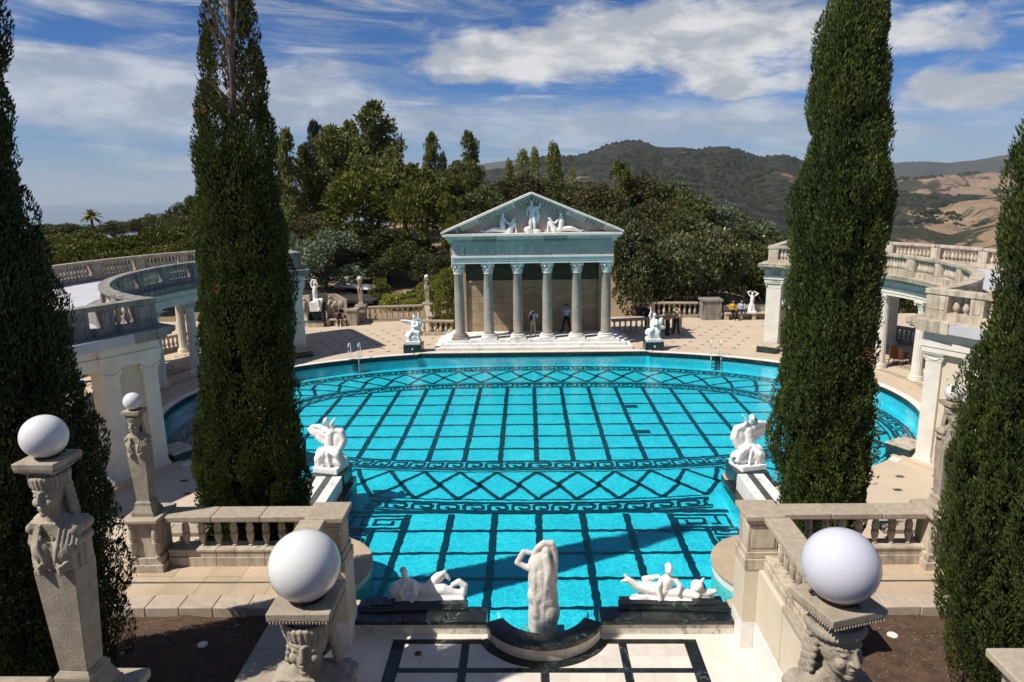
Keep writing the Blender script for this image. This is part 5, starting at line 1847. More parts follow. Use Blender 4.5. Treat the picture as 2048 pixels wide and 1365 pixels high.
# ================================================================ HERM LAMPS
def herm_bust(name, braided):
    P = [('e', (-0.095, -0.09, 1.25), (0.095, 0.085, 0.10), 0), ('e', (0.095, -0.09, 1.25), (0.095, 0.085, 0.10), 0), ('b', (0, 0.0, 1.18), (0.178, 0.132, 0.13), 0), ('b', (0, 0.015, 1.36), (0.195, 0.105, 0.09), 0)]
    P += [('c', (-0.135, 0.0, 1.415), (0.135, 0.0, 1.415), 0.082, 0.082, 0), ('c', (-0.08, -0.01, 1.47), (0.08, -0.01, 1.47), 0.05, 0.05, 0)]
    for sx in (-1, 1):
        P += [('c', (sx * 0.195, -0.07, 1.40), (sx * 0.205, 0.09, 1.40), 0.040, 0.040, 0), ('c', (sx * 0.188, -0.07, 1.305), (sx * 0.196, 0.09, 1.305), 0.034, 0.034, 0), ('c', (sx * 0.185, -0.05, 1.25), (sx * 0.185, -0.05, 1.10), 0.022, 0.012, 0)]
        for k in range(5):       # drapery folds from the shoulders
            x0 = sx * (0.09 + 0.032 * k)
            P += chain([(x0, -0.10 + 0.02 * k, 1.43), (x0 * 0.95, -0.165 + 0.018 * k, 1.30), (sx * (0.045 + 0.032 * k), -0.165 + 0.02 * k, 1.17 + 0.012 * k)], [0.013, 0.016, 0.013])
        for k in range(3):
            P += chain([(sx * 0.02, -0.135, 1.22 - 0.03 * k), (sx * 0.09, -0.18, 1.15 - 0.025 * k), (sx * 0.17, -0.13, 1.20 - 0.03 * k)], [0.012, 0.015, 0.012])
        P += [('e', (sx * 0.055, -0.15, 1.36), (0.012, 0.012, 0.025), 0)]
    P += [('c', (0, 0.0, 1.42), (0, -0.03, 1.58), 0.078, 0.068, 0)]
    hz = 1.665
    P += [('e', (0, -0.035, hz + 0.02), (0.108, 0.125, 0.135), 0), ('e', (0, -0.075, hz - 0.055), (0.082, 0.088, 0.095), 0), ('e', (0, -0.135, hz - 0.118), (0.034, 0.030, 0.028), 0)]
    P += [('c', (0, -0.158, hz + 0.035), (0, -0.186, hz - 0.028), 0.013, 0.018, 0), ('e', (0.014, -0.168, hz - 0.033), (0.012, 0.014, 0.010), 0), ('e', (-0.014, -0.168, hz - 0.033), (0.012, 0.014, 0.010), 0)]
    for sx in (-1, 1):
        P += [('c', (sx * 0.018, -0.152, hz + 0.045), (sx * 0.078, -0.118, hz + 0.042), 0.013, 0.010, 0), ('e', (sx * 0.046, -0.138, hz + 0.012), (0.024, 0.014, 0.011), 0), ('e', (sx * 0.055, -0.125, hz - 0.04), (0.034, 0.03, 0.035), 0)]
    P += [('e', (0, -0.160, hz - 0.070), (0.030, 0.014, 0.0075), 0), ('e', (0, -0.156, hz - 0.088), (0.025, 0.014, 0.009), 0)]
    # hair
    P += [('e', (0, 0.025, hz + 0.075), (0.128, 0.135, 0.10), 0)]
    if braided:
        for k in range(30):
            a = math.pi * 2 * k / 30
            P += [('e', (0.128 * math.sin(a), -0.005 - 0.14 * math.cos(a), hz + 0.095 + 0.018 * math.cos(a)), (0.026, 0.024, 0.034), 0, (0, 0.6, -a))]
    else:
        for k in range(26):
            a = math.pi * 2 * k / 26
            P += [('c', (0.128 * math.sin(a), -0.01 - 0.135 * math.cos(a), hz + 0.075), (0.136 * math.sin(a), -0.01 - 0.145 * math.cos(a), hz + 0.135), 0.019, 0.021, 0)]
    for sx in (-1, 1):
        for strand in range(3):
            for k in range(11):
                u = k / 10
                P += [('e', (sx * (0.108 + 0.035 * u), 0.00 + 0.032 * strand + 0.008 * (k % 2), hz + 0.06 - (0.20 + 0.02 * strand) * u), (0.021, 0.021, 0.019), 0, (0.5 * (-1) ** k, 0.4, 0))]
        for k in range(6):
            P += chain([(sx * (0.03 + 0.018 * k), -0.11 + 0.015 * k, hz + 0.085), (sx * (0.075 + 0.012 * k), -0.07 + 0.02 * k, hz + 0.055)], [0.012, 0.013])
    P += [('e', (0, 0.09, hz - 0.06), (0.11, 0.07, 0.13), 0)]
    P += [('c', (0, 0, hz + 0.12), (0, 0, hz + 0.175), 0.115, 0.125, 0)]
    return sculpt(name, P, 0.0052, [MT['castgrey']], 1, 0.0012, 30)


me_bust = herm_bust('bust', False)
me_bust2 = herm_bust('bust', True)


def herm_parts():
    shaft = MB().frustum(0, 0, 0.27, 1.10, 0.128, 0.108, 0.182, 0.14).frustum(0, 0, 0.20, 0.235, 0.165, 0.145, 0.165, 0.145).frustum(0, 0, 0.235, 0.27, 0.16, 0.14, 0.13, 0.11)
    base = MB().box(-0.225, 0.225, -0.205, 0.205, 0.0, 0.07).frustum(0, 0, 0.07, 0.20, 0.215, 0.195, 0.16, 0.14)
    slab = MB().frustum(0, 0, 1.825, 1.862, 0.12, 0.12, 0.160, 0.160).box(-0.178, 0.178, -0.178, 0.178, 1.878, 1.925)
    for k in range(18):
        for a, b in ((-1, 0), (1, 0), (0, -1), (0, 1)):
            u = -0.165 + 0.33 * (k + 0.5) / 18
            if b:
                slab.box(u - 0.006, u + 0.006, b * 0.17 - 0.01, b * 0.17 + 0.01, 1.86, 1.88)
            else:
                slab.box(a * 0.17 - 0.01, a * 0.17 + 0.01, u - 0.006, u + 0.006, 1.86, 1.88)
    slab.box(-0.165, 0.165, -0.165, 0.165, 1.86, 1.879)
    ring = MB().lathe([(0.10, 1.925), (0.105, 1.93), (0.105, 1.965), (0.095, 1.985)], 28)
    for a in (0.6, 2.7, 4.8):
        ring.tube([(0.10 * math.cos(a), 0.10 * math.sin(a), 1.95), (0.135 * math.cos(a), 0.135 * math.sin(a), 1.95)], 0.007, 6)
        ring.sphere((0.138 * math.cos(a), 0.138 * math.sin(a), 1.95), 0.013, 8, 6)
    globe = MB().sphere((0, 0, 0.0), 0.20, 48, 32)
    return dict(shaft=shaft.mesh('shaft'), base=base.mesh('base'), slab=slab.mesh('slab'), ring=ring.mesh('lamp_collar'), globe=globe.mesh('globe'))


HP = herm_parts()
for k, m_ in (('shaft', 'castgrey'), ('base', 'castgrey'), ('slab', 'cast'), ('ring', 'bronze'), ('globe', 'globe')):
    HP[k].materials.append(MT[m_])
HP['globe2'] = HP['globe'].copy()
HP['globe2'].materials.clear()
HP['globe2'].materials.append(MT['globelav'])


def herm(label, x, y, zg, zbase, w=1.0, g=1.0, rz=0.0, lav=False, bust=None):
    """zg: height of the globe centre; w: width factor of the figure; g: globe factor"""
    t = thing('herm_lamp', label, 'lamp', (x, y, zbase), rz, 'herm lamps with globes')
    hz_ = (zg - zbase - 0.178 * g) / 1.94
    S = T(0, 0, 0, 0, (w, w, hz_))
    for nm, k in (('base', 'base'), ('shaft', 'shaft'), ('slab', 'slab')):
        link(nm, HP[k], None, t, local=True, mtx=S, bevel=0.006 if y < 8 else 0.0)
    link('bust', bust or me_bust, None, t, local=True, mtx=S)
    link('lamp_collar', HP['ring'], None, t, local=True, mtx=T(0, 0, 1.925 * (hz_ - g), 0, g))
    link('globe', HP['globe2' if lav else 'globe'], None, t, local=True, mtx=T(0, 0, zg - zbase, 0, g))
    return t
# ================================================================ NEAR TERRACES
H = 1.8
for s in (-1, 1):
    # raised terrace block: plaster walls, paving on top
    x0, x1 = 4.22, 8.7
    tw = thing('terrace', 'raised paved terrace with cream retaining wall %s of the marble floor' % ('left' if s < 0 else 'right'), 'terrace', (s * 6.4, 11.5, 0))
    a, b = sorted((s * x0, s * x1))
    obj('retaining_wall', MB().box(a, b, 11.3, 13.25, -0.02, H - 0.02).box(*sorted((s * x0, s * (x0 + 0.5))), 5.2, 11.31, -0.02, H - 0.022), MT['plaster'], tw)
    obj('white_dado', MB().box(*sorted((s * (x0 - 0.03), s * (x0 + 0.1))), 5.2, 12.62, 0.0, 0.62), MT['whiteplaster'], tw)
    n = 6
    for i in range(n):
        for j in range(2):
            xa, xb = x0 + 0.35 + (x1 - x0 - 0.4) * i / n, x0 + 0.35 + (x1 - x0 - 0.4) * (i + 1) / n
            ya, yb = 11.72 + 0.68 * j, 11.72 + 0.68 * (j + 1)
            aa, bb = sorted((s * (xa + 0.003), s * (xb - 0.003)))
            obj('paving_slab', MB().box(aa, bb, ya + 0.003, yb - 0.003, H - 0.05, H + 0.003 * ((i + j) % 2)), MT['slab'], tw)
    obj('inlay_strip', MB().box(*sorted((s * (x0 + 0.6), s * (x1 - 0.45))), 12.16, 12.21, H - 0.03, H + 0.007), MT['inlay'], tw)
    for i in range(7):     # kerb stones in front of the bed
        xa, xb = x0 + 0.55 + 0.62 * i, x0 + 0.55 + 0.62 * (i + 1)
        aa, bb = sorted((s * (xa + 0.003), s * (xb - 0.003)))
        obj('kerb_stone', MB().box(aa, bb, 11.28, 11.70, H - 0.22, H + 0.05), MT['kerb'], tw, bevel=0.02)
    for k in range(5):     # coping of the wall running towards the stairs
        ya, yb = 5.3 + 1.2 * k, 5.3 + 1.2 * (k + 1)
        if yb > 11.3:
            yb = 11.27
        aa, bb = sorted((s * (x0 - 0.03), s * (x0 + 0.58)))
        obj('coping_stone', MB().box(aa, bb, ya + 0.003, yb - 0.003, H - 0.05, H + 0.08), MT['rail'], tw, bevel=0.02)
    # soil bed
    g = MB()
    nx, ny = 30, 44
    for j in range(ny + 1):
        for i in range(nx + 1):
            x = s * (x0 + 0.5 + 5.5 * i / nx)
            y = 5.2 + 6.15 * j / ny
            g.v.append((x, y, H - 0.12 + 0.05 * pnoise(Vector((x * 2.1, y * 2.1, 3))) + 0.02 * pnoise(Vector((x * 9, y * 9, 1)))))
    for j in range(ny):
        for i in range(nx):
            k = j * (nx + 1) + i
            g.f.append((k, k + 1, k + nx + 2, k + nx + 1))
    bed = struct('soil_bed', flat(g), MT['soil'], fix=False)
    obj('bed_side', MB().box(*sorted((s * (x1 + 0.02), s * (x1 + 1.5))), 5.2, 11.35, 0.0, H - 0.3), MT['castlight'], bed)
    ch = MB()
    rg = random.Random(11 + s)
    for k in range(2600):
        x, y = s * rg.uniform(x0 + 0.55, x0 + 4.6), rg.uniform(8.0, 11.25)
        zc = H - 0.115 + 0.05 * pnoise(Vector((x * 2.1, y * 2.1, 3))) + 0.02 * pnoise(Vector((x * 9, y * 9, 1)))
        a = rg.uniform(0, 6.28)
        l_, w_ = rg.uniform(0.006, 0.022), rg.uniform(0.003, 0.007)
        ex, ey = Vector((math.cos(a), math.sin(a), rg.uniform(-0.4, 0.4))), Vector((-math.sin(a), math.cos(a), rg.uniform(-0.3, 0.3)))
        c = Vector((x, y, zc + 0.006))
        ch.add([c - ex * l_ - ey * w_, c + ex * l_ - ey * w_, c + ex * l_ + ey * w_, c - ex * l_ + ey * w_], [(0, 1, 2, 3)])
    o = obj('bark_mulch', flat(ch), MT['chip'], fix=False, smooth=0, kind='stuff')
    o['label'] = 'pale bark chips scattered over the brown soil bed'
    o['category'] = 'mulch'
    tag(obj('ground_light_cover', MB().lathe([(0.085, -0.06), (0.085, 0.0), (0.078, 0.008), (0.02, 0.010)], 24, tuple(gz(405, 1289, 1.70) if s < 0 else gz(1785, 1270, 1.70))), MT['tarp']), 'small white round cap in the %s soil bed' % ('left' if s < 0 else 'right'), 'cap')
    # balustrades
    lr = 'left' if s < 0 else 'right'
    straight_balustrade('stone balustrade across the front of the cypress, %s of the pool alcove' % lr, (s * 4.62, 12.98), (s * 7.55, 12.98), H, 2.90, 8, base=0.36, rail=0.16, hw=0.20, me=me_nb, posts=(), bmat='castlight', pieces=3, mrg=0.16)
    straight_balustrade('stone balustrade running towards the viewer above the wall, %s of the marble floor' % lr, (s * 4.50, 11.45 if s < 0 else 10.15), (s * 4.50, 12.62), H + 0.085 if False else H, 2.90, 3 if s < 0 else 7, base=0.30, rail=0.16, hw=0.20, me=me_nb, posts=(0,), bmat='castlight', pieces=3, postw=0.22, mrg=0.2)
    # corner pier at the pool alcove
    cp = thing('balustrade_pier', 'tall square stone pier at the balustrade corner, %s of the basin' % lr, 'pier', (s * 4.28, 12.97, 0))
    cx, cy = s * 4.28, 12.97
    mb = MB().box(cx - 0.29, cx + 0.29, cy - 0.29, cy + 0.29, H + 0.34, 2.78).box(cx - 0.23, cx + 0.23, cy - 0.305, cy + 0.305, H + 0.42, 2.70).box(cx - 0.305, cx + 0.305, cy - 0.23, cy + 0.23, H + 0.425, 2.695)
    obj('shaft', mb, MT['castlight'], cp, bevel=0.012)
    obj('plinth', MB().box(cx - 0.35, cx + 0.35, cy - 0.35, cy + 0.35, H - 0.02, H + 0.20).box(cx - 0.32, cx + 0.32, cy - 0.32, cy + 0.32, H + 0.20, H + 0.34), MT['castlight'], cp, bevel=0.012)
    obj('cap', MB().box(cx - 0.33, cx + 0.33, cy - 0.33, cy + 0.33, 2.76, 2.82).box(cx - 0.38, cx + 0.38, cy - 0.38, cy + 0.38, 2.82, 2.93), MT['rail'], cp, bevel=0.02)
    obj('lower_wall', MB().box(cx - 0.33, cx + 0.33, cy - 0.33, cy + 0.33, 0.62, H - 0.02), MT['plaster'], cp)
    obj('white_base', MB().box(cx - 0.335, cx + 0.335, cy - 0.335, cy + 0.335, 0.03, 0.62), MT['whiteplaster'], cp)
    # half-round pier in the water
    dpt = [(s * (4.5 + 0.0), 17.3)] + [(s * (5.75 - 1.52 * math.cos(a)), 15.75 + 1.52 * math.sin(a)) for a in np.linspace(1.25, -1.25, 25)] + [(s * 6.3, 14.2), (s * 6.3, 17.3)]
    dpt = dpt[1:]
    rp = thing('round_pier', 'half-round stone ledge projecting into the pool below the %s balustrade corner' % lr, 'pier', (s * 5.6, 15.75, 0))
    obj('drum', MB().prism(dpt, -0.74, 0.02), MT['whiteplaster'], rp)
    dp2 = [(s * (abs(x) - 0.04 if abs(x) < 6.2 else abs(x)), y) for x, y in dpt]
    obj('ledge', MB().prism(dp2, 0.02, 0.12), MT['slab'], rp, bevel=0.015)
    # low marble wall from the statue to the balustrade
    mw = thing('marble_wall', 'low white marble wall with a dark stripe, %s of the pool alcove' % lr, 'wall', (s * 6.5, 17.5, 0))
    for y0, y1 in ((15.6, 17.2), (17.2, 18.8), (18.8, 20.32)):
        for xa, xb, mt in ((6.08, 6.37, 'marble'), (6.37, 6.58, 'inlay'), (6.58, 6.88, 'marble')):
            aa, bb = sorted((s * xa, s * xb))
            obj('wall_slab', MB().box(aa, bb, y0 + 0.002, y1 - 0.002, 0.005, 0.50 - 0.006 * (mt == 'inlay')), MT[mt], mw)
    for y0, y1 in ((15.4, 17.2), (17.2, 19.0), (19.0, 20.9)):
        aa, bb = sorted((s * 5.86, s * 6.06))
        obj('black_kerb', MB().box(aa, bb, y0 + 0.002, y1 - 0.002, -0.2, 0.055), MT['black'], mw, bevel=0.01)
    # pool-front wall: black coping over veined marble
    fw = thing('pool_wall_front', 'black marble coping on a veined marble wall %s of the basin' % lr, 'wall', (s * 2.6, 13.3, 0))
    xs_ = [1.19, 2.05, 2.95, 3.94]
    for k in range(3):
        aa, bb = sorted((s * (xs_[k] + 0.002), s * (xs_[k + 1] - 0.002)))
        obj('marble_panel', MB().box(aa, bb, 13.10, 13.5, 0.03, 0.27), MT['veined'], fw)
        obj('coping_slab', MB().box(aa, bb, 13.06, 13.56, 0.27, 0.36), MT['black'], fw, bevel=0.012)
    pb = []
    N_ = 10
    for k in range(N_ + 1):
        u = k / N_
        x = 1.62 + (3.93 - 1.62) * u
        pb.append(((s * x, 13.34 + 0.10 * math.sin(math.pi * 0.5 * (1 - u))), (0, 1)))
    obj('raised_back', MB().sweep(pb, [(0.0, 0.355), (0.0, 0.395), (0.04, 0.415), (0.07, 0.415), (0.10, 0.455), (0.26, 0.455), (0.26, 0.2), (0.0, 0.2)]), MT['black'], fw, bevel=0.008)
    obj('statue_ledge', MB().box(*sorted((s * 1.68, s * 3.9)), 13.60, 14.0, -0.6, 0.345), MT['black'], fw)
    obj('small_block', MB().box(*sorted((s * 3.2, s * 3.7)), 13.46, 13.70, 0.45, 0.49), MT['black'], fw)

# ---------------------------------------------------------------- basin
bs = thing('basin', 'semicircular black-rimmed marble basin jutting onto the marble floor', 'basin', (0, 13.0, 0.03))
YC, AA, AB = 13.52, rad(26), rad(154)
for k in range(5):
    a0, a1 = AA + (AB - AA) * k / 5, AA + (AB - AA) * (k + 1) / 5
    pth = [((0, YC), (-math.cos(a), -math.sin(a))) for a in np.linspace(a0 + 0.003, a1 - 0.003, 9)]
    obj('rim_slab', MB().sweep(pth, [(0.93, 0.29), (0.93, 0.41), (0.96, 0.425), (1.31, 0.425), (1.345, 0.40), (1.345, 0.305), (1.31, 0.29)]), MT['black'], bs, bevel=0.006)
for k in range(12):
    a0, a1 = AA + (AB - AA) * k / 12, AA + (AB - AA) * (k + 1) / 12
    pth = [((0, YC), (-math.cos(a), -math.sin(a))) for a in np.linspace(a0 + 0.001, a1 - 0.001, 5)]
    obj('wall_panel', MB().sweep(pth, [(0.99, 0.03), (0.99, 0.29), (1.295, 0.29), (1.295, 0.03)]), MT['veined'], bs)
obj('inner_wall', MB().sweep([((0, YC), (-math.cos(a), -math.sin(a))) for a in np.linspace(0.02, math.pi - 0.02, 25)], [(0.935, -0.7), (0.935, 0.28), (0.98, 0.28), (0.98, -0.7)]), MT['pool'], bs)

# ---------------------------------------------------------------- marble floor in front of the basin
fl = obj('marble_floor', MB().box(-4.2, 4.2, 6.0, 13.12, -0.05, 0.03), MT['floormarble'])
fl['kind'] = 'structure'
FZ = 0.03


def fstrip(x0_, x1_, y0_, y1_, z=0.010):
    obj('dark_strip', MB().box(x0_, x1_, y0_, y1_, FZ - 0.02, FZ + z), MT['black'], fl)


for s in (-1, 1):
    a, b = sorted((s * 2.86, s * 3.12))
    y = 6.2
    while y < 12.9:
        fstrip(a, b, y, min(12.92, y + 1.1) - 0.003)
        y += 1.1
    a, b = sorted((s * 1.52, s * 1.68))
    for y0_, y1_ in ((12.03, 12.78), (10.9, 11.9), (9.0, 10.77)):
        fstrip(a, b, y0_, y1_)
    a, b = sorted((s * 1.28, s * 2.857))
    fstrip(a, b, 12.78, 12.92, 0.012)
    for yy_ in (11.9, 10.77):
        for xa, xb in ((0.083, 1.4), (1.4, 2.857)):
            aa, bb = sorted((s * xa, s * xb))
            fstrip(aa, bb, yy_, yy_ + 0.13, 0.012)
fstrip(-0.08, 0.08, 10.9, 12.03, 0.011)
for k in range(10):
    pth = [((0, YC), (-math.cos(a), -math.sin(a))) for a in np.linspace(AA + (AB - AA) * k / 10 + 0.002, AA + (AB - AA) * (k + 1) / 10 - 0.002, 6)]
    pth = [q for q in pth if YC + q[1][1] * 1.3 < 13.02]
    if len(pth) > 1:
        obj('dark_strip', MB().sweep(pth, [(1.297, FZ - 0.02), (1.297, FZ + 0.014), (1.50, FZ + 0.014), (1.50, FZ - 0.02)]), MT['black'], fl)
# pale tiles between the strips
rg = random.Random(5)
for s in (-1, 1):
    for x0_, x1_ in ((0.09, 1.52), (1.69, 2.85)):
        for y0_, y1_ in ((12.035, 12.775), (10.91, 11.895), (9.0, 10.765)):
            nt_ = 4 if x1_ - x0_ > 1.3 else 3
            ny_ = 2 if y0_ > 12 else 3
            for i in range(nt_):
                off = 0.08 * (i % 2)
                for j in range(ny_):
                    xa, xb = x0_ + (x1_ - x0_) * i / nt_, x0_ + (x1_ - x0_) * (i + 1) / nt_
                    ya, yb = y0_ + (y1_ - y0_) * j / ny_, y0_ + (y1_ - y0_) * (j + 1) / ny_
                    cxm, cym = (xa + xb) / 2, (ya + yb) / 2
                    if math.hypot(cxm, cym - YC) < 1.58:
                        continue
                    aa, bb = sorted((s * (xa + 0.002), s * (xb - 0.002)))
                    obj('marble_tile', MB().box(aa, bb, ya + 0.002, yb - 0.002, FZ - 0.02, FZ + 0.006 + rg.uniform(0, 0.0015)), MT['floormarble'], fl)
c = gz(836, 1308, 0.04)
o = thing('floor_drain', 'small round brass drain in the marble floor left of the basin', 'drain', (c.x, c.y, 0.04))
obj('ring', MB().lathe([(0.075, 0.0), (0.075, 0.012), (0.06, 0.018)], 24, tuple(c)), plain('brass', (0.30, 0.17, 0.05), 0.35, 0.8), o)
obj('cover', MB().lathe([(0.048, 0.012), (0.05, 0.03), (0.03, 0.036)], 20, tuple(c)), MT['bronze'], o)

# ---------------------------------------------------------------- pedestal walls for the foreground herms
def pedestal(label, x, y, ztop, hw, z0):
    t = thing('pedestal', label, 'pedestal', (x, y, z0))
    obj('die', MB().box(x - hw, x + hw, y - hw, y + hw, z0, ztop - 0.14), MT['castlight'], t, bevel=0.01)
    obj('cap', MB().box(x - hw - 0.05, x + hw + 0.05, y - hw - 0.05, y + hw + 0.05, ztop - 0.14, ztop - 0.09).box(x - hw - 0.11, x + hw + 0.11, y - hw - 0.11, y + hw + 0.11, ztop - 0.09, ztop), MT['rail'], t, bevel=0.02)
    return t


p1 = at(609, 1131, 3.6)
p2 = at(1681, 1131, 3.55)
p3 = at(88, 873, 5.1)
B1, B2, B3 = p1.z - 2.155, p2.z - 2.2, p3.z - 2.30
herm('weathered female herm lamp with white globe at the bottom centre-left, only head showing', p1.x, p1.y, p1.z, B1)
herm('weathered female herm lamp with braided hair and lavender globe at the bottom right', p2.x, p2.y, p2.z, B2, 1.0, 1.02, 0.30, True, me_bust2)
herm('full weathered female herm lamp with white globe at the left edge, on a stone pedestal', p3.x, p3.y, p3.z, B3, 0.94, 0.84, -0.05)
pedestal('stone pedestal under the bottom centre-left herm lamp, below the picture edge', p1.x, p1.y, B1, 0.30, 0.03)
pedestal('stone pedestal under the lavender-globed herm lamp, below the picture edge', p2.x, p2.y, B2, 0.30, 0.03)
pedestal('moulded stone pedestal under the full-length herm lamp at the left edge', p3.x + 0.02, p3.y, B3, 0.235, 1.5)
pr_ = gz(2062, 1330, 5.15)
pedestal('corner of a moulded stone pedestal at the lower right edge', pr_.x + 0.40, pr_.y, 4.98, 0.36, 1.5)
wl_ = thing('parapet_wall', 'low stone parapet at the lower left corner beside the herm pedestal', 'wall', (p3.x - 2.6, p3.y, 1.5))
obj('die', MB().box(p3.x - 4.6, p3.x - 0.31, p3.y - 0.18, p3.y + 0.18, 1.5, B3 - 0.12), MT['castlight'], wl_)
for k in range(3):
    obj('coping_stone', MB().box(p3.x - 4.6 + 1.38 * k, p3.x - 4.6 + 1.38 * (k + 1) - 0.006, p3.y - 0.26, p3.y + 0.26, B3 - 0.12, B3 - 0.02), MT['rail'], wl_, bevel=0.02)
# upper terrace the viewer stands on
struct('upper_terrace', MB().box(-9, 9, -8, 1.6, 0, 7.5), MT['castlight'])

# balustrade-end herms
for s, lab in ((-1, 'small female herm lamp with white globe on the left terrace balustrade'), (1, 'herm lamp half hidden behind the right-hand cypress, its globe showing')):
    pg = at(265, 803, 12.85) if s < 0 else at(1910, 786, 12.85)
    pt_ = thing('balustrade_pedestal', 'clustered stone pedestal ending the terrace balustrade under the %s' % ('small left herm lamp' if s < 0 else 'half-hidden right herm lamp'), 'pedestal', (pg.x, 12.95, H))
    zt = 2.95
    cx = pg.x
    obj('core', MB().box(cx - 0.24, cx + 0.24, 12.62, 13.2, H + 0.30, zt - 0.13), MT['castlight'], pt_, bevel=0.01)
    obj('plinth', MB().box(cx - 0.34, cx + 0.34, 12.54, 13.28, H, H + 0.16).box(cx - 0.30, cx + 0.30, 12.58, 13.24, H + 0.16, H + 0.30), MT['castlight'], pt_, bevel=0.012)
    obj('cap', MB().box(cx - 0.30, cx + 0.30, 12.55, 13.25, zt - 0.13, zt - 0.08).box(cx - 0.36, cx + 0.36, 12.49, 13.31, zt - 0.08, zt), MT['rail'], pt_, bevel=0.02)
    for sx in (-1, 1):
        link('half_baluster', me_nb, None, pt_, mtx=T(cx + sx * 0.235, 12.60, H + 0.30, 0, (1, 1, (zt - 0.13 - H - 0.30) / 0.60)))
    herm(lab, pg.x, 12.85, pg.z, zt, 0.96, 0.85, 0.0 if s < 0 else 0.1)
    # lower flight seen through the balusters, planter of the cypress
    straight_balustrade('second stone balustrade on the stair behind the front one, %s side' % ('left' if s < 0 else 'right'), (s * 7.25, 14.05), (s * 9.0, 14.05), 1.0, 2.0, 4, base=0.30, rail=0.14, hw=0.17, me=me_nb, posts=(), bmat='castlight', pieces=2)
    st = thing('planter', 'stone planter under the cypress behind the %s balustrade' % ('left' if s < 0 else 'right'), 'planter', (s * 6.3, 14.4, 0))
    obj('box', MB().box(*sorted((s * 5.3, s * 7.6)), 13.27, 15.55, 0.0, 1.0), MT['castlight'], st)
    obj('soil', MB().box(*sorted((s * 5.42, s * 7.48)), 13.35, 15.43, 0.9, 1.06), MT['soil'], st)
    st = thing('stair', 'stone stair dropping behind the %s terrace balustrade' % ('left' if s < 0 else 'right'), 'stair', (s * 8.2, 13.8, 0))
    for k in range(8):
        a, b = sorted((s * 7.61, s * (8.75 + 0.33 * k)))
        obj('step', MB().box(a, b, 13.27, 14.2, 0.125 * (7 - k), 0.125 * (8 - k)), MT['castlight'], st)

# globes further off
for lab, px, py, Y in (('small herm lamp on the far left balustrade post', 719, 557.5, 48.7), ('herm lamp half swallowed by the yellow-green bush left of the temple', 853, 554, 49.2)):
    q = at(px, py, Y)
    pt_ = thing('lamp_post_pedestal', 'square stone pedestal under the ' + ('small far left herm lamp' if px < 800 else 'lamp in the yellow-green bush'), 'pedestal', (q.x, Y, 0))
    obj('die', MB().box(q.x - 0.3, q.x + 0.3, Y - 0.3, Y + 0.3, 0.0, 1.12), MT['cast'], pt_, bevel=0.01)
    obj('cap', MB().box(q.x - 0.38, q.x + 0.38, Y - 0.38, Y + 0.38, 1.12, 1.24), MT['rail'], pt_, bevel=0.015)
    herm(lab, q.x, Y, q.z, 1.24, 0.9, 0.82)
q = at(1566, 604, 38.95)
gl = thing('wall_lamp', 'white globe lamp on the far right pier, partly behind the right cypress', 'lamp', tuple(q))
obj('globe', MB().sphere(tuple(q), 0.24, 24, 16), MT['globe'], gl)
obj('bracket', MB().tube([(q.x, q.y, q.z - 0.24), (q.x, q.y, q.z - 0.45), (13.85, 39.55, q.z - 0.5)], 0.03, 8), MT['bronze'], gl)
# ================================================================ FAR END OF THE DECK
fz = thing('wall_fountain', 'dark green marble wall fountain with white block top on the far left deck', 'fountain', (-14.75, 47.4, 0))
fx = -14.75
obj('back_slab', MB().box(fx - 0.5, fx + 0.5, 47.35, 47.75, 0.0, 1.62), MT['greenm'], fz, bevel=0.01)
obj('white_block', MB().box(fx - 0.42, fx + 0.36, 47.12, 47.72, 1.05, 1.68), MT['marble'], fz, bevel=0.01)
obj('basin_front', MB().box(fx - 0.52, fx + 0.52, 46.9, 47.36, 0.0, 0.36), MT['castlight'], fz, bevel=0.012)
obj('basin_rim', MB().box(fx - 0.56, fx + 0.56, 46.86, 47.38, 0.36, 0.44), MT['greenm'], fz, bevel=0.012)
for s in (-1, 1):
    obj('side_scroll', MB().box(fx + s * 0.50 - 0.07, fx + s * 0.50 + 0.07, 46.95, 47.36, 0.44, 0.95), MT['greenm'], fz, bevel=0.03)
P = chain([(0, 0, 0.0), (0, 0, 0.30), (0.0, 0, 0.62), (0.02, 0, 0.85)], [0.17, 0.14, 0.155, 0.12])
P += [('e', (0.02, -0.03, 1.12), (0.085, 0.095, 0.11), 0), ('c', (0.02, 0, 0.86), (0.02, 0, 1.04), 0.055, 0.05, 0)]
P += chain([(-0.15, 0, 0.88), (-0.20, 0, 1.12), (-0.12, 0, 1.32), (0.10, 0, 1.30), (0.18, 0, 1.1), (0.15, 0, 0.88)], [0.06, 0.055, 0.05, 0.05, 0.055, 0.06])
P += chain([(0.05, -0.02, 0.04), (0.42, -0.10, 0.12), (0.30, -0.2, -0.35), (0.22, -0.28, -0.52)], [0.13, 0.10, 0.07, 0.04])
P += chain([(-0.02, -0.05, 0.04), (0.22, -0.22, 0.10), (0.26, -0.26, -0.25)], [0.12, 0.09, 0.05])
tag(link('statue', sculpt('statue', P, 0.02, [MT['statue']], 2), None), 'seated white marble nude with arms over her head on the far left fountain', 'statue').matrix_basis = T(fx - 0.05, 47.4, 1.70, 0, 1.12)
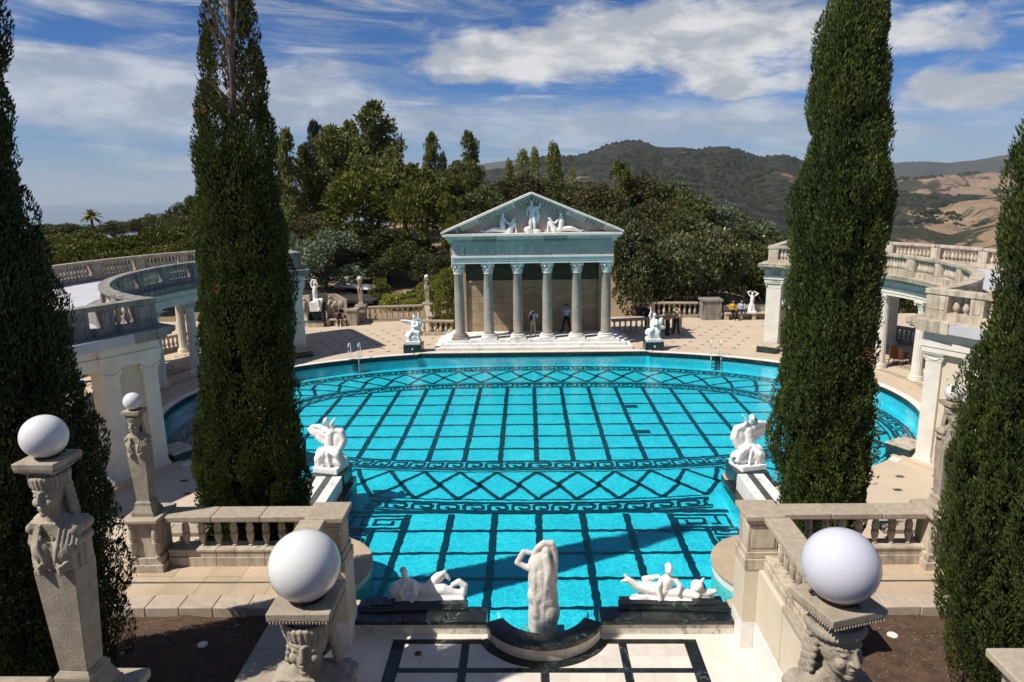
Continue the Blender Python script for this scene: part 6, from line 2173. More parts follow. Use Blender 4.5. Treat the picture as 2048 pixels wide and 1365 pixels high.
# relief panel and bench
rp = thing('relief_panel', 'cream carved stone panel of a crouching nude beside the far left fountain', 'relief', (-13.55, 47.75, 0.95))
obj('slab', MB().add([(-14.2, 47.65, 0.95), (-12.75, 47.65, 0.95), (-12.75, 47.65, 1.75), (-13.5, 47.65, 2.15), (-14.2, 47.65, 2.12), (-14.2, 47.9, 0.95), (-12.75, 47.9, 0.95), (-12.75, 47.9, 1.75), (-13.5, 47.9, 2.15), (-14.2, 47.9, 2.12)],
    [(0, 1, 2, 3, 4), (9, 8, 7, 6, 5), (0, 5, 6, 1), (1, 6, 7, 2), (2, 7, 8, 3), (3, 8, 9, 4), (4, 9, 5, 0)]), MT['castlight'], rp)
P = chain([(-0.45, 0, 0.15), (-0.42, 0, 0.55), (-0.30, 0, 0.80)], [0.13, 0.14, 0.10]) + [('e', (-0.38, -0.02, 0.98), (0.10, 0.09, 0.11), 0)]
P += chain([(-0.45, 0, 0.14), (0.0, -0.02, 0.62), (0.40, 0, 0.12)], [0.12, 0.10, 0.06]) + chain([(-0.25, -0.03, 0.75), (0.05, -0.05, 0.50), (-0.30, -0.04, 0.12)], [0.06, 0.05, 0.04]) + [('e', (0.35, 0.03, 0.5), (0.2, 0.06, 0.25), 0)]
link('carved_nude', sculpt('carved_nude', P, 0.022, [MT['castlight']], 2), None, rp, mtx=T(-13.5, 47.62, 0.97))
mb = MB().add([(-16.4, 47.65, 0.95), (-15.3, 47.65, 0.95), (-15.3, 47.65, 2.1), (-16.4, 47.65, 2.0), (-16.4, 47.9, 0.95), (-15.3, 47.9, 0.95), (-15.3, 47.9, 2.1), (-16.4, 47.9, 2.0)], [(0, 1, 2, 3), (7, 6, 5, 4), (0, 4, 5, 1), (1, 5, 6, 2), (2, 6, 7, 3), (3, 7, 4, 0)])
rp2 = thing('relief_panel', 'cream carved stone panel behind the far left pilaster, left of the fountain', 'relief', (-15.9, 47.75, 0.95))
obj('slab', mb, MT['castlight'], rp2)
P2_ = chain([(0.2, 0, 0.1), (0.25, 0, 0.6)], [0.14, 0.12]) + [('e', (0.22, 0, 0.86), (0.1, 0.09, 0.11), 0)] + chain([(0.2, 0, 0.15), (-0.2, 0, 0.5), (-0.3, 0, 0.1)], [0.1, 0.09, 0.05])
link('carved_nude', sculpt('carved_nude', P2_, 0.022, [MT['castlight']], 2), None, rp2, mtx=T(-15.9, 47.62, 0.97))


def bench(label, x0_, x1_, y, n):
    t = thing('stone_bench', label, 'bench', ((x0_ + x1_) / 2, y, 0))
    obj('seat', MB().box(x0_, x1_, y - 0.28, y + 0.22, 0.40, 0.50), MT['castlight'], t, bevel=0.015)
    obj('backrest', MB().box(x0_, x1_, y + 0.22, y + 0.42, 0.0, 0.95), MT['castlight'], t, bevel=0.012)
    for k in range(n):
        x = x0_ + 0.15 + (x1_ - x0_ - 0.3) * k / (n - 1)
        obj('leg', MB().box(x - 0.12, x + 0.12, y - 0.22, y + 0.2, 0.0, 0.40), MT['castlight'], t)
    return t


bench('long cream stone bench right of the far left fountain', -14.15, -12.75, 47.43, 3)
bench('cream stone bench behind the far left pilaster', -16.6, -15.35, 47.43, 3)
cb = thing('cabinet_pedestal', 'square capped stone pedestal between the far left bench and balustrade', 'pedestal', (-12.45, 47.9, 0))
obj('die', MB().box(-12.72, -12.02, 47.3, 48.2, 0.0, 1.0), MT['cast'], cb, bevel=0.012)
obj('cap', MB().box(-12.78, -11.96, 47.24, 48.26, 1.0, 1.14), MT['cast'], cb, bevel=0.015)
bench('long shaded stone bench at the far right of the deck', 13.2, 17.2, 48.0, 5)
cb = thing('block_pedestal', 'big rough stone block half in shade behind the deck, right of the temple', 'pedestal', (12.35, 48.4, 0))
obj('die', MB().box(11.7, 13.0, 47.9, 49.0, 0.0, 1.28), MT['sooty'], cb, bevel=0.02)
obj('cap', MB().box(11.62, 13.08, 47.82, 49.08, 1.28, 1.42), MT['sooty'], cb, bevel=0.02)
P = chain([(0, 0, 0.45), (0, 0, 0.72), (0.02, 0, 0.98), (0.0, 0, 1.12)], [0.15, 0.125, 0.14, 0.11])
P += [('e', (0.0, -0.03, 1.34), (0.085, 0.095, 0.11), 0), ('c', (0, 0, 1.12), (0, 0, 1.28), 0.05, 0.05, 0)]
P += chain([(-0.15, 0, 1.14), (-0.34, -0.02, 1.42), (-0.10, 0.02, 1.48)], [0.06, 0.05, 0.04]) + chain([(0.15, 0, 1.14), (0.40, -0.02, 1.30), (0.12, 0.04, 1.46)], [0.06, 0.05, 0.04])
P += chain([(-0.06, 0, 0.5), (-0.14, -0.04, 0.02)], [0.15, 0.16]) + chain([(0.06, 0, 0.5), (0.16, 0, 0.02)], [0.15, 0.15]) + [('b', (0, 0, 0.02), (0.32, 0.25, 0.05), 0)]
tag(link('statue', sculpt('statue', P, 0.02, [MT['statue']], 2), None), 'white marble nude with raised elbows standing on the far right bench', 'statue').matrix_basis = T(15.05, 48.0, 0.50, 0, 0.98)

# ================================================================ PEOPLE
def cloth(name, c):
    return stone(name, c, tuple(q * 0.75 for q in c), 14, 0.85, 0.3, 60)


SKIN = plain('skin', (0.42, 0.235, 0.16), 0.55)
SKIND = plain('skin tan', (0.30, 0.16, 0.105), 0.55)
HAIRD = plain('dark hair', (0.025, 0.017, 0.012), 0.6)
HAIRG = plain('grey hair', (0.42, 0.38, 0.33), 0.6)
HAIRB = plain('brown hair', (0.11, 0.055, 0.03), 0.6)
CL = {k: cloth(k + ' cloth', c) for k, c in dict(white=(0.70, 0.70, 0.68), black=(0.012, 0.012, 0.014), lightblue=(0.42, 0.50, 0.62), khaki=(0.42, 0.31, 0.20), tan=(0.46, 0.36, 0.25), olive=(0.035, 0.035, 0.022), yellow=(0.60, 0.40, 0.04), navy=(0.025, 0.03, 0.06), blue=(0.10, 0.19, 0.40), shoewhite=(0.7, 0.7, 0.7), shoeblack=(0.01, 0.01, 0.01), cyan=(0.30, 0.48, 0.60)).items()}
#   material slots: 0 skin, 1 top, 2 bottom, 3 hair, 4 shoes, 5 extra


def hand(w, f, up, side, m=0):
    """palm and five fingers from wrist w along f"""
    w, f, up = Vector(w), Vector(f).normalized(), Vector(up).normalized()
    sd = f.cross(up).normalized() * side
    out = [('c', tuple(w), tuple(w + f * 0.075), 0.028, 0.032, m)]
    for k, l_ in enumerate((0.062, 0.075, 0.070, 0.055)):
        b = w + f * 0.085 + sd * (0.030 - 0.02 * k)
        mid = b + f * l_ * 0.5
        out += [('c', tuple(b), tuple(mid), 0.0105, 0.010, m), ('c', tuple(mid), tuple(mid + (f * 0.7 - up * 0.7).normalized() * l_ * 0.5), 0.010, 0.009, m)]
    b = w + f * 0.025 + sd * 0.032
    out += [('c', tuple(b), tuple(b + (f * 0.6 + sd * 0.8).normalized() * 0.055), 0.013, 0.011, m)]
    return out


def figure(name, label, mats, J, short_sleeve=True, shorts=False, cap=False, long_hair=False, extra=(), skirt=False):
    P = []
    pel, wst, chs, nk, hd = (J[k] for k in ('pelvis', 'waist', 'chest', 'neck', 'head'))
    P += [('c', pel, wst, 0.135, 0.125, 2), ('c', wst, chs, 0.135, 0.155, 1)]
    for s, k in ((-1, 'l'), (1, 'r')):
        sh, elb, wr = J['sh' + k], J['el' + k], J['wr' + k]
        P += [('c', chs, sh, 0.12, 0.062, 1)]
        mid = tuple(Vector(sh).lerp(Vector(elb), 0.6))
        P += [('c', sh, mid, 0.062, 0.056, 1), ('c', mid, elb, 0.048, 0.042, 0 if short_sleeve else 1), ('c', elb, wr, 0.042, 0.030, 0 if short_sleeve else 1)]
        f = Vector(wr) - Vector(elb)
        P += hand(wr, f, J.get('palm' + k, (0, -1, 0)), s)
        hp, kn, an, to = J['hp' + k], J['kn' + k], J['an' + k], J['to' + k]
        P += [('c', hp, kn, 0.088, 0.064, 2)]
        if shorts:
            P += [('c', kn, an, 0.054, 0.036, 0)]
        else:
            P += [('c', kn, an, 0.066, 0.055, 2)]
        P += [('c', an, to, 0.048, 0.038, 4), ('c', tuple(Vector(an) + Vector((0, 0.03, -0.01))), an, 0.042, 0.045, 4)]
    P += [('c', nk, hd, 0.05, 0.05, 0), ('e', hd, (0.078, 0.095, 0.112), 0)]
    fd = Vector(J.get('look', (0, -1, 0))).normalized()
    sd = Vector((fd.y, -fd.x, 0))
    h = Vector(hd)
    P += [('e', tuple(h + fd * 0.092 + Vector((0, 0, -0.012))), (0.016, 0.018, 0.022), 0), ('e', tuple(h + fd * 0.062 + Vector((0, 0, -0.07))), (0.035, 0.035, 0.03), 0)]
    for s in (-1, 1):
        P += [('e', tuple(h + sd * (s * 0.078)), (0.014, 0.016, 0.028), 0), ('e', tuple(h + fd * 0.088 + sd * (s * 0.03) + Vector((0, 0, 0.012))), (0.012, 0.010, 0.008), 3)]
    P += [('e', tuple(h + fd * 0.088 + Vector((0, 0, -0.05))), (0.022, 0.010, 0.006), 5 if len(mats) > 6 else 0)]
    P += [('e', tuple(h - fd * 0.022 + Vector((0, 0, 0.035))), (0.088, 0.098, 0.09), 3)]
    if long_hair:
        P += [('c', tuple(h - fd * 0.05), tuple(h - fd * 0.08 + Vector((0, 0, -0.22))), 0.075, 0.06, 3)]
    if cap:
        P += [('e', tuple(h + Vector((0, 0, 0.075))), (0.095, 0.105, 0.05), 5), ('e', tuple(h + fd * 0.10 + Vector((0, 0, 0.06))), (0.07, 0.07, 0.014), 5)]
    if skirt:
        P += [('c', pel, tuple(Vector(pel) + Vector((0, -0.05, -0.12))), 0.16, 0.2, 2)]
    P += list(extra)
    o = tag(link('person', sculpt('person', P, 0.0165, mats, 2), None), label, 'person')
    return o


def standing(**kw):
    J = dict(pelvis=(0, 0, 0.92), waist=(0, 0, 1.06), chest=(0, 0, 1.30), neck=(0, 0, 1.42), head=(0, -0.01, 1.585),
             shl=(-0.19, 0, 1.40), ell=(-0.25, 0.03, 1.13), wrl=(-0.25, -0.03, 0.90), shr=(0.19, 0, 1.40), elr=(0.25, 0.03, 1.13), wrr=(0.25, -0.03, 0.90),
             hpl=(-0.09, 0, 0.90), knl=(-0.10, -0.02, 0.50), anl=(-0.10, 0.02, 0.085), tol=(-0.12, -0.14, 0.045), hpr=(0.09, 0, 0.90), knr=(0.10, -0.02, 0.50), anr=(0.10, 0.02, 0.085), tor=(0.12, -0.14, 0.045))
    J.update(kw)
    return J


def sitting(seat=0.45, **kw):
    J = dict(pelvis=(0, 0, seat + 0.10), waist=(0, 0.0, seat + 0.24), chest=(0, -0.02, seat + 0.48), neck=(0, -0.03, seat + 0.60), head=(0, -0.07, seat + 0.75),
             shl=(-0.18, -0.02, seat + 0.57), ell=(-0.24, -0.08, seat + 0.32), wrl=(-0.08, -0.26, seat + 0.30), shr=(0.18, -0.02, seat + 0.57), elr=(0.24, -0.08, seat + 0.32), wrr=(0.08, -0.26, seat + 0.30),
             hpl=(-0.09, -0.02, seat + 0.08), knl=(-0.13, -0.42, seat + 0.06), anl=(-0.12, -0.44, 0.085), tol=(-0.13, -0.58, 0.045), hpr=(0.09, -0.02, seat + 0.08), knr=(0.13, -0.42, seat + 0.06), anr=(0.13, -0.46, 0.085), tor=(0.15, -0.60, 0.045))
    J.update(kw)
    return J


def put(o, x, y, z, rz=0.0, s=1.0):
    o.matrix_basis = T(x, y, z, rz, s)


o = figure('person', 'person in light shirt and khaki shorts raising a camera between the middle temple columns', [SKIN, CL['cyan'], CL['khaki'], HAIRG, CL['shoewhite'], CL['black']],
           standing(ell=(-0.30, -0.18, 1.22), wrl=(-0.14, -0.30, 1.50), elr=(0.28, -0.18, 1.20), wrr=(0.14, -0.28, 1.36), anl=(-0.14, 0.02, 0.085), tol=(-0.17, -0.14, 0.045), anr=(0.16, 0.02, 0.085), tor=(0.20, -0.12, 0.045)), shorts=True,
           extra=[('b', (-0.03, -0.32, 1.52), (0.07, 0.04, 0.05), 5), ('c', (-0.02, -0.34, 1.52), (-0.02, -0.42, 1.52), 0.035, 0.035, 5), ('b', (-0.10, -0.13, 1.18), (0.07, 0.03, 0.14), 5)])
q = gz(1066, 674, 0.45)
put(o, q.x, q.y, 0.45, 0.1)
o = figure('person', 'guard in light blue shirt, black trousers and cap walking inside the temple', [SKIN, CL['lightblue'], CL['black'], HAIRD, CL['shoeblack'], CL['black']],
           standing(look=(-0.9, -0.5, 0), head=(-0.03, -0.02, 1.585), anl=(-0.26, -0.06, 0.09), knl=(-0.17, -0.06, 0.50), tol=(-0.42, -0.10, 0.045), anr=(0.30, 0.02, 0.11), knr=(0.12, -0.04, 0.50), tor=(0.18, -0.06, 0.045), ell=(-0.20, -0.1, 1.14), wrl=(-0.26, -0.22, 0.94)), cap=True)
q = gz(1133, 664, 0.45)
put(o, q.x, q.y, 0.45, 0.0)
o = figure('person', 'person in black top and short skirt sitting on the far left stone bench', [SKIN, CL['black'], CL['black'], HAIRB, CL['shoewhite']],
           sitting(0.42, wrl=(-0.03, -0.24, 0.86), wrr=(0.06, -0.26, 0.86), head=(0, -0.10, 1.16), look=(0, -0.9, -0.3), knl=(-0.12, -0.40, 0.50), knr=(0.16, -0.40, 0.50)), shorts=True, long_hair=True)
put(o, -13.2, 47.42, 0.08, 0.0, 1.0)
o = figure('person', 'ranger in tan shirt and dark trousers, hands on hips, right of the temple', [SKIND, CL['tan'], CL['olive'], HAIRD, CL['shoeblack']],
           standing(ell=(-0.38, 0.08, 1.18), wrl=(-0.17, -0.02, 1.02), elr=(0.38, 0.08, 1.18), wrr=(0.17, -0.02, 1.02), look=(-0.8, -0.6, 0), anl=(-0.17, 0.02, 0.085), tol=(-0.23, -0.13, 0.045), anr=(0.17, 0.02, 0.085), tor=(0.22, -0.13, 0.045)))
q = gz(1352, 669)
put(o, q.x, q.y, 0.0, 0.1, 1.03)
o = figure('person', 'ranger in khaki reading a paper, partly behind the far right statue', [SKIND, CL['khaki'], CL['olive'], HAIRD, CL['shoeblack'], CL['white']],
           standing(ell=(-0.24, -0.06, 1.16), wrl=(-0.06, -0.28, 1.16), elr=(0.24, -0.06, 1.16), wrr=(0.10, -0.28, 1.14), look=(0.7, -0.7, 0)), extra=[('b', (0.02, -0.34, 1.16), (0.11, 0.012, 0.07), 5, (0.6, 0, 0))])
q = gz(1334, 671)
put(o, q.x, q.y, 0.0, 0.7)
o = figure('person', 'person in dark clothes standing in the shade behind the far right statue', [SKIND, CL['black'], CL['navy'], HAIRD, CL['shoeblack']], standing(ell=(-0.25, -0.06, 1.14), wrl=(-0.1, -0.26, 1.25)))
put(o, 7.35, 44.55, 0.0, -0.3)
o = figure('person', 'person in yellow top sitting on the far right bench', [SKIND, CL['yellow'], CL['black'], HAIRD, CL['shoewhite']], sitting(0.50, head=(0, -0.06, 1.25), anl=(-0.10, -0.52, 0.085), tol=(-0.10, -0.66, 0.045)), short_sleeve=False)
put(o, 13.75, 47.95, 0.0, 0.1)
o = figure('person', 'person in navy with long dark hair sitting between the yellow-topped person and the nude statue', [SKIND, CL['lightblue'], CL['navy'], HAIRD, CL['shoewhite']], sitting(0.50, knl=(-0.1, -0.36, 0.72), knr=(0.12, -0.36, 0.72), anl=(-0.1, -0.26, 0.58), tol=(-0.1, -0.38, 0.55), anr=(0.12, -0.26, 0.58), tor=(0.12, -0.38, 0.55)), short_sleeve=False, long_hair=True)
put(o, 14.35, 47.98, 0.0, -0.2)
o = figure('person', 'person in blue seated inside the left colonnade, glimpsed beside the dark cypress', [SKIN, CL['blue'], CL['navy'], HAIRB, CL['shoeblack']], sitting(0.45))
q = gz(166, 812, 0.1)
put(o, q.x - 0.25, q.y + 0.3, 0.10, 0.4)
o = figure('person', 'bare-armed person with hand on hip, only an elbow showing past the left cypress', [SKIND, CL['white'], CL['navy'], HAIRB, CL['shoewhite']], standing(elr=(0.42, 0.06, 1.14), wrr=(0.18, -0.02, 0.98)))
put(o, -12.2, 18.1, 0.0, 0.0)

# ================================================================ LADDERS, CHAIRS
for s, lab in ((-1, 'white pool ladder at the far left pool edge'), (1, 'white pool ladder at the far right pool edge')):
    q = gz(709, 719) if s < 0 else gz(1431, 713)
    t = thing('pool_ladder', lab, 'ladder', (q.x, q.y, 0), group='pool ladders')
    for k, dx in enumerate((-0.27, 0.27)):
        x, y = q.x + dx, q.y - 0.02
        pts = [(x, y + 0.42, 0.03), (x, y + 0.40, 0.55), (x, y + 0.34, 0.78), (x, y + 0.20, 0.88), (x, y + 0.02, 0.86), (x, y - 0.10, 0.74), (x, y - 0.12, 0.5), (x, y - 0.12, -0.7)]
        obj('handrail', MB().tube(pts, 0.026, 10), MT['chrome'], t)
    for k in range(4):
        z = 0.02 - 0.2 * k
        obj('tread', MB().box(q.x - 0.26, q.x + 0.26, q.y - 0.17, q.y - 0.07, z - 0.015, z + 0.015), MT['darkmetal'], t)


def wicker_chair(label, x, y, z, rz):
    t = thing('wicker_chair', label, 'chair', (x, y, z), rz, 'wicker chairs in the colonnades')
    obj('seat', MB().prism([(-0.30, -0.30), (0.30, -0.30), (0.32, 0.22), (0.18, 0.34), (-0.18, 0.34), (-0.32, 0.22)], 0.30, 0.44), MT['wicker'], t, local=True, bevel=0.02)
    pth = [((0, 0.02), (math.cos(a), math.sin(a))) for a in np.linspace(-0.35, math.pi + 0.35, 21)]
    mb = MB()
    vs_, fs = [], []
    for i, (c, n_) in enumerate(pth):
        u = i / 20
        hb = 0.62 + 0.36 * math.sin(math.pi * u) ** 1.5
        for d, zz in ((0.33, 0.30), (0.37, hb), (0.42, hb), (0.37, 0.30)):
            vs_.append((c[0] + n_[0] * d, c[1] + n_[1] * d, zz))
    for i in range(20):
        for j in range(4):
            k = (j + 1) % 4
            fs.append((i * 4 + j, i * 4 + k, (i + 1) * 4 + k, (i + 1) * 4 + j))
    fs += [(3, 2, 1, 0), (80, 81, 82, 83)]
    obj('backrest', MB().add(vs_, fs), MT['wicker'], t, local=True)
    for sx in (-1, 1):
        for yy_ in (-0.25, 0.25):
            obj('leg', MB().tube([(sx * 0.27, yy_, 0.32), (sx * 0.31, yy_ * 1.1, 0.0)], [0.03, 0.022], 8), MT['wicker'], t, local=True)
        obj('arm', MB().tube([(sx * 0.36, -0.28, 0.32), (sx * 0.38, -0.28, 0.58), (sx * 0.385, -0.1, 0.66), (sx * 0.36, 0.1, 0.68)], 0.04, 8), MT['wicker'], t, local=True)


q = gz(1794, 728, 0.1); wicker_chair('brown wicker armchair left of the front column in the right colonnade', q.x, q.y, 0.1, 2.2)
q = gz(1836, 735, 0.1); wicker_chair('brown wicker armchair between column and white pilaster in the right colonnade', q.x, q.y, 0.1, -2.0)
q = gz(313, 750, 0.1); wicker_chair('brown wicker armchair behind the near pier of the left colonnade', q.x, q.y, 0.1, 0.6)

# ================================================================ THINGS BEYOND THE DECK
aw = thing('pavilion_roof', 'flat dark-roofed shelter behind the far left fountain', 'shelter', (-16, 54, -0.6))
a_, b_, c_, d_ = at(585, 590, 51.5), at(745, 603, 52.5), at(800, 577, 60), at(590, 566, 60)
mb = MB().add([(a_.x - 6, a_.y, a_.z), tuple(b_), tuple(c_), (d_.x - 8, d_.y, d_.z)] + [(a_.x - 6, a_.y, a_.z - 0.2), (b_.x, b_.y, b_.z - 0.2), (c_.x, c_.y, c_.z - 0.2), (d_.x - 8, d_.y, d_.z - 0.2)],
              [(0, 1, 2, 3), (7, 6, 5, 4), (0, 4, 5, 1), (1, 5, 6, 2), (2, 6, 7, 3), (3, 7, 4, 0)])
obj('roof', mb, MT['awning'], aw)
for q in ((a_.x + 1, a_.y + 0.5), (b_.x - 0.5, b_.y + 0.5), (c_.x - 1, c_.y - 0.6)):
    obj('post', MB().box(q[0] - 0.07, q[0] + 0.07, q[1] - 0.07, q[1] + 0.07, -0.6, min(a_.z, b_.z, c_.z) - 0.05), MT['darkmetal'], aw)
w1, w2, w3, w4 = at(668, 572, 57), at(740, 581, 55.5), at(764, 573, 58.5), at(700, 566.5, 60)
mb = MB().add([(p_.x, p_.y, p_.z + 0.10) for p_ in (w1, w2, w3, w4)] + [(p_.x, p_.y, p_.z - 0.02) for p_ in (w1, w2, w3, w4)], [(0, 1, 2, 3), (7, 6, 5, 4), (0, 4, 5, 1), (1, 5, 6, 2), (2, 6, 7, 3), (3, 7, 4, 0)])
tag(obj('white_sheet', mb, MT['tarp'], bevel=0.02), 'white sheet lying on the dark flat roof behind the far left fountain', 'sheet')
fn = thing('chain_link_fence', 'wire fence with steel posts climbing the bare bank behind the far left deck', 'fence', (-12, 63, 0.5))
tops = [at(x, y, 63) for x, y in ((615, 580), (660, 566), (700, 553), (742, 540), (783, 532), (820, 526), (860, 519), (900, 512))]
for q in tops:
    obj('post', MB().tube([(q.x, q.y, q.z - 2.6), (q.x, q.y, q.z + 0.04)], 0.04, 8), MT['wire'], fn)
obj('top_rail', MB().tube([tuple(q) for q in tops], 0.022, 6), MT['wire'], fn)
mb = MB()
for i in range(len(tops) - 1):
    for k in range(14):
        u = k / 14
        p_ = tops[i].lerp(tops[i + 1], u); q_ = tops[i].lerp(tops[i + 1], min(1, u + 0.7))
        mb.tube([(p_.x, p_.y, p_.z), (q_.x, q_.y, q_.z - 2.2)], 0.006, 3, False)
        mb.tube([(p_.x, p_.y, p_.z - 2.2), (q_.x, q_.y, q_.z)], 0.006, 3, False)
obj('mesh', mb, MT['wire'], fn, kind='stuff')
bank = MB()
pts = [at(x, y, Y) for x, y, Y in ((690, 640, 61), (880, 640, 61), (905, 505, 72), (640, 545, 72))]
for j in range(13):
    for i in range(17):
        a_ = pts[0].lerp(pts[1], i / 16); b_ = pts[3].lerp(pts[2], i / 16); q = a_.lerp(b_, j / 12)
        bank.v.append((q.x, q.y, q.z + 0.25 * pnoise(Vector((q.x * 0.6, q.y * 0.6, 5)))))
for j in range(12):
    for i in range(16):
        k = j * 17 + i
        bank.f.append((k, k + 1, k + 18, k + 17))
MT['bank'] = stone('dry earth bank', (0.34, 0.215, 0.13), (0.25, 0.155, 0.095), 1.2, 0.95, 0.8, 12, spots=((0.13, 0.085, 0.05), 5, 0.6))
struct('earth_bank', flat(bank), MT['bank'], fix=False)

q = at(1449.5, 577, 58)
sg = thing('road_sign', 'red octagonal stop sign on a post beyond the far right bench', 'sign', (q.x, q.y, -0.5))
o8 = [(q.x + 0.24 * math.cos(math.pi / 8 + k * math.pi / 4), q.z + 0.24 * math.sin(math.pi / 8 + k * math.pi / 4)) for k in range(8)]
mb = MB().add([(x, q.y, z) for x, z in o8] + [(x, q.y + 0.02, z) for x, z in o8], [tuple(range(8)), tuple(range(15, 7, -1))] + [(i, (i + 1) % 8, 8 + (i + 1) % 8, 8 + i) for i in range(8)])
obj('plate', mb, MT['red'], sg)
obj('post', MB().tube([(q.x, q.y + 0.05, -0.6), (q.x, q.y + 0.05, q.z + 0.2)], 0.03, 8), MT['wire'], sg)
cu = bpy.data.curves.new('lettering', 'FONT'); cu.body = 'STOP'; cu.size = 0.19; cu.align_x = 'CENTER'; cu.align_y = 'CENTER'; cu.extrude = 0.004
to = bpy.data.objects.new('tmp', cu); TMP.collection.objects.link(to)
me_t = bpy.data.meshes.new_from_object(to.evaluated_get(side_graph())); bpy.data.objects.remove(to)
link('lettering', me_t, MT['signwhite'], sg, mtx=Matrix.Translation((q.x, q.y - 0.012, q.z)) @ Matrix.Rotation(math.pi / 2, 4, 'X'))
q = at(1444, 598, 57)
gt = thing('barrier_post', 'short white hooped post with a yellow light below the stop sign', 'post', (q.x, q.y, -0.5))
obj('hoop', MB().tube([(q.x - 0.12, q.y, -0.6), (q.x - 0.12, q.y, q.z + 0.38), (q.x - 0.06, q.y, q.z + 0.46), (q.x + 0.12, q.y, q.z + 0.46)], 0.03, 8), MT['signwhite'], gt)
obj('box', MB().box(q.x + 0.0, q.x + 0.2, q.y - 0.08, q.y + 0.08, q.z - 0.45, q.z + 0.35), MT['darkmetal'], gt, bevel=0.02)
for k in range(2):
    obj('lens', MB().lathe([(0.06, 0), (0.05, 0.03)], 14), MT['yellow'], gt, mtx=Matrix.Translation((q.x + 0.1, q.y - 0.08, q.z + 0.12 - 0.24 * k)) @ Matrix.Rotation(math.pi / 2, 4, 'X'))
q = at(1380, 605, 56)
tag(obj('flag_pole', MB().tube([(q.x, q.y, -1.0), (q.x, q.y, q.z + 1.6)], [0.035, 0.025], 8).sphere((q.x, q.y, q.z + 1.62), 0.05, 8, 6), MT['wire']), 'thin pale pole against the dark trees right of the temple', 'pole')
bpy.data.scenes.remove(TMP)
# ================================================================ FOLIAGE KIT
def kites(name, c, a, b, mats, mi=None):
    """c, a (length axis), b (half width) : (N,3) arrays -> N separate kite leaves"""
    n = len(c)
    v = np.empty((n, 4, 3), 'f')
    v[:, 0] = c
    v[:, 1] = c + a * 0.55 + b
    v[:, 2] = c + a
    v[:, 3] = c + a * 0.55 - b
    me = bpy.data.meshes.new(name)
    me.vertices.add(n * 4)
    me.vertices.foreach_set('co', v.reshape(-1))
    me.loops.add(n * 4)
    me.loops.foreach_set('vertex_index', np.arange(n * 4, dtype='i'))
    me.polygons.add(n)
    me.polygons.foreach_set('loop_start', np.arange(0, n * 4, 4, dtype='i'))
    for m_ in mats:
        me.materials.append(m_)
    if mi is not None:
        me.polygons.foreach_set('material_index', mi.astype('i'))
    me.update(calc_edges=True)
    return me


def unit(v):
    return v / np.maximum(1e-9, np.linalg.norm(v, axis=1, keepdims=True))


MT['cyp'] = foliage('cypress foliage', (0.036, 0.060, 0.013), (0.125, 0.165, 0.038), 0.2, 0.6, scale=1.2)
MT['cypB'] = foliage('yellower cypress foliage', (0.055, 0.080, 0.016), (0.165, 0.200, 0.045), 0.22, 0.6, scale=1.2)  # lighter, yellower tone given to clumps at random
MT['cypC'] = foliage('darker cypress foliage', (0.022, 0.036, 0.010), (0.075, 0.098, 0.028), 0.15, 0.6, scale=1.2)  # darker tone given to clumps at random
MT['cypdark'] = foliage('shaded cypress foliage', (0.016, 0.030, 0.011), (0.050, 0.074, 0.024), 0.15, 0.6, scale=1.2)  # darker copy for the left-edge tree, its shade put into the colour
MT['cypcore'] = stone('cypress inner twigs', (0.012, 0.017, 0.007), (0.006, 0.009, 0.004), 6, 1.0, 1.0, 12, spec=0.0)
MT['cypdry'] = foliage('dry cypress sprays', (0.06, 0.042, 0.018), (0.13, 0.085, 0.035), 0.2, 0.8)
MT['dead'] = foliage('dead brown sprays', (0.20, 0.10, 0.04), (0.34, 0.18, 0.07), 0.2, 0.8)


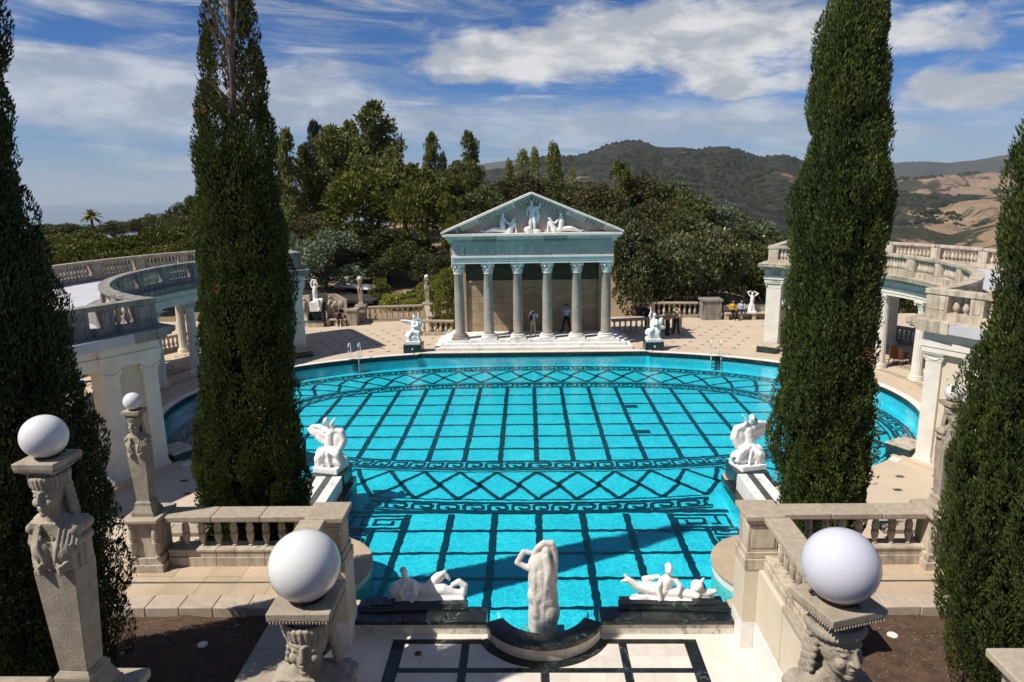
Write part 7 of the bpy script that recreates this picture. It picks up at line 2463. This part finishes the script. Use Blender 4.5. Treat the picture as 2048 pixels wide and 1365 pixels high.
def cypress(label, rows, Y, z0, seed, nspray, ln, wd, mat, bare_y=None, inset=0.25, ry=1.0):
    rs_ = np.random.RandomState(seed)
    zz, cx, rr = [], [], []
    for py, xl, xr in rows:
        a, b = at(xl, py, Y), at(xr, py, Y)
        zz.append((a.z + b.z) / 2); cx.append((a.x + b.x) / 2); rr.append((b.x - a.x) / 2)
    o = np.argsort(zz)
    zz, cx, rr = np.array(zz)[o], np.array(cx)[o], np.array(rr)[o]
    if zz[0] > z0:
        zz = np.concatenate([[z0], zz]); cx = np.concatenate([[cx[0]], cx]); rr = np.concatenate([[rr[0] * 0.85], rr])
    f_c = lambda z: np.interp(z, zz, cx)
    f_r = lambda z: np.interp(z, zz, rr)
    zt = zz[-1]
    zbare = at(500, bare_y, Y).z if bare_y else 1e9
    t = thing('cypress_tree', label, 'tree', (float(cx[0]), Y, z0), group='Italian cypresses round the pool')
    # trunk
    tp = [(float(f_c(z)), Y, float(z)) for z in np.linspace(z0 - 0.1, zt - 0.3, 14)]
    obj('trunk', MB().tube(tp, list(np.linspace(0.22, 0.05, 14)), 9), MT['barkgrey'] if bare_y else MT['bark'], t)
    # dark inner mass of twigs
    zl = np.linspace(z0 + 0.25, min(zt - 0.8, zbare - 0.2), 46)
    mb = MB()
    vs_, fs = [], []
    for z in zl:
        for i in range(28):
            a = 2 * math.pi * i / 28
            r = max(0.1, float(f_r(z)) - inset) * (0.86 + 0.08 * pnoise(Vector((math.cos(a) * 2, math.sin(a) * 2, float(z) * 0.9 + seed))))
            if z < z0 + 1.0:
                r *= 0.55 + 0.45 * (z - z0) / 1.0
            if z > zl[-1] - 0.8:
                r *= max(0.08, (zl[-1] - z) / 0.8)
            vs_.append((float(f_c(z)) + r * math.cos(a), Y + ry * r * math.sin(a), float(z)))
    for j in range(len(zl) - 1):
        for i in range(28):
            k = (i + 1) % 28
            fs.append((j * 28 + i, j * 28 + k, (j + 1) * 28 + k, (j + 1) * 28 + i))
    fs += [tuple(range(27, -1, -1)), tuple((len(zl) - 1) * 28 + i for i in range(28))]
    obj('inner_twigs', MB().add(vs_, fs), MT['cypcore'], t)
    # upright clumps of sprays
    area = np.trapezoid(2 * np.pi * rr, zz) if hasattr(np, 'trapezoid') else np.trapz(2 * np.pi * rr, zz)
    ncl = int(area * 5.0)
    zg = np.linspace(z0 + 0.2, zt - 0.05, 400)
    cdf = np.cumsum(f_r(zg) + 0.12); cdf = (cdf - cdf[0]) / (cdf[-1] - cdf[0])
    kk = np.arange(ncl)
    zs = np.interp((0.5 + kk * 0.7548776662) % 1.0, cdf, zg) + rs_.randn(ncl) * 0.05     # even cover, no holes
    th = 2 * np.pi * ((0.3 + kk * 0.5698402910) % 1.0) + rs_.randn(ncl) * 0.05
    R_ = f_r(zs) * (1.0 + rs_.randn(ncl) * 0.06 + (0.11 if Y > 12 else 0.08) * np.array([pnoise(Vector((math.cos(a_) * 1.6, math.sin(a_) * 1.6, z_ * 0.55 + seed))) for a_, z_ in zip(th, zs)])) - inset
    cc = np.stack([f_c(zs) + R_ * np.cos(th), Y + ry * R_ * np.sin(th), zs], 1)
    per = max(8, nspray // ncl)
    er = np.stack([np.cos(th), np.sin(th), np.zeros(ncl)], 1); et = np.stack([-np.sin(th), np.cos(th), np.zeros(ncl)], 1)
    sc = 0.75 + 0.6 * rs_.rand(ncl)
    ii = np.repeat(np.arange(ncl), per)
    n = len(ii)
    u = rs_.rand(n)                                  # height inside the clump 0..1
    ang = (rs_.rand(n) - 0.5) * np.pi * 1.3
    wcl = np.sin(np.pi * (0.12 + 0.86 * u)) ** 0.8
    rad_ = (0.55 + 0.45 * rs_.rand(n) ** 0.5) * wcl
    pos = cc[ii] + er[ii] * (np.cos(ang) * rad_ * 0.20 * sc[ii])[:, None] + et[ii] * (np.sin(ang) * rad_ * 0.21 * sc[ii])[:, None]
    pos[:, 2] += (u - 0.45) * 0.95 * sc[ii]
    up = np.zeros((n, 3)); up[:, 2] = 1
    d = unit(up * (0.95 + 0.6 * rs_.rand(n))[:, None] + er[ii] * (np.cos(ang) * 0.50 + 0.10)[:, None] + et[ii] * (np.sin(ang) * 0.55)[:, None] + rs_.randn(n, 3) * 0.26)
    nrm_ = unit(np.cross(d, rs_.randn(n, 3)))
    L_ = ln * (0.6 + 0.8 * rs_.rand(n))
    W_ = wd * (0.6 + 0.8 * rs_.rand(n))
    ok = pos[:, 2] > z0 + 0.06
    tone = rs_.choice(3, ncl, p=[0.5, 0.25, 0.25])
    mi = np.array([0, 2, 3])[tone[ii]] if mat is MT['cyp'] else np.array([0, 0, 3])[tone[ii]]
    mi = np.where(rs_.rand(n) < 0.2, 0, mi).astype(float)
    if bare_y:
        top = pos[:, 2] > zbare + 0.35 * np.sin(pos[:, 0] * 9)
        rel = (pos[:, 0] - f_c(pos[:, 2]))
        face = (pos[:, 1] < Y + 0.1) & (np.abs(rel) < 0.24 * f_r(pos[:, 2]) + 0.14 * rs_.rand(n))
        ok &= ~(top & face)
        ok &= ~(top & (rs_.rand(n) < 0.25))
        mi[top & (rs_.rand(n) < 0.42)] = 1
    pos, d, nrm_, L_, W_, mi = pos[ok], d[ok], nrm_[ok], L_[ok], W_[ok], mi[ok]
    b2 = unit(np.cross(d, nrm_))
    link('foliage', kites('foliage', pos, d * L_[:, None], nrm_ * W_[:, None], [mat, MT['cypdry'], MT['cypB'], MT['cypC']], mi), None, t)
    # a few dead brown sprigs
    nd_ = 14
    c0 = cc[rs_.choice(ncl, nd_)]
    pp = np.repeat(c0, 22, 0) + rs_.randn(nd_ * 22, 3) * np.array([0.05, 0.05, 0.10])
    ctr = np.stack([f_c(pp[:, 2]), np.full(len(pp), Y), pp[:, 2]], 1)
    o_ = unit(pp - ctr)
    pp += o_ * 0.20
    dd = unit(up[:len(pp)] * 0.8 + o_ + rs_.randn(len(pp), 3) * 0.5)
    link('dead_sprigs', kites('dead_sprigs', pp, dd * ln * 0.8, unit(np.cross(dd, rs_.randn(len(pp), 3))) * wd * 0.8, [MT['dead']]), None, t, kind='stuff')
    if bare_y:
        mb = MB()
        for k in range(34):
            z = zbare - 0.3 + (zt - zbare) * 0.93 * k / 34
            a = rs_.rand() * 6.28
            r = float(f_r(z)) * 0.85
            p0 = Vector((float(f_c(z)), Y, z))
            q = Vector((math.cos(a), math.sin(a), 0))
            mb.tube([p0, p0 + q * r * 0.5 + Vector((0, 0, 0.35)), p0 + q * r + Vector((0, 0, 1.0))], [0.03, 0.018, 0.006], 5)
        obj('bare_branches', mb, MT['barkgrey'], t)
    return t


cypress('tall cypress on the left with a thin dead top and its bare trunk showing',
        [(1100, 425, 595), (1010, 395, 615), (950, 392, 608), (870, 392, 598), (800, 405, 592), (700, 405, 585), (600, 408, 580), (500, 402, 572), (400, 398, 555), (300, 396, 540), (240, 395, 535), (190, 404, 528), (100, 407, 514), (0, 420, 498), (-80, 440, 482), (-130, 455, 466)],
        14.35, 1.05, 3, 155000, 0.085, 0.0140, MT['cyp'], 235, 0.15, 0.44)  # squeezed in depth so the shadow it casts on the pool is narrower
cypress('broad full cypress on the right standing before the pool, top out of view',
        [(1100, 1575, 1720), (1000, 1548, 1742), (900, 1547, 1748), (800, 1547, 1753), (700, 1553, 1752), (600, 1562, 1760), (500, 1572, 1775), (430, 1579, 1795), (330, 1602, 1795), (260, 1609, 1783), (150, 1607, 1784), (100, 1622, 1786), (0, 1647, 1785), (-100, 1667, 1780), (-200, 1690, 1772), (-280, 1728, 1748)],
        14.35, 1.05, 5, 175000, 0.085, 0.0140, MT['cyp'], None, 0.33, 0.85)
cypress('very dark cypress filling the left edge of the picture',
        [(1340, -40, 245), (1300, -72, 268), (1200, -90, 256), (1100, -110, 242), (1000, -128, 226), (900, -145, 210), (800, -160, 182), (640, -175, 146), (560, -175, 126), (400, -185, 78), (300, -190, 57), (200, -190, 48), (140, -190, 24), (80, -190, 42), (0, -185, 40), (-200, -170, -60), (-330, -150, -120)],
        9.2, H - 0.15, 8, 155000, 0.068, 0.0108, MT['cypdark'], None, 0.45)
cypress('green cypress cut off by the right edge of the picture',
        [(1390, 1945, 2085), (1340, 1902, 2120), (1270, 1882, 2160), (1180, 1868, 2190), (1100, 1868, 2210), (1000, 1877, 2220), (900, 1897, 2230), (850, 1920, 2235), (700, 1950, 2230), (600, 1985, 2225), (500, 1988, 2220), (400, 1992, 2215), (300, 2020, 2225), (200, 2052, 2235), (0, 2110, 2240), (-100, 2150, 2200)],
        9.2, H - 0.15, 13, 155000, 0.068, 0.0108, MT['cyp'], None, 0.36)


# ================================================================ BACKGROUND TREES
FOL = dict(
    oak=foliage('oak leaves', (0.040, 0.052, 0.016), (0.121, 0.133, 0.036), 0.2, 0.55, scale=0.25),
    brown=foliage('dry scrub leaves', (0.060, 0.052, 0.020), (0.125, 0.102, 0.042), 0.2, 0.7, scale=0.3),
    bright=foliage('stone pine needles', (0.062, 0.070, 0.010), (0.150, 0.152, 0.024), 0.2, 0.6, scale=0.25),
    pine=foliage('pine needles', (0.085, 0.098, 0.022), (0.230, 0.235, 0.065), 0.2, 0.6, scale=0.25),
    spruce=foliage('blue spruce needles', (0.036, 0.056, 0.044), (0.091, 0.121, 0.091), 0.2, 0.6, scale=0.25),
    silver=foliage('silvery leaves', (0.091, 0.121, 0.070), (0.242, 0.282, 0.172), 0.2, 0.6, scale=0.4),
    vine=foliage('yellow green leaves', (0.111, 0.131, 0.021), (0.333, 0.333, 0.060), 0.3, 0.5, scale=0.6),
    glossy=foliage('glossy dark leaves', (0.044, 0.052, 0.021), (0.142, 0.146, 0.056), 0.15, 0.32, scale=0.5, odd=((0.30, 0.30, 0.20), 0.035)),  # a few leaves, picked at random, take a paler colour
)


def clump_leaves(cl, per, ln, wd, rs_, flat_=1.0):
    """cl: (n,6) centre + radii"""
    n = len(cl) * per
    ii = np.repeat(np.arange(len(cl)), per)
    d = unit(rs_.randn(n, 3))
    d[:, 2] = np.abs(d[:, 2]) * np.where(rs_.rand(n) < 0.72, 1, -1)
    rr_ = (0.45 + 0.55 * rs_.rand(n) ** 0.45)[:, None]
    pos = cl[ii, :3] + d * rr_ * cl[ii, 3:]
    a = unit(d + rs_.randn(n, 3) * 0.7 + np.array([0, 0, 0.25])) * (ln * (0.6 + 0.8 * rs_.rand(n)))[:, None]
    b = unit(np.cross(a, rs_.randn(n, 3))) * (wd * (0.6 + 0.8 * rs_.rand(n)))[:, None]
    return pos, a, b


def make_tree(kind, seed):
    """crown and trunk meshes for a tree one unit tall, half a unit wide radius at most"""
    rs_ = np.random.RandomState(seed)
    cl = []
    tr = MB()
    if kind in ('oak', 'shrub', 'glossy'):
        n = {'oak': 50, 'shrub': 34, 'glossy': 58}[kind]
        zc, zr = (0.56, 0.40) if kind == 'oak' else (0.50, 0.46)
        for k in range(n):
            d = unit(rs_.randn(1, 3))[0]
            rad_ = rs_.uniform(0.55, 0.98)
            if d[2] < -0.5 and kind == 'oak':
                d[2] *= 0.5
            s_ = rs_.uniform(0.085, 0.15)
            cl.append([d[0] * rad_ * 0.40, d[1] * rad_ * 0.40, zc + d[2] * rad_ * zr * 0.88, s_ * 1.15, s_ * 1.15, s_ * 0.85])
        per, ln, wd = (165, 0.038, 0.0135)
        tr.tube([(0, 0, -0.05), (0.01, 0, 0.2), (0.0, 0.01, 0.5)], [0.045, 0.035, 0.02], 8)
        for k in range(7):
            c = cl[k * 3]
            tr.tube([(0, 0, 0.18 + 0.02 * k), (c[0] * 0.5, c[1] * 0.5, 0.2 + c[2] * 0.4), (c[0], c[1], c[2])], [0.022, 0.014, 0.006], 6)
    elif kind == 'stone_pine':
        for k in range(64):
            a, q = rs_.rand() * 6.28, rs_.rand() ** 0.5
            top = 0.80 + 0.14 * math.sqrt(max(0, 1 - q * q))
            s_ = rs_.uniform(0.06, 0.095)
            cl.append([0.43 * q * math.cos(a), 0.43 * q * math.sin(a), top - rs_.uniform(0, 0.10) - 0.10 * q * q, s_ * 1.2, s_ * 1.2, s_ * 0.9])
        for k in range(22):
            a = rs_.rand() * 6.28
            cl.append([0.42 * math.cos(a) * rs_.uniform(0.7, 1), 0.42 * math.sin(a) * rs_.uniform(0.7, 1), rs_.uniform(0.50, 0.75), 0.085, 0.085, 0.075])
        per, ln, wd = 110, 0.040, 0.011
        tr.tube([(0, 0, -0.05), (0.02, 0.01, 0.35), (0.0, 0.0, 0.62)], [0.035, 0.028, 0.022], 8)
        for k in range(9):
            c = cl[k * 5]
            tr.tube([(0, 0, 0.45 + 0.02 * k), (c[0] * 0.5, c[1] * 0.5, 0.6), (c[0], c[1], c[2])], [0.018, 0.012, 0.005], 6)
    elif kind in ('pine', 'spruce'):
        nl = 13
        for k in range(nl):
            u = (k + rs_.uniform(-0.3, 0.3)) / (nl - 1)
            u = min(1, max(0, u))
            z = 0.26 + 0.70 * u
            w = 0.40 * (1 - u) ** 0.62 * rs_.uniform(0.55, 1.15) + 0.03
            for j in range(6 if u < 0.75 else 4):
                if rs_.rand() < 0.16:
                    continue
                a = rs_.rand() * 6.28
                wj = w * rs_.uniform(0.6, 1.1)
                for q in (0.45, 0.72, 1.0):
                    s_ = (0.052 + 0.03 * (1 - u)) * rs_.uniform(0.75, 1.3) * (0.75 if q < 0.7 else 1)
                    cl.append([wj * q * math.cos(a), wj * q * math.sin(a), z + rs_.uniform(-0.015, 0.02) + 0.05 * q * wj / 0.4, s_ * 1.15, s_ * 1.15, s_ * 0.62])
                tr.tube([(0, 0, z - 0.03), (wj * math.cos(a), wj * math.sin(a), z + 0.03)], [0.009, 0.003], 4)
        per, ln, wd = 46, 0.040, 0.0095
        tr.tube([(0, 0, -0.05), (0.01, 0, 0.5), (0, 0, 0.97)], [0.024, 0.015, 0.003], 8)
    elif kind == 'narrow':
        for k in range(60):
            u = rs_.rand()
            a = rs_.rand() * 6.28
            w = 0.13 * (math.sin(math.pi * (0.12 + 0.85 * u)) ** 0.7)
            cl.append([w * math.cos(a), w * math.sin(a), 0.06 + 0.9 * u, 0.05, 0.05, 0.07])
        per, ln, wd = 60, 0.035, 0.009
        tr.tube([(0, 0, -0.05), (0, 0, 0.95)], [0.02, 0.004], 7)
    pos, a, b = clump_leaves(np.array(cl), per, ln, wd, rs_)
    return pos, a, b, tr


TREES = {}


def tree_meshes(kind, var, fol):
    key = (kind, var, fol)
    if key not in TREES:
        pos, a, b, tr = make_tree(kind, 100 + var * 17 + len(kind) * 5)
        me = tr.mesh('trunk')
        me.materials.append(MT['bark'])
        TREES[key] = (kites('crown', pos, a, b, [FOL[fol]]), me)
    return TREES[key]


_tn = [0]


def tree(label, kind, fol, px, py_top, half_px, Y, name=None, group='trees on the slope behind the pool', zbase=None):
    _tn[0] += 1
    top = at(px, py_top, Y)
    zb = (ground_z(top.x, Y) if zbase is None else zbase) - (0.5 if kind in ('glossy', 'shrub') else 0.0)
    h = max(1.0, top.z - zb)
    w = half_px / FPX * math.hypot(Y, top.x) / {'oak': 0.50, 'shrub': 0.50, 'glossy': 0.50, 'stone_pine': 0.50, 'pine': 0.40, 'spruce': 0.40, 'narrow': 0.17}[kind]
    cr, tk = tree_meshes(kind, _tn[0] % 3, fol)
    t = thing(name or {'oak': 'oak_tree', 'shrub': 'shrub', 'glossy': 'evergreen_tree', 'stone_pine': 'stone_pine', 'pine': 'pine_tree', 'spruce': 'spruce_tree', 'narrow': 'conifer_tree'}[kind], label, 'shrub' if kind == 'shrub' else 'tree', (top.x, Y, zb), (_tn[0] * 2.4) % 6.28, group)
    S = T(0, 0, 0, 0, (w, w, h))
    link('crown', cr, None, t, local=True, mtx=S)
    link('trunk', tk, None, t, local=True, mtx=S)
    return t


ORD = 'first second third fourth fifth sixth seventh eighth ninth tenth eleventh twelfth thirteenth fourteenth fifteenth sixteenth seventeenth eighteenth nineteenth twentieth twenty-first twenty-second twenty-third twenty-fourth twenty-fifth twenty-sixth twenty-seventh twenty-eighth'.split()
for a in (
    ('slender two-stemmed pine just right of the dead-topped cypress', 'pine', 'pine', 568, 262, 38, 78), ('pine close behind the slender two-stemmed pine', 'pine', 'pine', 604, 296, 36, 81),
    ('dark blue-green spruce tip rising among the left pines', 'spruce', 'spruce', 628, 246, 42, 90), ('broad pine right of the dark spruce tip', 'pine', 'pine', 655, 256, 62, 82),
    ('middle pine of the tall left-hand clump', 'pine', 'pine', 697, 248, 58, 85), ('tallest pine of the left-hand clump', 'pine', 'pine', 745, 210, 74, 80), ('ragged lower pine on the right flank of the tall pine clump', 'pine', 'pine', 782, 300, 44, 77),
    ('lone pointed pine left of centre against the sky', 'pine', 'pine', 862, 269, 30, 97), ('tiny conifer tip beside the lone pointed pine', 'narrow', 'spruce', 885, 308, 12, 100), ('open-crowned pine against the sky above the temple roof', 'pine', 'pine', 938, 266, 36, 93), ('short pine at the foot of the open-crowned pine', 'pine', 'pine', 912, 325, 34, 96),
    ('small far conifer left of the three above the temple', 'narrow', 'pine', 1018, 322, 12, 130), ('first of three far conifers above the temple apex', 'narrow', 'pine', 1045, 302, 18, 122), ('thin middle one of three far conifers above the temple apex', 'narrow', 'pine', 1068, 298, 14, 126), ('rightmost and tallest of three far conifers above the temple apex', 'narrow', 'pine', 1107, 288, 18, 118),
    ('small conifer on the wooded ridge right of the temple apex', 'narrow', 'pine', 1145, 338, 12, 112), ('columnar green conifer rising from the oaks right of the temple', 'narrow', 'bright', 1241, 325, 28, 78),
    ('bright stone pine dome below the tall pines', 'stone_pine', 'bright', 735, 336, 92, 66), ('bright stone pine dome behind the rounder pair', 'stone_pine', 'bright', 806, 326, 86, 70), ('rounded bright stone pine nearest the temple roof', 'stone_pine', 'bright', 850, 362, 76, 61), ('flat-topped stone pine between the bright domes and the pointed pine', 'stone_pine', 'bright', 880, 338, 50, 74),
    ('small bright pine sapling left of the pediment corner', 'stone_pine', 'bright', 905, 428, 26, 58),
    ('large silvery grey-green bush behind the far left pier', 'shrub', 'silver', 640, 448, 92, 58), ('small olive-grey bush left of the silvery bush', 'shrub', 'silver', 585, 460, 40, 62),
    ('yellow-green climber-like bush hugging the left of the temple', 'shrub', 'vine', 890, 520, 34, 46.5), ('yellow-green bush beside the half-swallowed lamp', 'shrub', 'vine', 858, 545, 34, 52.5), ('low green bush behind the left balustrade', 'shrub', 'vine', 795, 580, 46, 52.5), ('small bright conifer bush before the earth bank', 'shrub', 'bright', 760, 552, 26, 55), ('low dark bush behind the left balustrade', 'shrub', 'oak', 838, 575, 40, 54),
    ('near glossy evergreen tree touching the right side of the temple', 'glossy', 'glossy', 1275, 430, 66, 50.5), ('second glossy evergreen tree right of the temple', 'glossy', 'glossy', 1345, 452, 74, 51.5), ('third glossy evergreen tree with pale leaf glints', 'glossy', 'glossy', 1415, 432, 82, 54), ('fourth glossy evergreen tree above the stop sign', 'glossy', 'glossy', 1480, 440, 72, 60), ('glossy evergreen tree beside the far right pier', 'glossy', 'oak', 1540, 462, 66, 57),
):
    tree(*a)
OAKS = ((560, 420, 60, 70, 'oak'), (610, 430, 60, 68, 'brown'), (670, 445, 66, 66, 'oak'), (725, 430, 60, 64, 'oak'), (770, 450, 62, 62, 'oak'), (820, 470, 60, 60, 'oak'), (868, 500, 52, 57, 'oak'), (700, 490, 60, 61, 'oak'), (760, 505, 50, 60, 'oak'), (640, 415, 66, 74, 'oak'),
                           (895, 372, 58, 76, 'brown'), (950, 366, 66, 74, 'oak'), (1000, 352, 60, 84, 'oak'), (1050, 345, 66, 82, 'brown'), (1105, 345, 60, 84, 'oak'), (1150, 352, 60, 80, 'oak'), (1200, 362, 60, 76, 'brown'), (1180, 400, 64, 64, 'oak'), (930, 410, 50, 66, 'oak'),
                           (1285, 345, 70, 80, 'brown'), (1240, 400, 60, 62, 'oak'), (1330, 352, 66, 78, 'oak'), (1300, 395, 66, 66, 'brown'), (1375, 378, 66, 72, 'oak'), (1420, 395, 60, 74, 'silver'), (1360, 415, 60, 62, 'oak'), (1465, 410, 60, 78, 'oak'), (1505, 430, 56, 76, 'silver'), (1545, 455, 60, 74, 'oak'), (1600, 480, 70, 78, 'oak'), (1680, 490, 80, 80, 'oak'), (1770, 480, 60, 70, 'oak'), (1850, 482, 40, 75, 'oak'), (1935, 484, 50, 78, 'oak'))
for px, py, hp, Y, fol in OAKS:
    same = sorted(q[0] for q in OAKS if q[4] == fol)
    k = ORD[same.index(px)]
    lab = {'oak': 'dark rounded oak on the wooded slope, %s such oak from the left', 'brown': 'dry brownish scrub oak on the wooded slope, %s brownish one from the left', 'silver': 'pale grey-green tree on the slope right of the evergreens, %s from the left'}[fol] % k
    tree(lab, 'oak', fol, px, py, hp, Y, group={'oak': 'dark oaks on the slope', 'brown': 'brownish scrub oaks on the slope', 'silver': 'pale trees on the right slope'}[fol])
LPS = ((120, 486, 60, 56), (190, 478, 72, 58), (265, 468, 76, 60), (335, 452, 70, 62), (390, 430, 56, 66), (300, 492, 66, 54), (220, 500, 60, 52), (370, 478, 56, 56), (90, 470, 60, 64), (150, 462, 60, 70))
for px, py, hp, Y in LPS:
    tree('bright stone pine crown beyond the left colonnade roof, %s from the left' % ORD[sorted(q[0] for q in LPS).index(px)], 'stone_pine', 'bright', px, py, hp, Y, group='stone pines beyond the left colonnade')
for px, py, hp, Y, lab in ((110, 442, 40, 190, 'far dark tree at the left edge of the skyline'), (150, 446, 40, 200, 'far dark tree left of the palm'), (225, 440, 30, 210, 'far dark tree right of the palm'), (285, 430, 34, 200, 'far grey-green tree right of the sea view'), (320, 420, 34, 170, 'taller far tree left of the dead-topped cypress'), (360, 404, 36, 150, 'far open-crowned tree close to the dead-topped cypress'), (395, 370, 30, 120, 'loose pine branch crown poking out left of the dead-topped cypress')):
    tree(lab, 'oak', 'oak', px, py, hp, Y, group='far trees on the left skyline')

# palm
q = at(182, 432, 140)
zb = ground_z(q.x, 140)
pm = thing('palm_tree', 'lone palm with a round crown on the left skyline', 'tree', (q.x, 140, zb))
obj('trunk', MB().tube([(q.x, 140, zb - 0.3), (q.x, 140, q.z - 0.5)], [0.32, 0.25], 8), MT['bark'], pm)
rs_ = np.random.RandomState(4)
for k in range(26):
    a, e = rs_.rand() * 6.28, rs_.uniform(-0.4, 1.3)
    mb = MB()
    L_ = 2.4
    pts = []
    for i in range(6):
        u = i / 5
        r = L_ * u * math.cos(e)
        pts.append(Vector((q.x + r * math.cos(a), 140 + r * math.sin(a), q.z + L_ * u * math.sin(e) - 0.9 * u * u)))
    sd = Vector((-math.sin(a), math.cos(a), 0))
    for i in range(5):
        w0, w1 = 0.40 * math.sin(math.pi * (0.15 + 0.8 * i / 5)), 0.40 * math.sin(math.pi * (0.15 + 0.8 * (i + 1) / 5))
        dz = Vector((0, 0, -0.12))
        mb.add([pts[i], pts[i + 1], pts[i + 1] + sd * w1 + dz, pts[i] + sd * w0 + dz, pts[i + 1] - sd * w1 + dz, pts[i] - sd * w0 + dz], [(0, 1, 2, 3), (0, 5, 4, 1)])
    obj('frond', mb, FOL['pine'], pm, fix=False)

# far woods and bushes on the hills: nobody could count them
def far_scatter(name, ob, n, smin, smax, thr, fq, mat, seed):
    rs_ = np.random.RandomState(seed)
    vs0 = ob.data.vertices
    nv = len(vs0)
    mb = MB()
    k = 0
    tries = 0
    while k < n and tries < n * 30:
        tries += 1
        i = rs_.randint(nv - 230)
        f = rs_.rand()
        p_ = vs0[i].co.lerp(vs0[i + 1].co, f) if (vs0[i + 1].co - vs0[i].co).length < 200 else vs0[i].co
        p_ = p_.lerp(vs0[min(nv - 1, i + 202)].co, rs_.rand()) if (vs0[min(nv - 1, i + 202)].co - vs0[i].co).length < 160 else p_
        if pnoise(p_ * fq) + 0.35 * pnoise(p_ * fq * 3.1) < thr:
            continue
        s_ = rs_.uniform(smin, smax)
        x, y, z = p_
        c = [(x - s_, y - s_, z - s_ * 0.3), (x + s_, y - s_, z - s_ * 0.3), (x + s_, y + s_, z - s_ * 0.3), (x - s_, y + s_, z - s_ * 0.3), (x - s_ * 0.7, y - s_ * 0.7, z + s_ * 0.6), (x + s_ * 0.6, y - s_ * 0.7, z + s_ * 0.5), (x + s_ * 0.7, y + s_ * 0.6, z + s_ * 0.6), (x - s_ * 0.6, y + s_ * 0.7, z + s_ * 0.5), (x, y, z + s_)]
        mb.add(c, [(0, 1, 5, 4), (1, 2, 6, 5), (2, 3, 7, 6), (3, 0, 4, 7), (4, 5, 8), (5, 6, 8), (6, 7, 8), (7, 4, 8)])
        k += 1
    o = obj(name, mb, mat, fix=False, smooth=180, kind='stuff')
    return o


MT['farwood'] = stone('far dark woodland', (0.030, 0.034, 0.020), (0.016, 0.020, 0.012), 0.02, 1.0, 0.0, spec=0.0)
far_scatter('far_woodland', bpy.data.objects['mountain'], 4000, 5, 11, -0.05, 0.004, MT['farwood'], 2)
far_scatter('hill_bushes', bpy.data.objects['golden_slope'], 2200, 3.0, 7.5, 0.26, 0.006, MT['farwood'], 4)
far_scatter('hill_bushes', bpy.data.objects['golden_hills'], 2000, 6, 13, 0.24, 0.003, MT['farwood'], 6)
# ================================================================ HAZE
hz_box = MB().box(-61000, 41000, -9000, 32000, -520, 420)
hz_m = bpy.data.materials.new('pale haze')
hz_m.use_nodes = True
hn = hz_m.node_tree.nodes
hn.clear()
pv = hn.new('ShaderNodeVolumePrincipled')
pv.inputs['Color'].default_value = (0.80, 0.87, 0.97, 1)
pv.inputs['Density'].default_value = 2.4e-5
ho = hn.new('ShaderNodeOutputMaterial')
hz_m.node_tree.links.new(pv.outputs[0], ho.inputs['Volume'])
hz = obj('haze', hz_box, hz_m, smooth=0)
hz['kind'] = 'stuff'
